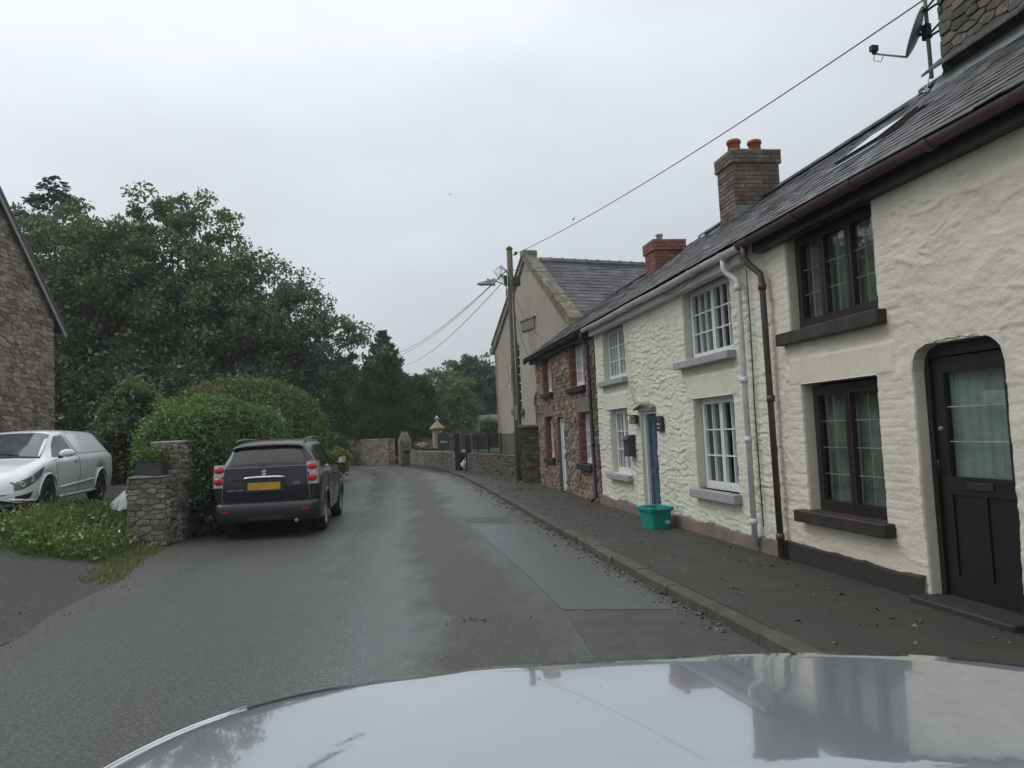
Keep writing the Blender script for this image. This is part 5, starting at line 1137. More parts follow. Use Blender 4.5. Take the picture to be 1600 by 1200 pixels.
conifer('dark tree mass at the far end above the road bend', (-15.2, 56, .3), 8.2, 3.6, 'leafDark', 18000, .18, 0, GC, 25, shape=2.2)
tree('loose mid green tree between the cypresses and the round tree', (-5.2, 60, .5), 7.0, [(0, 0, 4.2, 2.0, 2, 2.3), (.6, 0, 2.6, 2.2, 2, 1.8)], 'leafB', .15, 170, 85, .5, .16, seed=31)
tree('dark round-crowned tree behind the grey slate roof', (-3.6, 70, .5), 8.6, [(0, 0, 5.0, 3.0, 2.8, 3.0)], 'leafDark', .19, 260, 90, .6, .22, seed=32)
bush('pale shrub against the far corner of the chapel', (-1.35, 44, .8), (.75, .7, 1.0), .8, 'leafGrey', .07, 3500, seed=33, lump=.5, spray=.35)
bush('low light green hedge along the back of the churchyard', (-3.9, 49.5, .8), (2.9, .5, .42), .35, 'leafOlive', .08, 6000, name='hedge', cat='hedge', seed=34, lump=.5, spray=.5, p=3)
# hedges by the road
bush('bright green ivy hedge above the garden wall beside the dark car', (-6.50, 17.25, .0), (.92, 3.2, 1.38), 1.26, 'leafHedge', .050, 52000, name='hedge', cat='hedge', seed=41, p=3.4, lump=.15, spray=.08)
bush('large olive green rounded bush behind the ivy hedge', (-7.9, 23.2, .1), (1.95, 3.6, 1.75), 1.72, 'leafOlive', .068, 38000, seed=42, p=2.4, lump=.14, spray=.08)
bush('dark hedge falling to the verge past the dark car', (-8.9, 30.0, .0), (1.2, 3.4, 1.2), 1.0, 'leafB', .085, 11000, name='hedge', cat='hedge', seed=43, lump=.4, spray=.3)
bush('yellow-green shrub at the end of the hedge above the car mirror', (-7.25, 31.5, .0), (.48, .5, .55), .75, 'leafYellow', .07, 2200, seed=44, lump=.4, spray=.3)
bush('dark shrub in front of the far wall end', (-11.6, 48.3, .1), (1.4, .8, 1.1), .9, 'leafDark', .12, 3500, seed=45, lump=.4, spray=.3)
# plants in the planter
rgp = np.random.default_rng(5); C = rgp.normal(size=(900, 3)) * np.array([.13, .1, .07]) + np.array([0, 0, .32]); leaf_obj('plant', C, .035, M['weed'], pk, up_bias=.3)
# weeds on the verge
def blades(name, P, h, m, w=.012, seed=1):
    rg = np.random.default_rng(seed); n = len(P); a = rg.uniform(0, 2 * np.pi, n); hh = h * rg.uniform(.4, 1.3, n); lean = rg.normal(size=(n, 2)) * .35 * hh[:, None]
    dx = np.stack([np.cos(a), np.sin(a), np.zeros(n)], 1) * w; V = np.empty((n, 4, 3)); top_ = P + np.concatenate([lean, hh[:, None]], 1); midp = P * .5 + top_ * .5 + np.array([0, 0, .08]) * hh[:, None] * 2
    V[:, 0] = P - dx; V[:, 1] = P + dx; V[:, 2] = midp + dx * .8; V[:, 3] = top_
    o = bpy.data.objects.new(name, arr_mesh(name, V.reshape(-1, 3), np.arange(4 * n).reshape(-1, 4), m)); COL.objects.link(o); o['kind'] = 'stuff'; return o
def scatter(n, x0, x1, y0, y1, f, seed=1):
    rg = np.random.default_rng(seed); x = rg.uniform(x0, x1, n * 3); y = rg.uniform(y0, y1, n * 3); k = f(x, y) > rg.uniform(0, 1, n * 3); x = x[k][:n]; y = y[k][:n]; return np.stack([x, y, ground_z(x, y)], 1)
wf_ = lambda x, y: sstep((left_x(y) - .35 - x) / .5) * sstep((x + 8.35 + .3 * np.sin(y * 2)) / .5) * sstep((y - 10.3 - .3 * np.sin(x * 4)) / .5) * sstep((fbm(x * 2, y * 2, 7) - .22) / .25)
P = scatter(14000, -9.2, -5.4, 10.0, 15.5, wf_, 3); 
tag(blades('weeds', P, .10, M['weed'], .010, 4), 'green weeds and grass between the driveway and the stone pier', 'weeds')
P = scatter(900, -8.6, -5.8, 10.8, 14.5, wf_, 8); tag(blades('tall_weeds', P, .30, M['weed_y'], .006, 6), 'taller yellowing grass stems beside the stone pier', 'weeds')
C = scatter(3200, -8.4, -5.7, 10.2, 14.8, wf_, 9); C[:, 2] += np.random.default_rng(2).uniform(.02, .22, len(C)); o = leaf_obj('weed_leaves', C, .05, M['leafHedge'], None, kind='stuff', up_bias=.4); tag(o, 'broad weed leaves on the verge in front of the van', 'weeds')
C = scatter(60, -8.5, -6.2, 10.6, 13.4, wf_, 12); C[:, 2] += .22; o = leaf_obj('weed_flowers', C, .035, M['flower_white'], None, kind='stuff'); tag(o, 'small white weed flowers on the verge', 'flowers')
wf2 = lambda x, y: sstep(1 - np.abs(x - left_x(y) + .25) / .35) * sstep((fbm(x * 3, y * 3, 17) - .3) / .2)
P = scatter(4500, -7, -4.6, 9.6, 15.0, wf2, 13); tag(blades('verge_grass', P, .07, M['weed_y'], .009, 5), 'yellowish grass tufts along the left edge of the road', 'grass')
bush('ivy and weeds at the foot of the garden wall beside the dark car', (-5.68, 14.9, 0), (.40, 1.0, .95), .5, 'leafDark', .05, 8000, name='ivy', cat='ivy', seed=46, lump=.5, spray=.5)
# churchyard grass edge
# litter of dead leaves
def litter(name, pts, label, size=.035):
    pts = np.array(pts); o = leaf_obj(name, pts, size, M['dead_leaf'], None, kind='stuff', up_bias=0); 
    V = np.empty(len(pts) * 12); return tag(o, label, 'leaves')
def flat_leaves(name, pts, size, m, label, seed=3):
    rg = np.random.default_rng(seed); n = len(pts); a = rg.uniform(0, 2 * np.pi, n); s = size * rg.uniform(.5, 1.4, n); V = np.empty((n, 4, 3))
    for k, (q, w_) in enumerate(((0, 1), (1.57, .6), (3.14, 1), (4.71, .6))): V[:, k] = pts + np.stack([np.cos(a + q) * s * w_, np.sin(a + q) * s * w_, rg.uniform(.001, .022, n) * (k % 2)], 1)
    o = bpy.data.objects.new(name, arr_mesh(name, V.reshape(-1, 3), np.arange(4 * n).reshape(-1, 4), m)); COL.objects.link(o); o['kind'] = 'stuff'; return tag(o, label, 'leaves')
rg = np.random.default_rng(77); pts = []
for _ in range(420):
    y = rg.uniform(4, 26); x0_ = kx(y) + .15; x1_ = pav_in(y) - .4; t = rg.random() ** 1.3; pts.append((x1_ - (x1_ - x0_) * t, y, .104))
for _ in range(2600):
    y = rg.uniform(20, 42); x = wall_line(y) - abs(rg.normal()) * .45 - .02; pts.append((x, y, .104 if x > kx(y) + .13 else (.115 if x > kx(y) else .004)))
flat_leaves('fallen_leaves', np.array(pts), .021, M['dead_leaf'], 'dead leaves scattered over the dark pavement')
pts = []
for _ in range(2200):
    y = rg.uniform(6, 44); pts.append((kx(y) - abs(rg.normal()) * (.05 + .007 * y) - .01, y, .003))
flat_leaves('gutter_leaves', np.array(pts), .022, M['dead_leaf'], 'brown leaf litter lying in the gutter along the kerb', 4)
pts = [(rg.uniform(-6, -4.3), rg.uniform(6.5, 12), .01) for _ in range(200)] + [(-.43 + rg.normal() * .14, 6.79 + rg.normal() * .05, .004) for _ in range(22)]
flat_leaves('road_debris', np.array(pts), .012, M['debris'], 'dark specks of dirt on the road surface', 6)

# ------------------------------------------------------------------ churchyard wall, railings, piers
def seg_ang(a, b): return math.atan2(b[1] - a[1], b[0] - a[0])
P1, P2, P3 = (.18, 24.45), (-1.95, 31.4), (-6.05, 43.6)
masonry('churchyard_wall', 'low dark rubble wall carrying black railings below the chapel', 'wall', (P2[0], P2[1], .08), seg_ang(P2, P1), math.dist(P1, P2), .35, .74, 'dark', ch=(.05, .10), cw=(.14, .40), faces='f', seed=81, cap=.04)
P2b = (-2.5, 33.1)
masonry('churchyard_wall', 'low rubble wall between the wooden gateposts and the pointed pier', 'wall', (P3[0], P3[1], .08), seg_ang(P3, P2b), math.dist(P3, P2b), .35, .74, 'grey', ch=(.05, .10), cw=(.14, .40), faces='f', seed=82, cap=.04)
pp = masonry('wall_pier', 'pointed rubble pier at the end of the low churchyard wall', 'pier', (-6.60, 43.75, .08), seg_ang(P3, P2b), .62, .6, 1.35, 'grey', ch=(.06, .12), cw=(.1, .26), faces='flr', seed=83)
mb = MB(); mb.add([(-.03, -.03, 1.35), (.65, -.03, 1.35), (.65, .63, 1.35), (-.03, .63, 1.35), (.22, .15, 1.85), (.4, .15, 1.85), (.4, .45, 1.85), (.22, .45, 1.85)], [(0, 1, 5, 4), (1, 2, 6, 5), (2, 3, 7, 6), (3, 0, 4, 7), (4, 5, 6, 7)]); put('pointed_cap', mb, M['greystone'], pp)
masonry('roadside_wall', 'higher brownish rubble wall across the far bend under the cypresses', 'wall', (-11.3, 50.15, .0), seg_ang((-11.3, 50.15), (-7.45, 45.6)), math.dist((-11.3, 50.15), (-7.45, 45.6)), .4, 1.52, 'barn', ch=(.08, .16), cw=(.16, .4), faces='fr', seed=84, cap=.07)
def railing(P, Q, zb, h, n_posts, label, group=None):
    t = thing('railing', label, 'railing', (P[0], P[1], zb), seg_ang(P, Q)); L_ = math.dist(P, Q)
    mb = MB(); mb.box((0, -.02, h - .07), (L_, .02, h - .055)); put('top_rail', mb, M['iron'], t); mb = MB(); mb.box((0, -.02, .06), (L_, .02, .075)); put('bottom_rail', mb, M['iron'], t)
    bar = MB(); bar.box((-.009, -.009, 0), (.009, .009, h)); me = bar.mesh('bar', M['iron']); n = int(L_ / .125)
    post = MB(); post.box((-.025, -.025, -.05), (.025, .025, h + .03)); mp_ = post.mesh('post', M['iron'])
    for k in range(n + 1):
        o = bpy.data.objects.new('bar', me); COL.objects.link(o); o.parent = t; o.location = (k * L_ / n, 0, 0)
    for k in range(n_posts):
        o = bpy.data.objects.new('post', mp_); COL.objects.link(o); o.parent = t; o.location = ((k + .5) * L_ / n_posts, 0.03, 0)
    return t
railing((.30, 24.75), (-1.72, 31.4), .84, .74, 4, 'black iron railings standing on the low wall before the chapel')
railing((-2.32, 33.2), (-5.85, 43.7), .60, .42, 5, 'low black iron railings on the wall before the graves')
# wooden gateposts
for (x, y, zb, zt, lb) in ((-2.44, 33.0, .1, 1.70, 'near dark wooden gatepost, the taller and lower-standing of the pair'), (-1.93, 32.1, .1, 1.60, 'right-hand dark wooden gatepost beside the railings')):
    t = thing('gatepost', lb, 'gatepost', (x, y, zb), R(-15), 'dark wooden gateposts of the churchyard'); mb = MB(); mb.box((-.12, -.1, 0), (.12, .1, zt - zb), bev=.012); put('post', mb, M['dark_brown'], t)
    mb = MB(); mb.box((-.13, -.11, .1), (-.121, .11, .16)); mb.box((-.13, -.11, .9), (-.121, .11, .96)); put('hinge', mb, M['iron'], t)
# steps / turf ramp between the posts
mb = MB(); mb.hexa([(-2.4, 33.1, .1), (-1.9, 32.2, .1), (-.6, 34.2, .8), (-1.2, 35.4, .8), (-2.4, 33.1, .11), (-1.9, 32.2, .11), (-.6, 34.2, .812), (-1.2, 35.4, .812)]); put('churchyard_path', mb, M['lawn'], kind='structure')
bag = thing('rubbish_bag', 'blue and white plastic bag lying at the foot of the wooden gatepost', 'bag', (-2.12, 32.55, .12)); bm = bmesh.new(); bmesh.ops.create_icosphere(bm, subdivisions=3, radius=.2)
for v in bm.verts: v.co *= 1 + .25 * math.sin(v.co.x * 31 + v.co.z * 23) * .5; v.co.z = v.co.z * 1.1 + .2
me = bpy.data.meshes.new('bag'); bm.to_mesh(me); bm.free(); me.materials.append(M['ball_blue']); put('bag_body', me, None, bag)
mb = MB(); mb.tube([(0, 0, .36), (.03, 0, .44), (.0, .02, .5)], [.06, .03, .05], 7); put('knot', mb, M['bag'], bag)
# square stone pier beside the red cottage (1.7 m) with flat cap
pg = masonry('gate_pier', 'tall dark lichened stone gate pier with flat cap against the red cottage', 'pier', (.20, 22.95, .1), R(-9), .62, .55, 1.62, 'dark', ch=(.07, .17), cw=(.12, .34), faces='flr', seed=91)
mb = MB(); mb.box((-.1, -.12, 1.62), (.78, .68, 1.72), bev=.02); put('cap_stone', mb, M['coping'], pg)
# monument, headstones, graves
mo = thing('monument', 'sandstone pillar monument topped by a pointed cap and urn', 'monument', (-4.50, 45, .8), R(25))
for (a_, b_, mm, nm) in (((-.4, -.4, 0), (.4, .4, .14), 'gravestone_white', 'base'), ((-.24, -.24, .14), (.24, .24, 1.2), 'sandstone', 'shaft'), ((-.36, -.36, 1.2), (.36, .36, 1.27), 'sandstone', 'cornice')): mb = MB(); mb.box(a_, b_, bev=.01); put(nm, mb, M[mm], mo)
mb = MB(); mb.add([(-.36, -.36, 1.27), (.36, -.36, 1.27), (.36, .36, 1.27), (-.36, .36, 1.27), (-.08, -.08, 1.62), (.08, -.08, 1.62), (.08, .08, 1.62), (-.08, .08, 1.62)], [(0, 1, 5, 4), (1, 2, 6, 5), (2, 3, 7, 6), (3, 0, 4, 7), (4, 5, 6, 7)]); put('pyramid_cap', mb, M['sandstone'], mo)
mb = MB(); mb.lathe([(.09, 1.62), (.05, 1.68), (.06, 1.72), (.14, 1.80), (.15, 1.86), (.08, 1.90), (.04, 1.96), (.0, 2.04)], (0, 0, 0), 'z', 14); put('urn', mb, M['gravestone_white'], mo)
def headstone(label, x, y, w_, h_, m, rz=-12, topr=.5, kerb=True):
    t = thing('headstone', label, 'headstone', (x, y, .8), R(rz), 'headstones in the churchyard'); mb = MB(); pts = [(-w_ / 2, 0), (w_ / 2, 0), (w_ / 2, h_ * .85)] + [(w_ / 2 * math.cos(math.pi * k / 8), h_ * .85 + h_ * .15 * math.sin(math.pi * k / 8)) for k in range(1, 8)] + [(-w_ / 2, h_ * .85)]
    mb.prism(pts, -.05, .05); put('slab', mb, M[m], t); mb = MB(); mb.box((-w_ / 2 - .1, -.15, 0), (w_ / 2 + .1, .15, .1)); put('plinth', mb, M[m], t); return t
hb = headstone('black polished headstone beside the sandstone monument', -4.0, 43.5, .7, .98, 'gravestone')
mb = MB(); mb.box((-.2, -.055, .4), (.2, -.0505, .5)); put('inscription', mb, M['gravestone_white'], hb)
headstone('large brown headstone seen above the wooden gateposts', -2.85, 42, .78, 1.22, 'gravestone_brown')
headstone('grey round-topped headstone with pale edge behind the railings', -1.88, 41, .66, .90, 'gravestone')
headstone('low dark headstone near the chapel corner behind railings', -1.2, 44, .6, .75, 'gravestone_brown')
mb = MB(); mb.box((-6.2, 47.2, .8), (-1.3, 47.6, 1.32)); 
bw = thing('back_wall', 'dark stone wall behind the graves', 'wall', (-6.2, 47.2, .8)); mb = MB(); mb.box((0, 0, 0), (5.4, .4, .52)); cw_ = put('core', mb, M['mortar_grey'], bw); stone_set(cw_, 'stone', rubble_stones((0, 0, 0), (1, 0, 0), (0, -1, 0), 5.4, .52, (.07, .14), (.15, .4), seed=95), ST['dark'], Matrix.Translation((-6.2, 47.2, .8)), 300)
gv = thing('grave', 'dark kerbed grave with red and white flowers in front of the monument', 'grave', (-5.25, 43.2, .8), R(-15)); mb = MB(); mb.box((-.9, -.4, 0), (.9, .4, .14), bev=.02); put('kerb_edge', mb, M['gravestone'], gv)
C = np.random.default_rng(3).normal(size=(260, 3)) * np.array([.16, .1, .05]) + np.array([.1, -.1, .36]); leaf_obj('flowers', C, .06, M['flower_red'], gv); mb = MB(); mb.lathe([(.0, .14), (.12, .14), (.15, .32), (.0, .3)], (.1, -.1, 0), 'z', 10); put('flower_pot', mb, M['gravestone_white'], gv)
# long grey roof of a building beyond the churchyard
fb = thing('far_building', 'long low building with plain grey slate roof beyond the churchyard', 'building', (-5.6, 60, .5), R(-4)); mb = MB(); mb.box((0, 0, 0), (6.5, 5, 1.3)); put('wall', mb, M['greystone'], fb)
mb = MB(); mb.prism([(-.3, 1.1), (2.5, 2.6), (5.3, 1.1), (5.3, 1.0), (2.5, 2.45), (-.3, 1.0)], -.2, 6.7, 'yz'); put('roof', mb, M['roofgrey'], fb)

# ------------------------------------------------------------------ utility pole, lamp, cables
up_ = thing('utility_pole', 'weathered wooden utility pole standing at the pavement edge before the chapel', 'utility pole', (.12, 24.05, .1), 0)
mb = MB(); mb.tube([(0, 0, -.2), (0, 0, 2.5), (-.01, 0, 5), (0, 0, 7.3)], [.125, .118, .105, .09], 14); put('pole', mb, M['pole'], up_)
mb = MB(); mb.lathe([(.11, 7.3), (.11, 7.34), (.0, 7.42)], (0, 0, 0), 'z', 12); put('pole_cap', mb, M['pole'], up_)
mb = MB(); mb.box((-.22, -.14, 6.15), (-.11, .1, 6.45)); mb.box((.1, -.14, 6.12), (.30, .1, 6.42), bev=.02); put('junction_box', mb, M['cable'], up_)
mb = MB(); mb.tube([(-.14, -.10, 6.0), (-.15, -.12, 6.12), (-.28, -.14, 6.2), (-.5, -.16, 6.28)], .02, 6); mb.box((-.18, -.14, 5.72), (-.1, -.1, 6.0)); put('lamp_arm', mb, M['galv'], up_)
mb = MB(); mb.hexa([(-1.06, -.28, 6.20), (-.5, -.28, 6.15), (-.5, -.02, 6.15), (-1.06, -.02, 6.20), (-1.04, -.22, 6.24), (-.48, -.24, 6.36), (-.48, -.06, 6.36), (-1.04, -.08, 6.24)]); lh = put('lamp_head', mb, M['metal_grey'], up_)
mb = MB(); mb.lathe([(.035, 0), (.035, .06), (0, .07)], (-.72, -.15, 6.30), 'z', 8); put('photocell', mb, M['black_plastic'], lh)
mb = MB(); mb.box((-.98, -.24, 6.165), (-.62, -.06, 6.19)); put('lens', mb, M['clear_lens'], lh)
mb = MB(); mb.tube([(.1, 0, 7.12), (.2, 0, 7.12), (.2, 0, 7.2)], .02, 6); mb.lathe([(.03, 0), (.05, .03), (.05, .07), (.02, .1)], (.2, 0, 7.12), 'z', 8); put('insulator', mb, M['black_plastic'], up_)
mb = MB()
for k in range(7):
    a_ = k * .9; mb.tube([(-.1, -.05, 6.62 - k * .02), (-.3, -.12, 6.75 + .05 * math.sin(k)), (-.55 + .06 * k, -.15, 6.62 - .05 * k), (-.35, -.12, 6.3 + .04 * k), (-.1, -.08, 6.35)], .007, 4, cap=False)
mb.tube([(-.1, -.1, 3.7), (-.24, -.12, 3.55), (-.18, -.14, 3.2), (-.3, -.13, 2.95), (-.14, -.13, 2.8), (-.12, -.13, 3.5)], .009, 4, cap=False); put('cable_coil', mb, M['cable'], up_)
mb = MB(); mb.tube([(.03, -.125, .1), (.02, -.12, 2.6), (.02, -.11, 5.9)], .016, 6); put('cable_guard', mb, M['metal_grey'], up_)
mb = MB(); mb.box((-.07, -.135, 1.9), (-.01, -.128, 2.35)); put('notice', mb, M['gravestone_white'], up_, label='narrow pale notice strip on the pole')
def wire(label, A, B, sag, r=.012, group='overhead wires'):
    A = Vector(A); B = Vector(B); mb = MB(); n = 22; mb.tube([A.lerp(B, k / n) - Vector((0, 0, sag * 4 * (k / n) * (1 - k / n))) for k in range(n + 1)], r, 5); o = put('overhead_wire', mb, M['cable']); return tag(o, label, 'wire', group)
PT = Vector((.32, 24.05, 7.25))
chtop = RMc @ Vector((.1, D_, 1.35))
wire('long wire climbing right from the pole top to the stone chimney', PT, chtop, .22, .009)
wire('short wire from the pole past the red chimney over the chapel roof', (.05, 24.05, 6.75), HW(8.25, -2.1, 5.3), .1, .010)
wire('upper wire running down left from the pole to the trees', (0, 24.0, 6.72), (-9.6, 60, 8.1), .55, .012)
wire('middle wire just below the upper one left of the pole', (-.05, 24.0, 6.66), (-9.5, 60, 7.9), .55, .009)
wire('lower wire running down left from the pole toward the conifer', (0, 24.0, 6.5), (-8.1, 60, 7.3), .45, .012)
wire('drooping service wire from the pole to the red cottage eaves', (.1, 24.0, 6.1), HW(12.7, .2, 3.75), .35, .010)
wire('second service wire from the pole to the red cottage roof', (.1, 24.0, 6.3), HW(11.9, -.2, 4.1), .45, .008)
# aerial mast and dish
ma = thing('aerial_mast', 'pale metal pole clamped to the side of the stone chimney', 'aerial pole', HW(-.30, -2.35, .1), ANG)
mb = MB(); mb.tube([(0, 0, 5.52), (.01, 0, 7.6)], .024, 8); put('pole', mb, M['galv'], ma)
mb = MB()
for z in (6.35, 6.02): mb.tube([(-.36, -.05, z), (-.1, .0, z), (0, 0, z)], .015, 6); mb.tube([(-.36, .12, z), (0, .03, z)], .013, 6)
put('bracket', mb, M['iron'], ma)
mb = MB(); mb.tube([(0, .03, 5.55), (.06, .04, 5.35), (-.02, .05, 5.3), (.03, .08, 5.42), (.1, .0, 5.28)], .006, 5); put('cable', mb, M['pvc'], ma)
di = thing('satellite_dish', 'grey satellite dish with receiver arm on the mast beside the stone chimney', 'satellite dish', HW(-.30, -2.35, 6.2), ANG)
mb = MB(); bm = bmesh.new(); nr, na = 7, 22; V = []; F = []
for i in range(nr + 1):
    r_ = i / nr
    for k in range(na): a_ = 2 * math.pi * k / na; V.append(Vector((.0 + r_ * .24 * math.cos(a_), -.06 * (1 - r_ * r_), r_ * .30 * math.sin(a_))))
for i in range(nr):
    for k in range(na): F.append((i * na + k, i * na + (k + 1) % na, (i + 1) * na + (k + 1) % na, (i + 1) * na + k))
off = len(V); V += [v + Vector((0, -.012, 0)) for v in V]; F += [tuple(i + off for i in f[::-1]) for f in F] + [(nr * na + k, nr * na + (k + 1) % na, off + nr * na + (k + 1) % na, off + nr * na + k) for k in range(na)]
Dm = Matrix.Translation((.12, .09, .05)) @ Matrix.Rotation(R(-38), 4, 'Z') @ Matrix.Rotation(R(22), 4, 'X')
mb.add([Dm @ v for v in V], F, True); put('reflector', mb, M['metal_grey'], di)
mb = MB(); a_ = Dm @ Vector((0, 0, -.30)); b_ = Dm @ Vector((0, .36, -.30)); mb.tube([a_, b_], .013, 6); put('arm', mb, M['galv'], di)
mb = MB(); mb.tube([b_, b_ + Vector((0, .0, .09))], .03, 8); mb.box(tuple(b_ + Vector((-.03, -.04, .03))), tuple(b_ + Vector((.03, .05, .10)))); mb.tube([b_, b_ + Vector((0, .02, -.09)), b_ + Vector((0, -.08, -.1)), a_ * .3 + b_ * .7], .005, 5); put('receiver', mb, M['black_plastic'], di)
mb = MB(); mb.tube([(0, 0, .0), (.1, .05, .0), tuple(Dm @ Vector((0, -.08, 0)))], .022, 6); mb.box((-.03, -.03, -.09), (.06, .04, .09)); put('mount', mb, M['iron'], di)

# ------------------------------------------------------------------ wall fittings on the white cottage
lp = thing('wall_lamp', 'small black lantern by the blue door under its hood', 'lamp', HW(4.28, .03, 1.66), ANG)
mb = MB(); mb.box((-.05, -.01, 0), (.05, .02, .15), bev=.005); mb.box((-.045, .02, .13), (.045, .12, .15)); mb.box((-.045, .02, .0), (.045, .12, .015)); 
for q in (-.045, .037):
    for r_ in (.022, .112): mb.box((q, r_, .015), (q + .008, r_ + .008, .13))
put('cage', mb, M['black'], lp); mb = MB(); mb.box((-.03, .035, .02), (.03, .105, .125)); put('glass', mb, M['clear_lens'], lp)
px = thing('post_box', 'dark grey metal post box with rounded lid between window and blue door', 'post box', HW(4.62, .03, 1.10), ANG)
mb = MB(); mb.box((-.13, -.02, 0), (.13, .11, .27), bev=.01); put('body', mb, M['planter'], px)
mb = MB(); pts = [(-.02, .0), (.13, .0), (.135, .02), (.10, .075), (.04, .10), (-.02, .105)]; mb.prism([(p[0], p[1] + .27) for p in pts], -.14, .14, 'yz'); put('lid', mb, M['planter'], px)
sg = thing('slate_sign', 'dark slate house sign with white lettering right of the blue door', 'sign', HW(3.16, .045, 1.52), ANG)
mb = MB(); mb.box((-.13, -.02, 0), (.13, .012, .24), bev=.003); put('plaque', mb, M['slate_sign'], sg)
for (tx, sz, zz) in (('Y', .06, .185), ('Bwthyn', .05, .115), ('Bach', .05, .055)):
    me = text_mesh(tx, sz, M['lettering'], .0015); me.transform(Matrix.Rotation(math.pi, 4, 'Z') @ Matrix.Rotation(R(90), 4, 'X')); o = put('lettering', me, None, sg); o.location = (.02, .014, zz)

# green recycling box
gb = thing('recycling_box', 'teal green plastic recycling box standing on the pavement', 'recycling box', HW(2.78, .34, .10), ANG + R(8))
def tub_ring(w_, d_, z, r_=.05, n=6):
    pts = []
    for (sx, sy, a0) in ((1, 1, 0), (-1, 1, 90), (-1, -1, 180), (1, -1, 270)):
        for k in range(n + 1): a_ = R(a0 + 90 * k / n); pts.append((sx * (w_ / 2 - r_) + r_ * math.cos(a_), sy * (d_ / 2 - r_) + r_ * math.sin(a_), z))
    return pts
def tub(rings, close=True):
    mb = MB(); n = len(rings[0]); V = [p for r_ in rings for p in r_]; F = [(i * n + k, i * n + (k + 1) % n, (i + 1) * n + (k + 1) % n, (i + 1) * n + k) for i in range(len(rings) - 1) for k in range(n)]
    if close: F.append(tuple(range((len(rings) - 1) * n, len(rings) * n))); F.append(tuple(range(n))[::-1])
    mb.add(V, F, False); return mb
# built with depth along local y, length along local x
mb = tub([tub_ring(.38, .30, 0), tub_ring(.40, .32, .12), tub_ring(.45, .36, .285), tub_ring(.435, .345, .285), tub_ring(.385, .305, .12), tub_ring(.37, .29, .015)]); put('tub', mb, M['teal'], gb)
mb = tub([tub_ring(.45, .36, .255), tub_ring(.50, .40, .262), tub_ring(.51, .41, .305), tub_ring(.49, .39, .312), tub_ring(.44, .35, .305), tub_ring(.435, .346, .27)], False); put('rim', mb, M['teal'], gb)
for sx in (-1, 1): mb = MB(); mb.tube([(sx * .25, -.09, .285), (sx * .285, -.08, .29), (sx * .29, 0, .285), (sx * .285, .08, .29), (sx * .25, .09, .285)], .014, 8); put('handle', mb, M['teal'], gb)
mb = MB(); mb.box((-.213, -.12, .07), (-.2045, -.05, .12)); put('sticker', mb, M['bag'], gb)

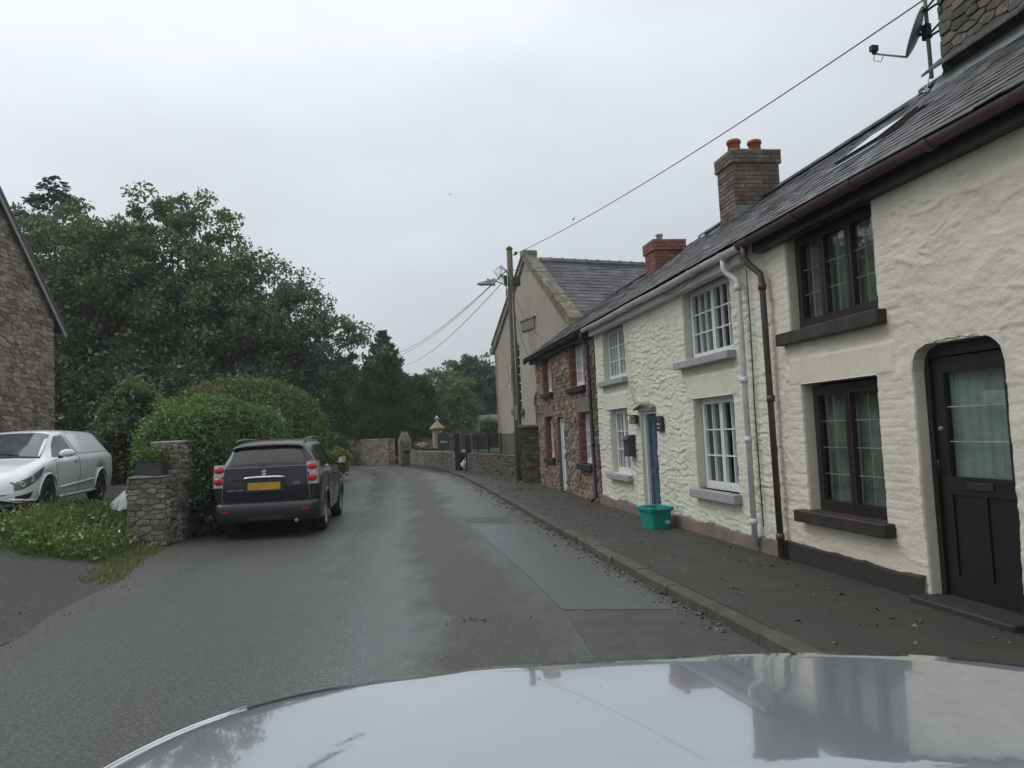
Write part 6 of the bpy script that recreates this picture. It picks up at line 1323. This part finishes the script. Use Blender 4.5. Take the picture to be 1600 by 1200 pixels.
# ------------------------------------------------------------------ vehicles
def spline(tab, x):
    xs_ = [t[0] for t in tab]; return [float(np.interp(x, xs_, [t[k] for t in tab])) for k in range(1, len(tab[0]))]
class Car:
    """lofted body; x right, y forward, z up.  tab rows: y, zb, zt, ws, wb, wr, zbelt"""
    def __init__(s, tab, wheels, wr, arch):
        s.tab = tab; s.wheels = wheels; s.wr = wr; s.arch = arch
    def params(s, y):
        p = spline(s.tab, y)
        q = [spline(s.tab, y + d) for d in (-.05, .05)]; return [(p[k] * 2 + q[0][k] + q[1][k]) / 4 for k in range(len(p))]
    def section(s, y, lift=True):
        zb, zt, ws, wb, wr, zbelt = s.params(y)
        zbelt = min(zbelt, zt - .05)
        pts = [(ws * .96, zb), (ws, zb + .06), (ws + (wb - ws) * .6 + .015, (zb + zbelt) * .5), (wb, zbelt - .10), (wb - .015, zbelt - .02), (wb - .05, zbelt + .01)]
        h = zt - zbelt; pts += [(wb - .05 + (wr - wb + .05) * .5, zbelt + h * .45), (wr + .012, zt - min(.12, h * .3)), (wr - .03, zt - min(.045, h * .14)), (wr - .13, zt - .012), (wr * .5, zt + .004), (0, zt + .008)]
        if lift:
            for wy in s.wheels:
                d = abs(y - wy)
                if d < s.arch:
                    za = s.wr + math.sqrt(s.arch ** 2 - d * d) * 1.0
                    pts = [(p[0], max(p[1], za + (.001 * i))) if p[1] < za else p for i, p in enumerate(pts)]
        return pts
    def wx(s, y, z):
        pts = s.section(y, False); zs_ = [p[1] for p in pts]; 
        for (a, b) in zip(pts[:-1], pts[1:]):
            if a[1] <= z <= b[1] and b[1] > a[1]: return a[0] + (b[0] - a[0]) * (z - a[1]) / (b[1] - a[1])
        return pts[-4][0]
    def zx(s, y, x):
        pts = s.section(y, False)[::-1]; x = abs(x)
        for (a, b) in zip(pts[:-1], pts[1:]):
            if a[0] <= x <= b[0] and b[0] > a[0]: return a[1] + (b[1] - a[1]) * (x - a[0]) / (b[0] - a[0])
        return pts[0][1]
    def body(s, ys_):
        mb = MB(); V = []; n = 0
        for y in ys_:
            p = s.section(y); ring = [(a, y, z) for a, z in p] + [(-a, y, z) for a, z in p[-2::-1]]; n = len(ring); V += ring
        F = [(i * n + k, (i + 1) * n + k, (i + 1) * n + k + 1, i * n + k + 1) for i in range(len(ys_) - 1) for k in range(n - 1)]
        mb.add(V, F, True); mb.add(V[:n], [tuple(range(n))], False); mb.add(V[-n:], [tuple(range(n))], False); return mb
    def side(s, quad, nu=10, nv=6, off=.006, sgn=1):   # quad yz corners: a(bottom rear) b(bottom front) c(top front) d(top rear)
        mb = MB(); V = []
        for i in range(nu + 1):
            for j in range(nv + 1):
                u, v = i / nu, j / nv; y = (quad[0][0] * (1 - u) + quad[1][0] * u) * (1 - v) + (quad[3][0] * (1 - u) + quad[2][0] * u) * v; z = (quad[0][1] * (1 - u) + quad[1][1] * u) * (1 - v) + (quad[3][1] * (1 - u) + quad[2][1] * u) * v
                V.append((sgn * (s.wx(y, z) + off), y, z))
        F = [(i * (nv + 1) + j, (i + 1) * (nv + 1) + j, (i + 1) * (nv + 1) + j + 1, i * (nv + 1) + j + 1) for i in range(nu) for j in range(nv)]
        mb.add(V, F, True); return mb
    def top(s, quad, nu=12, nv=8, off=.006):   # quad xy corners
        mb = MB(); V = []
        for i in range(nu + 1):
            for j in range(nv + 1):
                u, v = i / nu, j / nv; x = (quad[0][0] * (1 - u) + quad[1][0] * u) * (1 - v) + (quad[3][0] * (1 - u) + quad[2][0] * u) * v; y = (quad[0][1] * (1 - u) + quad[1][1] * u) * (1 - v) + (quad[3][1] * (1 - u) + quad[2][1] * u) * v
                V.append((x, y, s.zx(y, x) + off))
        F = [(i * (nv + 1) + j, (i + 1) * (nv + 1) + j, (i + 1) * (nv + 1) + j + 1, i * (nv + 1) + j + 1) for i in range(nu) for j in range(nv)]
        mb.add(V, F, True); return mb
    def line(s, pts, off=.003, r=.004, sgn=1):
        P = []
        for (a, b) in zip(pts[:-1], pts[1:]):
            for k in range(8): t = k / 8; y = a[0] + (b[0] - a[0]) * t; z = a[1] + (b[1] - a[1]) * t; P.append((sgn * (s.wx(y, z) + off), y, z))
        y, z = pts[-1]; P.append((sgn * (s.wx(y, z) + off), y, z)); mb = MB(); mb.tube(P, r, 5); return mb
def wheel(parent, x, y, r, sgn, rim, spokes=5, w=.22, rimf=.66):
    t = MB(); t.lathe([(r * .62, -w / 2 + .01), (r * .92, -w / 2), (r * .985, -w / 2 + .03), (r, -w / 4), (r, w / 4), (r * .985, w / 2 - .03), (r * .92, w / 2), (r * rimf + .01, w / 2 - .005), (r * rimf, w / 2 - .03)], (0, 0, 0), 'x', 36)
    o = put('wheel', t, M['rubber'], parent); o.location = (x, y, r); o.rotation_euler = (0, 0, 0 if sgn > 0 else math.pi)
    m_ = MB(); ri = r * rimf; m_.lathe([(ri, w / 2 - .03), (ri + .004, w / 2 - .012), (ri - .02, w / 2 - .012), (ri - .03, w / 2 - .05), (ri - .035, w / 2 - .12)], (0, 0, 0), 'x', 30)
    m_.lathe([(.0, w / 2 - .02), (.05, w / 2 - .022), (.06, w / 2 - .05)], (0, 0, 0), 'x', 14)
    for k in range(spokes):
        a_ = 2 * math.pi * k / spokes + .3
        for da in (-.13, .13):
            c0, s0 = math.cos(a_ + da * .5), math.sin(a_ + da * .5); c1, s1 = math.cos(a_ + da), math.sin(a_ + da); tx, ty = -s1 * .017, c1 * .017
            h = w / 2 - .028; m_.hexa([(h - .03, .04 * c0 - tx, .04 * s0 - ty), (h - .03, (ri - .015) * c1 - tx, (ri - .015) * s1 - ty), (h - .03, (ri - .015) * c1 + tx, (ri - .015) * s1 + ty), (h - .03, .04 * c0 + tx, .04 * s0 + ty), (h, .04 * c0 - tx, .04 * s0 - ty), (h, (ri - .015) * c1 - tx, (ri - .015) * s1 - ty), (h, (ri - .015) * c1 + tx, (ri - .015) * s1 + ty), (h, .04 * c0 + tx, .04 * s0 + ty)])
    put('rim', m_, rim, o); d_ = MB(); d_.lathe([(0, w / 2 - .09), (ri - .03, w / 2 - .09)], (0, 0, 0), 'x', 20); put('brake_disc', d_, M['iron'], o); return o

# --- dark SUV, seen from behind
suv = thing('suv', 'dark plum SUV parked against the hedge seen from behind', 'car', (-4.58, 15.5, .0), R(7.0))
T = [(-2.24, .42, 1.10, .76, .80, .70, 1.00), (-2.18, .34, 1.20, .84, .87, .74, 1.06), (-2.08, .32, 1.36, .865, .895, .72, 1.10), (-1.90, .31, 1.60, .875, .905, .645, 1.12), (-1.70, .31, 1.66, .875, .905, .63, 1.12), (-1.0, .30, 1.69, .88, .905, .635, 1.10), (-.2, .30, 1.69, .88, .905, .635, 1.08), (.35, .30, 1.655, .88, .905, .62, 1.06), (.75, .30, 1.45, .88, .905, .63, 1.04), (1.12, .30, 1.14, .88, .905, .70, 1.02), (1.2, .30, 1.085, .88, .90, .74, 1.0), (1.9, .32, .99, .87, .88, .72, .92), (2.15, .36, .90, .80, .82, .62, .80), (2.24, .42, .72, .68, .70, .5, .62)]
C1 = Car(T, (-1.30, 1.34), .345, .40)
ys_ = sorted(set([round(v, 3) for v in np.linspace(-2.24, 2.24, 90)] + [-1.70, -.90, .94, 1.74, -2.2, 2.2]))
put('body', C1.body(ys_), M['suv'], suv)
mb = MB(); mb.box((-.80, -2.1, .30), (.80, 2.05, .62)); put('underbody', mb, M['black_plastic'], suv)
mb = C1.top([(-.635, -2.135), (.635, -2.135), (.565, -1.925), (-.565, -1.925)], off=.006); put('rear_window', mb, M['car_glass'], suv)
for s_ in (1, -1):
    put('side_window', C1.side([(-1.80, 1.17), (-1.02, 1.15), (-1.02, 1.55), (-1.62, 1.55)], sgn=s_), M['car_glass'], suv)
    put('side_window', C1.side([(-.96, 1.15), (-.12, 1.13), (-.12, 1.565), (-.96, 1.565)], sgn=s_), M['car_glass'], suv)
    put('side_window', C1.side([(-.04, 1.13), (.85, 1.11), (.38, 1.55), (-.04, 1.565)], sgn=s_), M['car_glass'], suv)
    put('door_seam', C1.line([(-.99, 1.12), (-1.0, .75), (-.9, .45), (.78, .45), (.9, .7), (.93, 1.06)], sgn=s_), M['black_plastic'], suv)
    put('door_seam', C1.line([(-.08, 1.12), (-.08, .46)], sgn=s_), M['black_plastic'], suv)
    mb = MB()
    for yy_ in (-.80, .12): x_ = C1.wx(yy_, .98); mb.box((s_ * (x_ + .01) - .012, yy_ - .09, .965), (s_ * (x_ + .01) + .012, yy_ + .09, .99))
    put('door_handle', mb, M['suv'], suv)
    mb = MB(); P = [(s_ * .60, -1.66, 1.645), (s_ * .605, -1.55, 1.688), (s_ * .61, -1.0, 1.71), (s_ * .61, .0, 1.705), (s_ * .60, .32, 1.65)]; mb.tube(P, .018, 8); put('roof_rail', mb, M['suv_grey'], suv)
    mb = MB(); bm = bmesh.new(); bmesh.ops.create_icosphere(bm, subdivisions=2, radius=1); mb.add([(s_ * 1.0 + v.co.x * .10, .80 + v.co.y * .07, 1.20 + v.co.z * .085) for v in bm.verts], [[v.index for v in f.verts] for f in bm.faces], True); bm.free(); mb.tube([(s_ * .86, .80, 1.14), (s_ * .95, .80, 1.16)], .025, 6); put('door_mirror', mb, M['suv'], suv)
    mb = MB(); mb.box((s_ * 1.0 - .075, .728, 1.15), (s_ * 1.0 + .075, .735, 1.25)); put('mirror_glass', mb, M['chrome'], suv)
    # arch flare
    for wy in (-1.30, 1.34):
        P = []
        for k in range(13): a_ = math.pi * (k + .0) / 12; yy_ = wy + .415 * math.cos(a_); zz = .345 + .415 * math.sin(a_); P.append((s_ * (C1.wx(yy_, max(zz, .36)) + .004), yy_, zz))
        mb = MB(); mb.tube(P, .022, 6); put('wheel_arch', mb, M['suv'], suv)
    mb = MB()   # rear lamp cluster wraps the corner
    def lamp(z0, z1, m_, nm, d=.014):
        V = []; n = 8
        for k in range(n + 1):
            t = k / n; x_ = .685 + .20 * min(1, t * 1.5); y_ = -2.262 + max(0, t - .55) ** 1.2 * .50
            x_ = min(x_, .895 + .01)
            for z in (z0, (z0 + z1) / 2, z1): V.append((s_ * x_, y_ + (.012 * (abs(z - (z0 + z1) / 2) > .001)) + (z - .93) * .17, z))
        F = [(3 * k + j, 3 * k + 3 + j, 3 * k + 4 + j, 3 * k + 1 + j) for k in range(n) for j in range(2)]; b = MB(); b.add(V, F, True); return put(nm, b, M[m_], suv)
    lamp(.90, 1.29, 'clear_lens', 'rear_light')
    for (z0_, z1_) in ((1.13, 1.255), (.945, 1.06)):
        b = MB(); b.lathe([(0, -.022), (.045, -.02), (.068, -.008), (.074, .03)], (0, 0, 0), 'y', 16); o = put('red_light', b, M['red_lens'], suv); o.location = (s_ * .775, -2.252 + ((z0_ + z1_) / 2 - .93) * .17, (z0_ + z1_) / 2); o.scale = (1.25, 1, 1.0)
    mb = MB(); mb.box((s_ * .66 - .07, -2.325, .475), (s_ * .66 + .07, -2.31, .505)); put('reflector', mb, M['red_lens'], suv)
# tailgate panel slightly proud, rounded lower corners
tgp = []
for (cx_, cz_, a0, r_) in ((.655, .70, -90, .07), (.655, 1.19, 0, .03), (-.655, 1.19, 90, .03), (-.655, .70, 180, .07)):
    for k in range(5): a_ = R(a0 + 90 * k / 4); tgp.append((cx_ + r_ * math.cos(a_), cz_ + r_ * math.sin(a_)))
def tail_y(z): return -2.262 + max(0, z - .93) * .20 + max(0, .8 - z) * .12
def tailplate(poly, off, th, m_, nm):
    V = [(p[0], tail_y(p[1]) - off - .02 * (1 - (p[0] / .9) ** 2), p[1]) for p in poly]; c = (0, tail_y(.95) - off - .02, .95); mb = MB(); n = len(V)
    mb.add(V + [(v[0], v[1] + th, v[2]) for v in V], [(k, (k + 1) % n, (k + 1) % n + n, k + n) for k in range(n)]); 
    # subdivided front: connect rows by height
    zs_ = sorted(set([round(p[1], 4) for p in poly])); G_ = []
    for z in zs_:
        xs_ = [p[0] for p in poly if abs(p[1] - z) < 1e-3]
        w_ = max(abs(v) for v in xs_) if xs_ else .7; G_.append([( -w_ + 2 * w_ * k / 12, tail_y(z) - off - .02 * (1 - ((-w_ + 2 * w_ * k / 12) / .9) ** 2), z) for k in range(13)])
    # densify between rows
    rows = []
    for a_, b_ in zip(G_[:-1], G_[1:]):
        k = max(1, int((b_[0][2] - a_[0][2]) / .06))
        for q in range(k):
            t = q / k; z = a_[0][2] * (1 - t) + b_[0][2] * t; rows.append([((p[0] * (1 - t) + r_[0] * t), tail_y(z) - off - .02 * (1 - ((p[0] * (1 - t) + r_[0] * t) / .9) ** 2), z) for p, r_ in zip(a_, b_)])
    rows.append(G_[-1]); VV = [p for r_ in rows for p in r_]; mb.add(VV, [(i * 13 + k, i * 13 + k + 1, (i + 1) * 13 + k + 1, (i + 1) * 13 + k) for i in range(len(rows) - 1) for k in range(12)], True)
    return put(nm, mb, M[m_], suv)
seam = [(x_ * 1.012, .94 + (z_ - .94) * 1.025) for x_, z_ in tgp]
tailplate(seam, .004, .02, 'metal_grey', 'tailgate_seam'); tailplate(tgp, .013, .02, 'suv', 'tailgate')
# bumper
V = []; F = []; n = 16
for k in range(n + 1):
    t = -1 + 2 * k / n; x_ = .905 * math.sin(t * math.pi / 2) ; y_ = -2.30 + .0 if abs(t) < .7 else -2.30 + (abs(t) - .7) ** 1.5 * 3.6
    for (z, d) in ((.30, .05), (.34, .01), (.42, -.012), (.55, -.018), (.615, .0), (.625, .05)): V.append((x_, y_ + d, z))
for k in range(n):
    for j in range(5): F.append((6 * k + j, 6 * k + 6 + j, 6 * k + 7 + j, 6 * k + 1 + j))
mb = MB(); mb.add(V, F, True); put('rear_bumper', mb, M['suv_grey'], suv)
mb = MB(); mb.box((-.30, -2.31, .33), (.30, -2.305, .40)); put('tow_cover', mb, M['black_plastic'], suv)
# numberplate, chrome bar, badge, handle, wiper, lettering
pxo = -.02
mb = MB(); mb.box((pxo - .33, -2.315, .80), (pxo + .33, -2.298, 1.03), bev=.006); put('plate_surround', mb, M['suv_grey'], suv)
mb = MB(); mb.box((pxo - .27, -2.322, .84), (pxo + .27, -2.3155, .965)); put('number_plate', mb, M['plate'], suv)
mb = MB(); V = []
for k in range(9): t = -1 + k / 4; V.append((pxo + t * .36, -2.322 + .01 * t * t, 1.055 - .018 * abs(t) ** 4))
mb.tube(V, [.012] + [.022] * 7 + [.012], 8); o = put('chrome_bar', mb, M['chrome'], suv); o.scale = (1, 1, 1)
Sp = [(-.5, .25), (.05, .62), (.5, .3), (.22, .12), (.06, .26), (-.1, .16), (.5, -.22), (-.05, -.62), (-.5, -.3), (-.22, -.12), (-.06, -.26), (.1, -.16)]
mb = MB(); mb.prism([(p[0] * .09, p[1] * .085) for p in Sp], -.004, .004); o = put('emblem', mb, M['badge'], suv); o.location = (pxo, -2.296, 1.13)
mb = MB(); mb.box((-.58, -2.30, 1.015), (-.38, -2.28, 1.035), bev=.004); mb.box((-.52, -2.296, 1.03), (-.44, -2.28, 1.06), bev=.004); put('door_handle', mb, M['black_plastic'], suv)
mb = MB(); mb.tube([(-.02, -2.165, 1.235), (-.10, -2.175, 1.235), (-.36, -2.17, 1.215)], [.022, .014, .006], 6); put('rear_wiper', mb, M['black_plastic'], suv)
for (tx, sz, x_, z_) in (('GRAND VITARA', .038, -.50, .845), ('DDiS', .055, .52, .93)):
    me = text_mesh(tx, sz, M['badge'], .002); me.transform(Matrix.Rotation(R(90), 4, 'X')); o = put('lettering', me, None, suv); o.location = (x_, -2.300, z_)
for x_ in (-.50, .51): mb = MB(); mb.box((x_ - .13, -2.296, .795 if x_ < 0 else .87), (x_ + .13, -2.285, .80 if x_ < 0 else .875)); put('trim_strip', mb, M['suv_grey'], suv)
# spoiler + high brake light
mb = MB(); V = []; F = []
for k in range(13):
    x_ = -.60 + 1.2 * k / 12; zz = C1.zx(-1.9, x_); V += [(x_, -1.80, C1.zx(-1.80, x_) + .004), (x_, -1.96, zz + .012), (x_, -1.985, zz - .012), (x_, -1.93, zz - .03)]
for k in range(12):
    for j in range(3): F.append((4 * k + j, 4 * k + 4 + j, 4 * k + 5 + j, 4 * k + 1 + j))
mb.add(V, F, True); put('spoiler', mb, M['suv'], suv)
mb = MB(); mb.box((-.16, -1.992, 1.590), (.16, -1.982, 1.608)); put('brake_light', mb, M['red_lens'], suv)
mb = MB(); mb.tube([(.50, -2.32, .29), (.50, -2.0, .30)], .028, 10); put('exhaust', mb, M['galv'], suv)
for (x_, y_) in ((.78, -1.30), (.78, 1.34), (-.78, -1.30), (-.78, 1.34)): wheel(suv, x_, y_, .345, 1 if x_ > 0 else -1, M['alloy'])
mb = C1.top([(-.66, 1.10), (.66, 1.10), (.54, .48), (-.54, .48)]); put('windscreen', mb, M['car_glass'], suv)

# --- white van, facing the camera
van = thing('van', 'white car-derived van parked facing the camera on the driveway', 'van', (-9.38, 14.85, .59), R(180 + 10))
T = [(-2.12, .42, .90, .74, .78, .60, .80), (-2.08, .30, 1.02, .80, .83, .66, .92), (-2.0, .26, 1.20, .83, .86, .66, .98), (-1.76, .24, 1.435, .845, .87, .61, 1.0), (-1.55, .23, 1.485, .85, .875, .60, 1.0), (-.6, .23, 1.50, .855, .875, .61, .975), (.05, .23, 1.50, .855, .875, .60, .96), (.40, .23, 1.47, .855, .875, .585, .95), (.85, .23, 1.24, .855, .87, .62, .93), (1.28, .23, .985, .855, .865, .70, .91), (1.36, .23, .955, .85, .86, .72, .90), (1.75, .24, .87, .83, .84, .68, .80), (2.0, .24, .76, .79, .80, .62, .69), (2.12, .24, .675, .74, .745, .56, .61), (2.18, .26, .60, .66, .67, .50, .54), (2.215, .29, .555, .54, .55, .42, .50), (2.23, .33, .50, .40, .42, .32, .45)]
C2 = Car(T, (-1.30, 1.30), .315, .365)
ys_ = sorted(set([round(v, 3) for v in np.linspace(-2.12, 2.23, 98)] + [-1.665, -.935, .935, 1.665]))
put('body', C2.body(ys_), M['van'], van)
mb = MB(); mb.box((-.76, -2.0, .22), (.76, 1.95, .5)); put('underbody', mb, M['black_plastic'], van)
put('windscreen', C2.top([(-.70, 1.24), (.70, 1.24), (.55, .47), (-.55, .47)], 16, 10), M['van_glass'], van)
mb = MB(); mb.tube([(x_, 1.275, C2.zx(1.275, x_) + .012) for x_ in np.linspace(-.7, .7, 9)], .016, 6); mb.tube([(-.35, 1.24, C2.zx(1.24, .35) + .02), (.05, 1.16, C2.zx(1.16, .05) + .02), (.45, 1.13, C2.zx(1.13, .45) + .02)], .008, 5); put('wiper', mb, M['black_plastic'], van)
for s_ in (1, -1):
    put('side_window', C2.side([(-.02, 1.0), (.98, .975), (.40, 1.37), (.13, 1.39)], sgn=s_), M['car_glass'], van)
    put('door_seam', C2.line([(.10, 1.42), (-.10, .99), (-.10, .62), (.0, .30)], sgn=s_, r=.004), M['black_plastic'], van)
    put('door_seam', C2.line([(1.0, .93), (.96, .6), (.93, .32)], sgn=s_, r=.004), M['black_plastic'], van)
    put('body_panel', C2.side([(-1.85, 1.06), (-.16, 1.03), (.0, 1.40), (-1.50, 1.385)], sgn=s_, off=.010), M['van'], van)
    mb = C2.line([(-.85, .50), (.80, .42)], sgn=s_, off=.006, r=.018); put('side_moulding', mb, M['van'], van)
    mb = C2.line([(-.95, .27), (.92, .25)], sgn=s_, off=.004, r=.03); put('side_skirt', mb, M['van'], van)
    x_ = C2.wx(-.0, .90); mb = MB(); mb.box((s_ * (x_ + .014) - .014, .02, .885), (s_ * (x_ + .014) + .014, .19, .91), bev=.004); put('door_handle', mb, M['van'], van)
    mb = MB(); bm = bmesh.new(); bmesh.ops.create_icosphere(bm, subdivisions=3, radius=1); mb.add([(s_ * .985 + v.co.x * .125, .82 + v.co.y * .075 + (.04 * v.co.x * s_ * -1), 1.03 + v.co.z * (.082 if v.co.z > 0 else .065)) for v in bm.verts], [[v.index for v in f.verts] for f in bm.faces], True); bm.free(); put('door_mirror', mb, M['van'], van)
    mb = MB(); mb.tube([(s_ * .84, .84, .97), (s_ * .92, .82, .985)], .03, 6); put('mirror_stalk', mb, M['black_plastic'], van)
    # headlight lens follows the corner of the body, swept back
    hl = put('headlight', C2.side([(1.64, .655), (2.17, .45), (2.16, .585), (1.48, .815)], 16, 8, .010, s_), M['lamp_inside'], van)
    put('lens_rim', C2.line([(1.64, .652), (2.17, .448), (2.16, .587), (1.48, .818), (1.64, .652)], .010, .005, s_), M['black_plastic'], van)
    for (yy_, zz, rr2) in ((2.08, .545, .052), (1.90, .625, .064)):
        mb = MB(); mb.lathe([(0, .0), (rr2 * .45, .012), (rr2 * .8, .022), (rr2, .010), (rr2 * 1.05, -.01)], (0, 0, 0), 'y', 18); o = put('lamp_bowl', mb, M['clear_lens'], hl); o.location = (s_ * (C2.wx(yy_, zz) - .004), yy_ + .004, zz); o.rotation_euler = (R(10), 0, s_ * R(-52))
    put('fog_grille', C2.side([(1.95, .31), (2.165, .285), (2.165, .36), (1.86, .42)], 12, 5, .008, s_), M['black_plastic'], van)
    for wy in (-1.30, 1.30):
        P = []
        for k in range(13): a_ = math.pi * k / 12; yy_ = wy + .375 * math.cos(a_); zz = .315 + .375 * math.sin(a_); P.append((s_ * (C2.wx(yy_, max(zz, .33)) + .002), yy_, zz))
        mb = MB(); mb.tube(P, .018, 6); put('wheel_arch', mb, M['van'], van)
    mb = MB(); mb.box((s_ * .80 - .035, -2.07, .75), (s_ * .80 + .035, -1.99, 1.0), bev=.01); put('rear_light', mb, M['red_lens'], van)
mb = MB(); mb.box((-.38, 2.19, .505), (.38, 2.232, .525), bev=.004); put('grille_bar', mb, M['chrome'], van)
put('front_lip', C2.line([(1.72, .26), (2.0, .275), (2.18, .30)], .004, .022, 1), M['van'], van); put('front_lip', C2.line([(1.72, .26), (2.0, .275), (2.18, .30)], .004, .022, -1), M['van'], van)
mb = MB(); mb.box((-.40, 2.20, .44), (.40, 2.236, .50)); mb.box((-.38, 2.20, .34), (.38, 2.238, .39)); put('grille', mb, M['black_plastic'], van)
for (x_, y_) in ((.755, -1.30), (.755, 1.30), (-.755, -1.30), (-.755, 1.30)): wheel(van, x_, y_, .315, 1 if x_ > 0 else -1, M['alloy_dark'], 6, .20, .70)
# white sheeting dumped by the pier
sh = MB(); V = []; n = 14
rgs = np.random.default_rng(8)
for i in range(n):
    for j in range(n): u, v = i / (n - 1) - .5, j / (n - 1) - .5; r_ = max(0, 1 - (u * u + v * v) * 3.6); V.append((u * .9, v * .5, .02 + .36 * r_ * (.7 + .6 * float(fbm(np.array([u * 5.]), np.array([v * 5.]), 4)[0]))))
sh.add(V, [(i * n + j, (i + 1) * n + j, (i + 1) * n + j + 1, i * n + j + 1) for i in range(n - 1) for j in range(n - 1)], True)
o = put('plastic_sheet', sh, M['bag']); o.location = (-7.25, 14.6, .50); o.rotation_euler = (0, 0, R(20)); tag(o, 'crumpled white plastic sheet on the bank behind the stone pier', 'plastic sheet')

# --- the silver car the picture is taken from
own = thing('silver_car', 'silver car whose bonnet fills the bottom of the view', 'car', (.21, .7, 0), 0)
nR, nA = 26, 72
def hz_(x, y, r_):
    z = 1.150 - .016 * (x / .99) ** 2 - .012 * (y / .97) ** 2
    z -= .085 * max(0, (r_ - .93) / .07) ** 2.0
    if y < .33: z -= (.33 - y) * .32  # rear strip shaped to dip so it mirrors the higher, brighter sky
    # shoulder crease either side
    for sx in (-1,): 
        d = (x + .54 - .385 * (y - .41)); z += .006 / (1 + math.exp(-d / .008))
    return z
V = []; F = []
for i in range(nR + 1):
    r_ = (i / nR) ** .75
    for k in range(nA + 1):
        a_ = -.25 + (math.pi + .5) * k / nA; c, s_ = math.cos(a_), math.sin(a_); p = 3.7; q = 1 / ((abs(c) ** p + abs(s_) ** p) ** (1 / p)); x_, y_ = c * q * .95 * r_ + .0 * r_, s_ * q * .97 * r_
        V.append((x_, y_, hz_(x_, y_, r_)))
F = [(i * (nA + 1) + k, (i + 1) * (nA + 1) + k, (i + 1) * (nA + 1) + k + 1, i * (nA + 1) + k + 1) for i in range(nR) for k in range(nA)]
mb = MB(); mb.add(V, F, True); put('bonnet', mb, M['silver'], own)
V = []; F = []; rows = [(1.004, -.088), (1.02, -.12), (1.05, -.24), (1.06, -.42), (1.06, -.62), (1.03, -.80)]
for (r_, dz) in rows:
    for k in range(nA + 1):
        a_ = -.25 + (math.pi + .5) * k / nA; c, s_ = math.cos(a_), math.sin(a_); q = 1 / ((abs(c) ** 3.7 + abs(s_) ** 3.7) ** (1 / 3.7)); x_, y_ = c * q * .95, s_ * q * .97; V.append((x_ * r_, y_ * r_, hz_(x_, y_, 1.0) + .085 * 1 + dz))
F = [(i * (nA + 1) + k, (i + 1) * (nA + 1) + k, (i + 1) * (nA + 1) + k + 1, i * (nA + 1) + k + 1) for i in range(len(rows) - 1) for k in range(nA)]
mb = MB(); mb.add(V, F, True); put('wing_and_bumper', mb, M['silver'], own)
for sgn in (-1, 1):
    P = []
    for k in range(16):
        a_ = (math.pi - .05 - .75 * k / 15) if sgn < 0 else (.05 + .75 * k / 15); c, s_ = math.cos(a_), math.sin(a_); q = .95 / ((abs(c) ** 3.7 + abs(s_) ** 3.7) ** (1 / 3.7)); x_, y_ = c * q * .95, s_ * q * .97; P.append((x_, y_, hz_(x_, y_, .95) + .001))
    if sgn < 0: mb = MB(); mb.tube(P, .004, 6); put('bonnet_edge_trim', mb, M['chrome'], own)
    P2_ = [(p[0] * 1.008, p[1] * 1.006, p[2] - .003) for p in P]; mb = MB(); mb.tube(P2_, .003, 6); put('panel_gap', mb, M['black_plastic'], own)
    wheel(own, sgn * .76, .35, .34, sgn, M['alloy'])
mb = MB(); mb.box((-.60, -.02, .92), (.72, .16, 1.0)); put('cowl_panel', mb, M['black_plastic'], own)

# distant birds
for i, (x, y, z, lb) in enumerate(((-6.3, 90, 30.2, 'tiny dark bird in flight, the left one over the road'), (8.2, 90, 26.5, 'tiny dark bird in flight above the pole wire'))):
    mb = MB(); mb.add([(-.35, 0, .12), (-.12, .06, .02), (0, .1, 0), (.12, .06, .02), (.35, 0, .12), (.1, -.1, .02), (0, -.16, 0), (-.1, -.1, .02), (0, 0, -.05)], [(0, 1, 7), (1, 2, 8), (2, 3, 8), (3, 4, 5), (3, 5, 8), (5, 6, 8), (6, 7, 8), (7, 1, 8)]); o = put('bird', mb, M['cable']); o.location = (x, y, z); o.rotation_euler = (.4, .2 * i, 1 + i); tag(o, lb, 'bird', 'distant birds')

# thin haze volume added to lift and soften the dark distant tones
mb = MB(); mb.box((-760, -260, -3), (760, 960, 38)); hzo = put('haze', mb, None, kind='stuff')
hm = bpy.data.materials.new('tone_lift_haze'); hm.use_nodes = True; hn = hm.node_tree.nodes; hn.remove(hn['Principled BSDF']); pv = hn.new('ShaderNodeVolumePrincipled')
pv.inputs['Density'].default_value = .0009; pv.inputs['Color'].default_value = (.92, .95, .97, 1); pv.inputs['Anisotropy'].default_value = .2
hm.node_tree.links.new(pv.outputs[0], hn['Material Output'].inputs['Volume']); hzo.data.materials.append(hm)
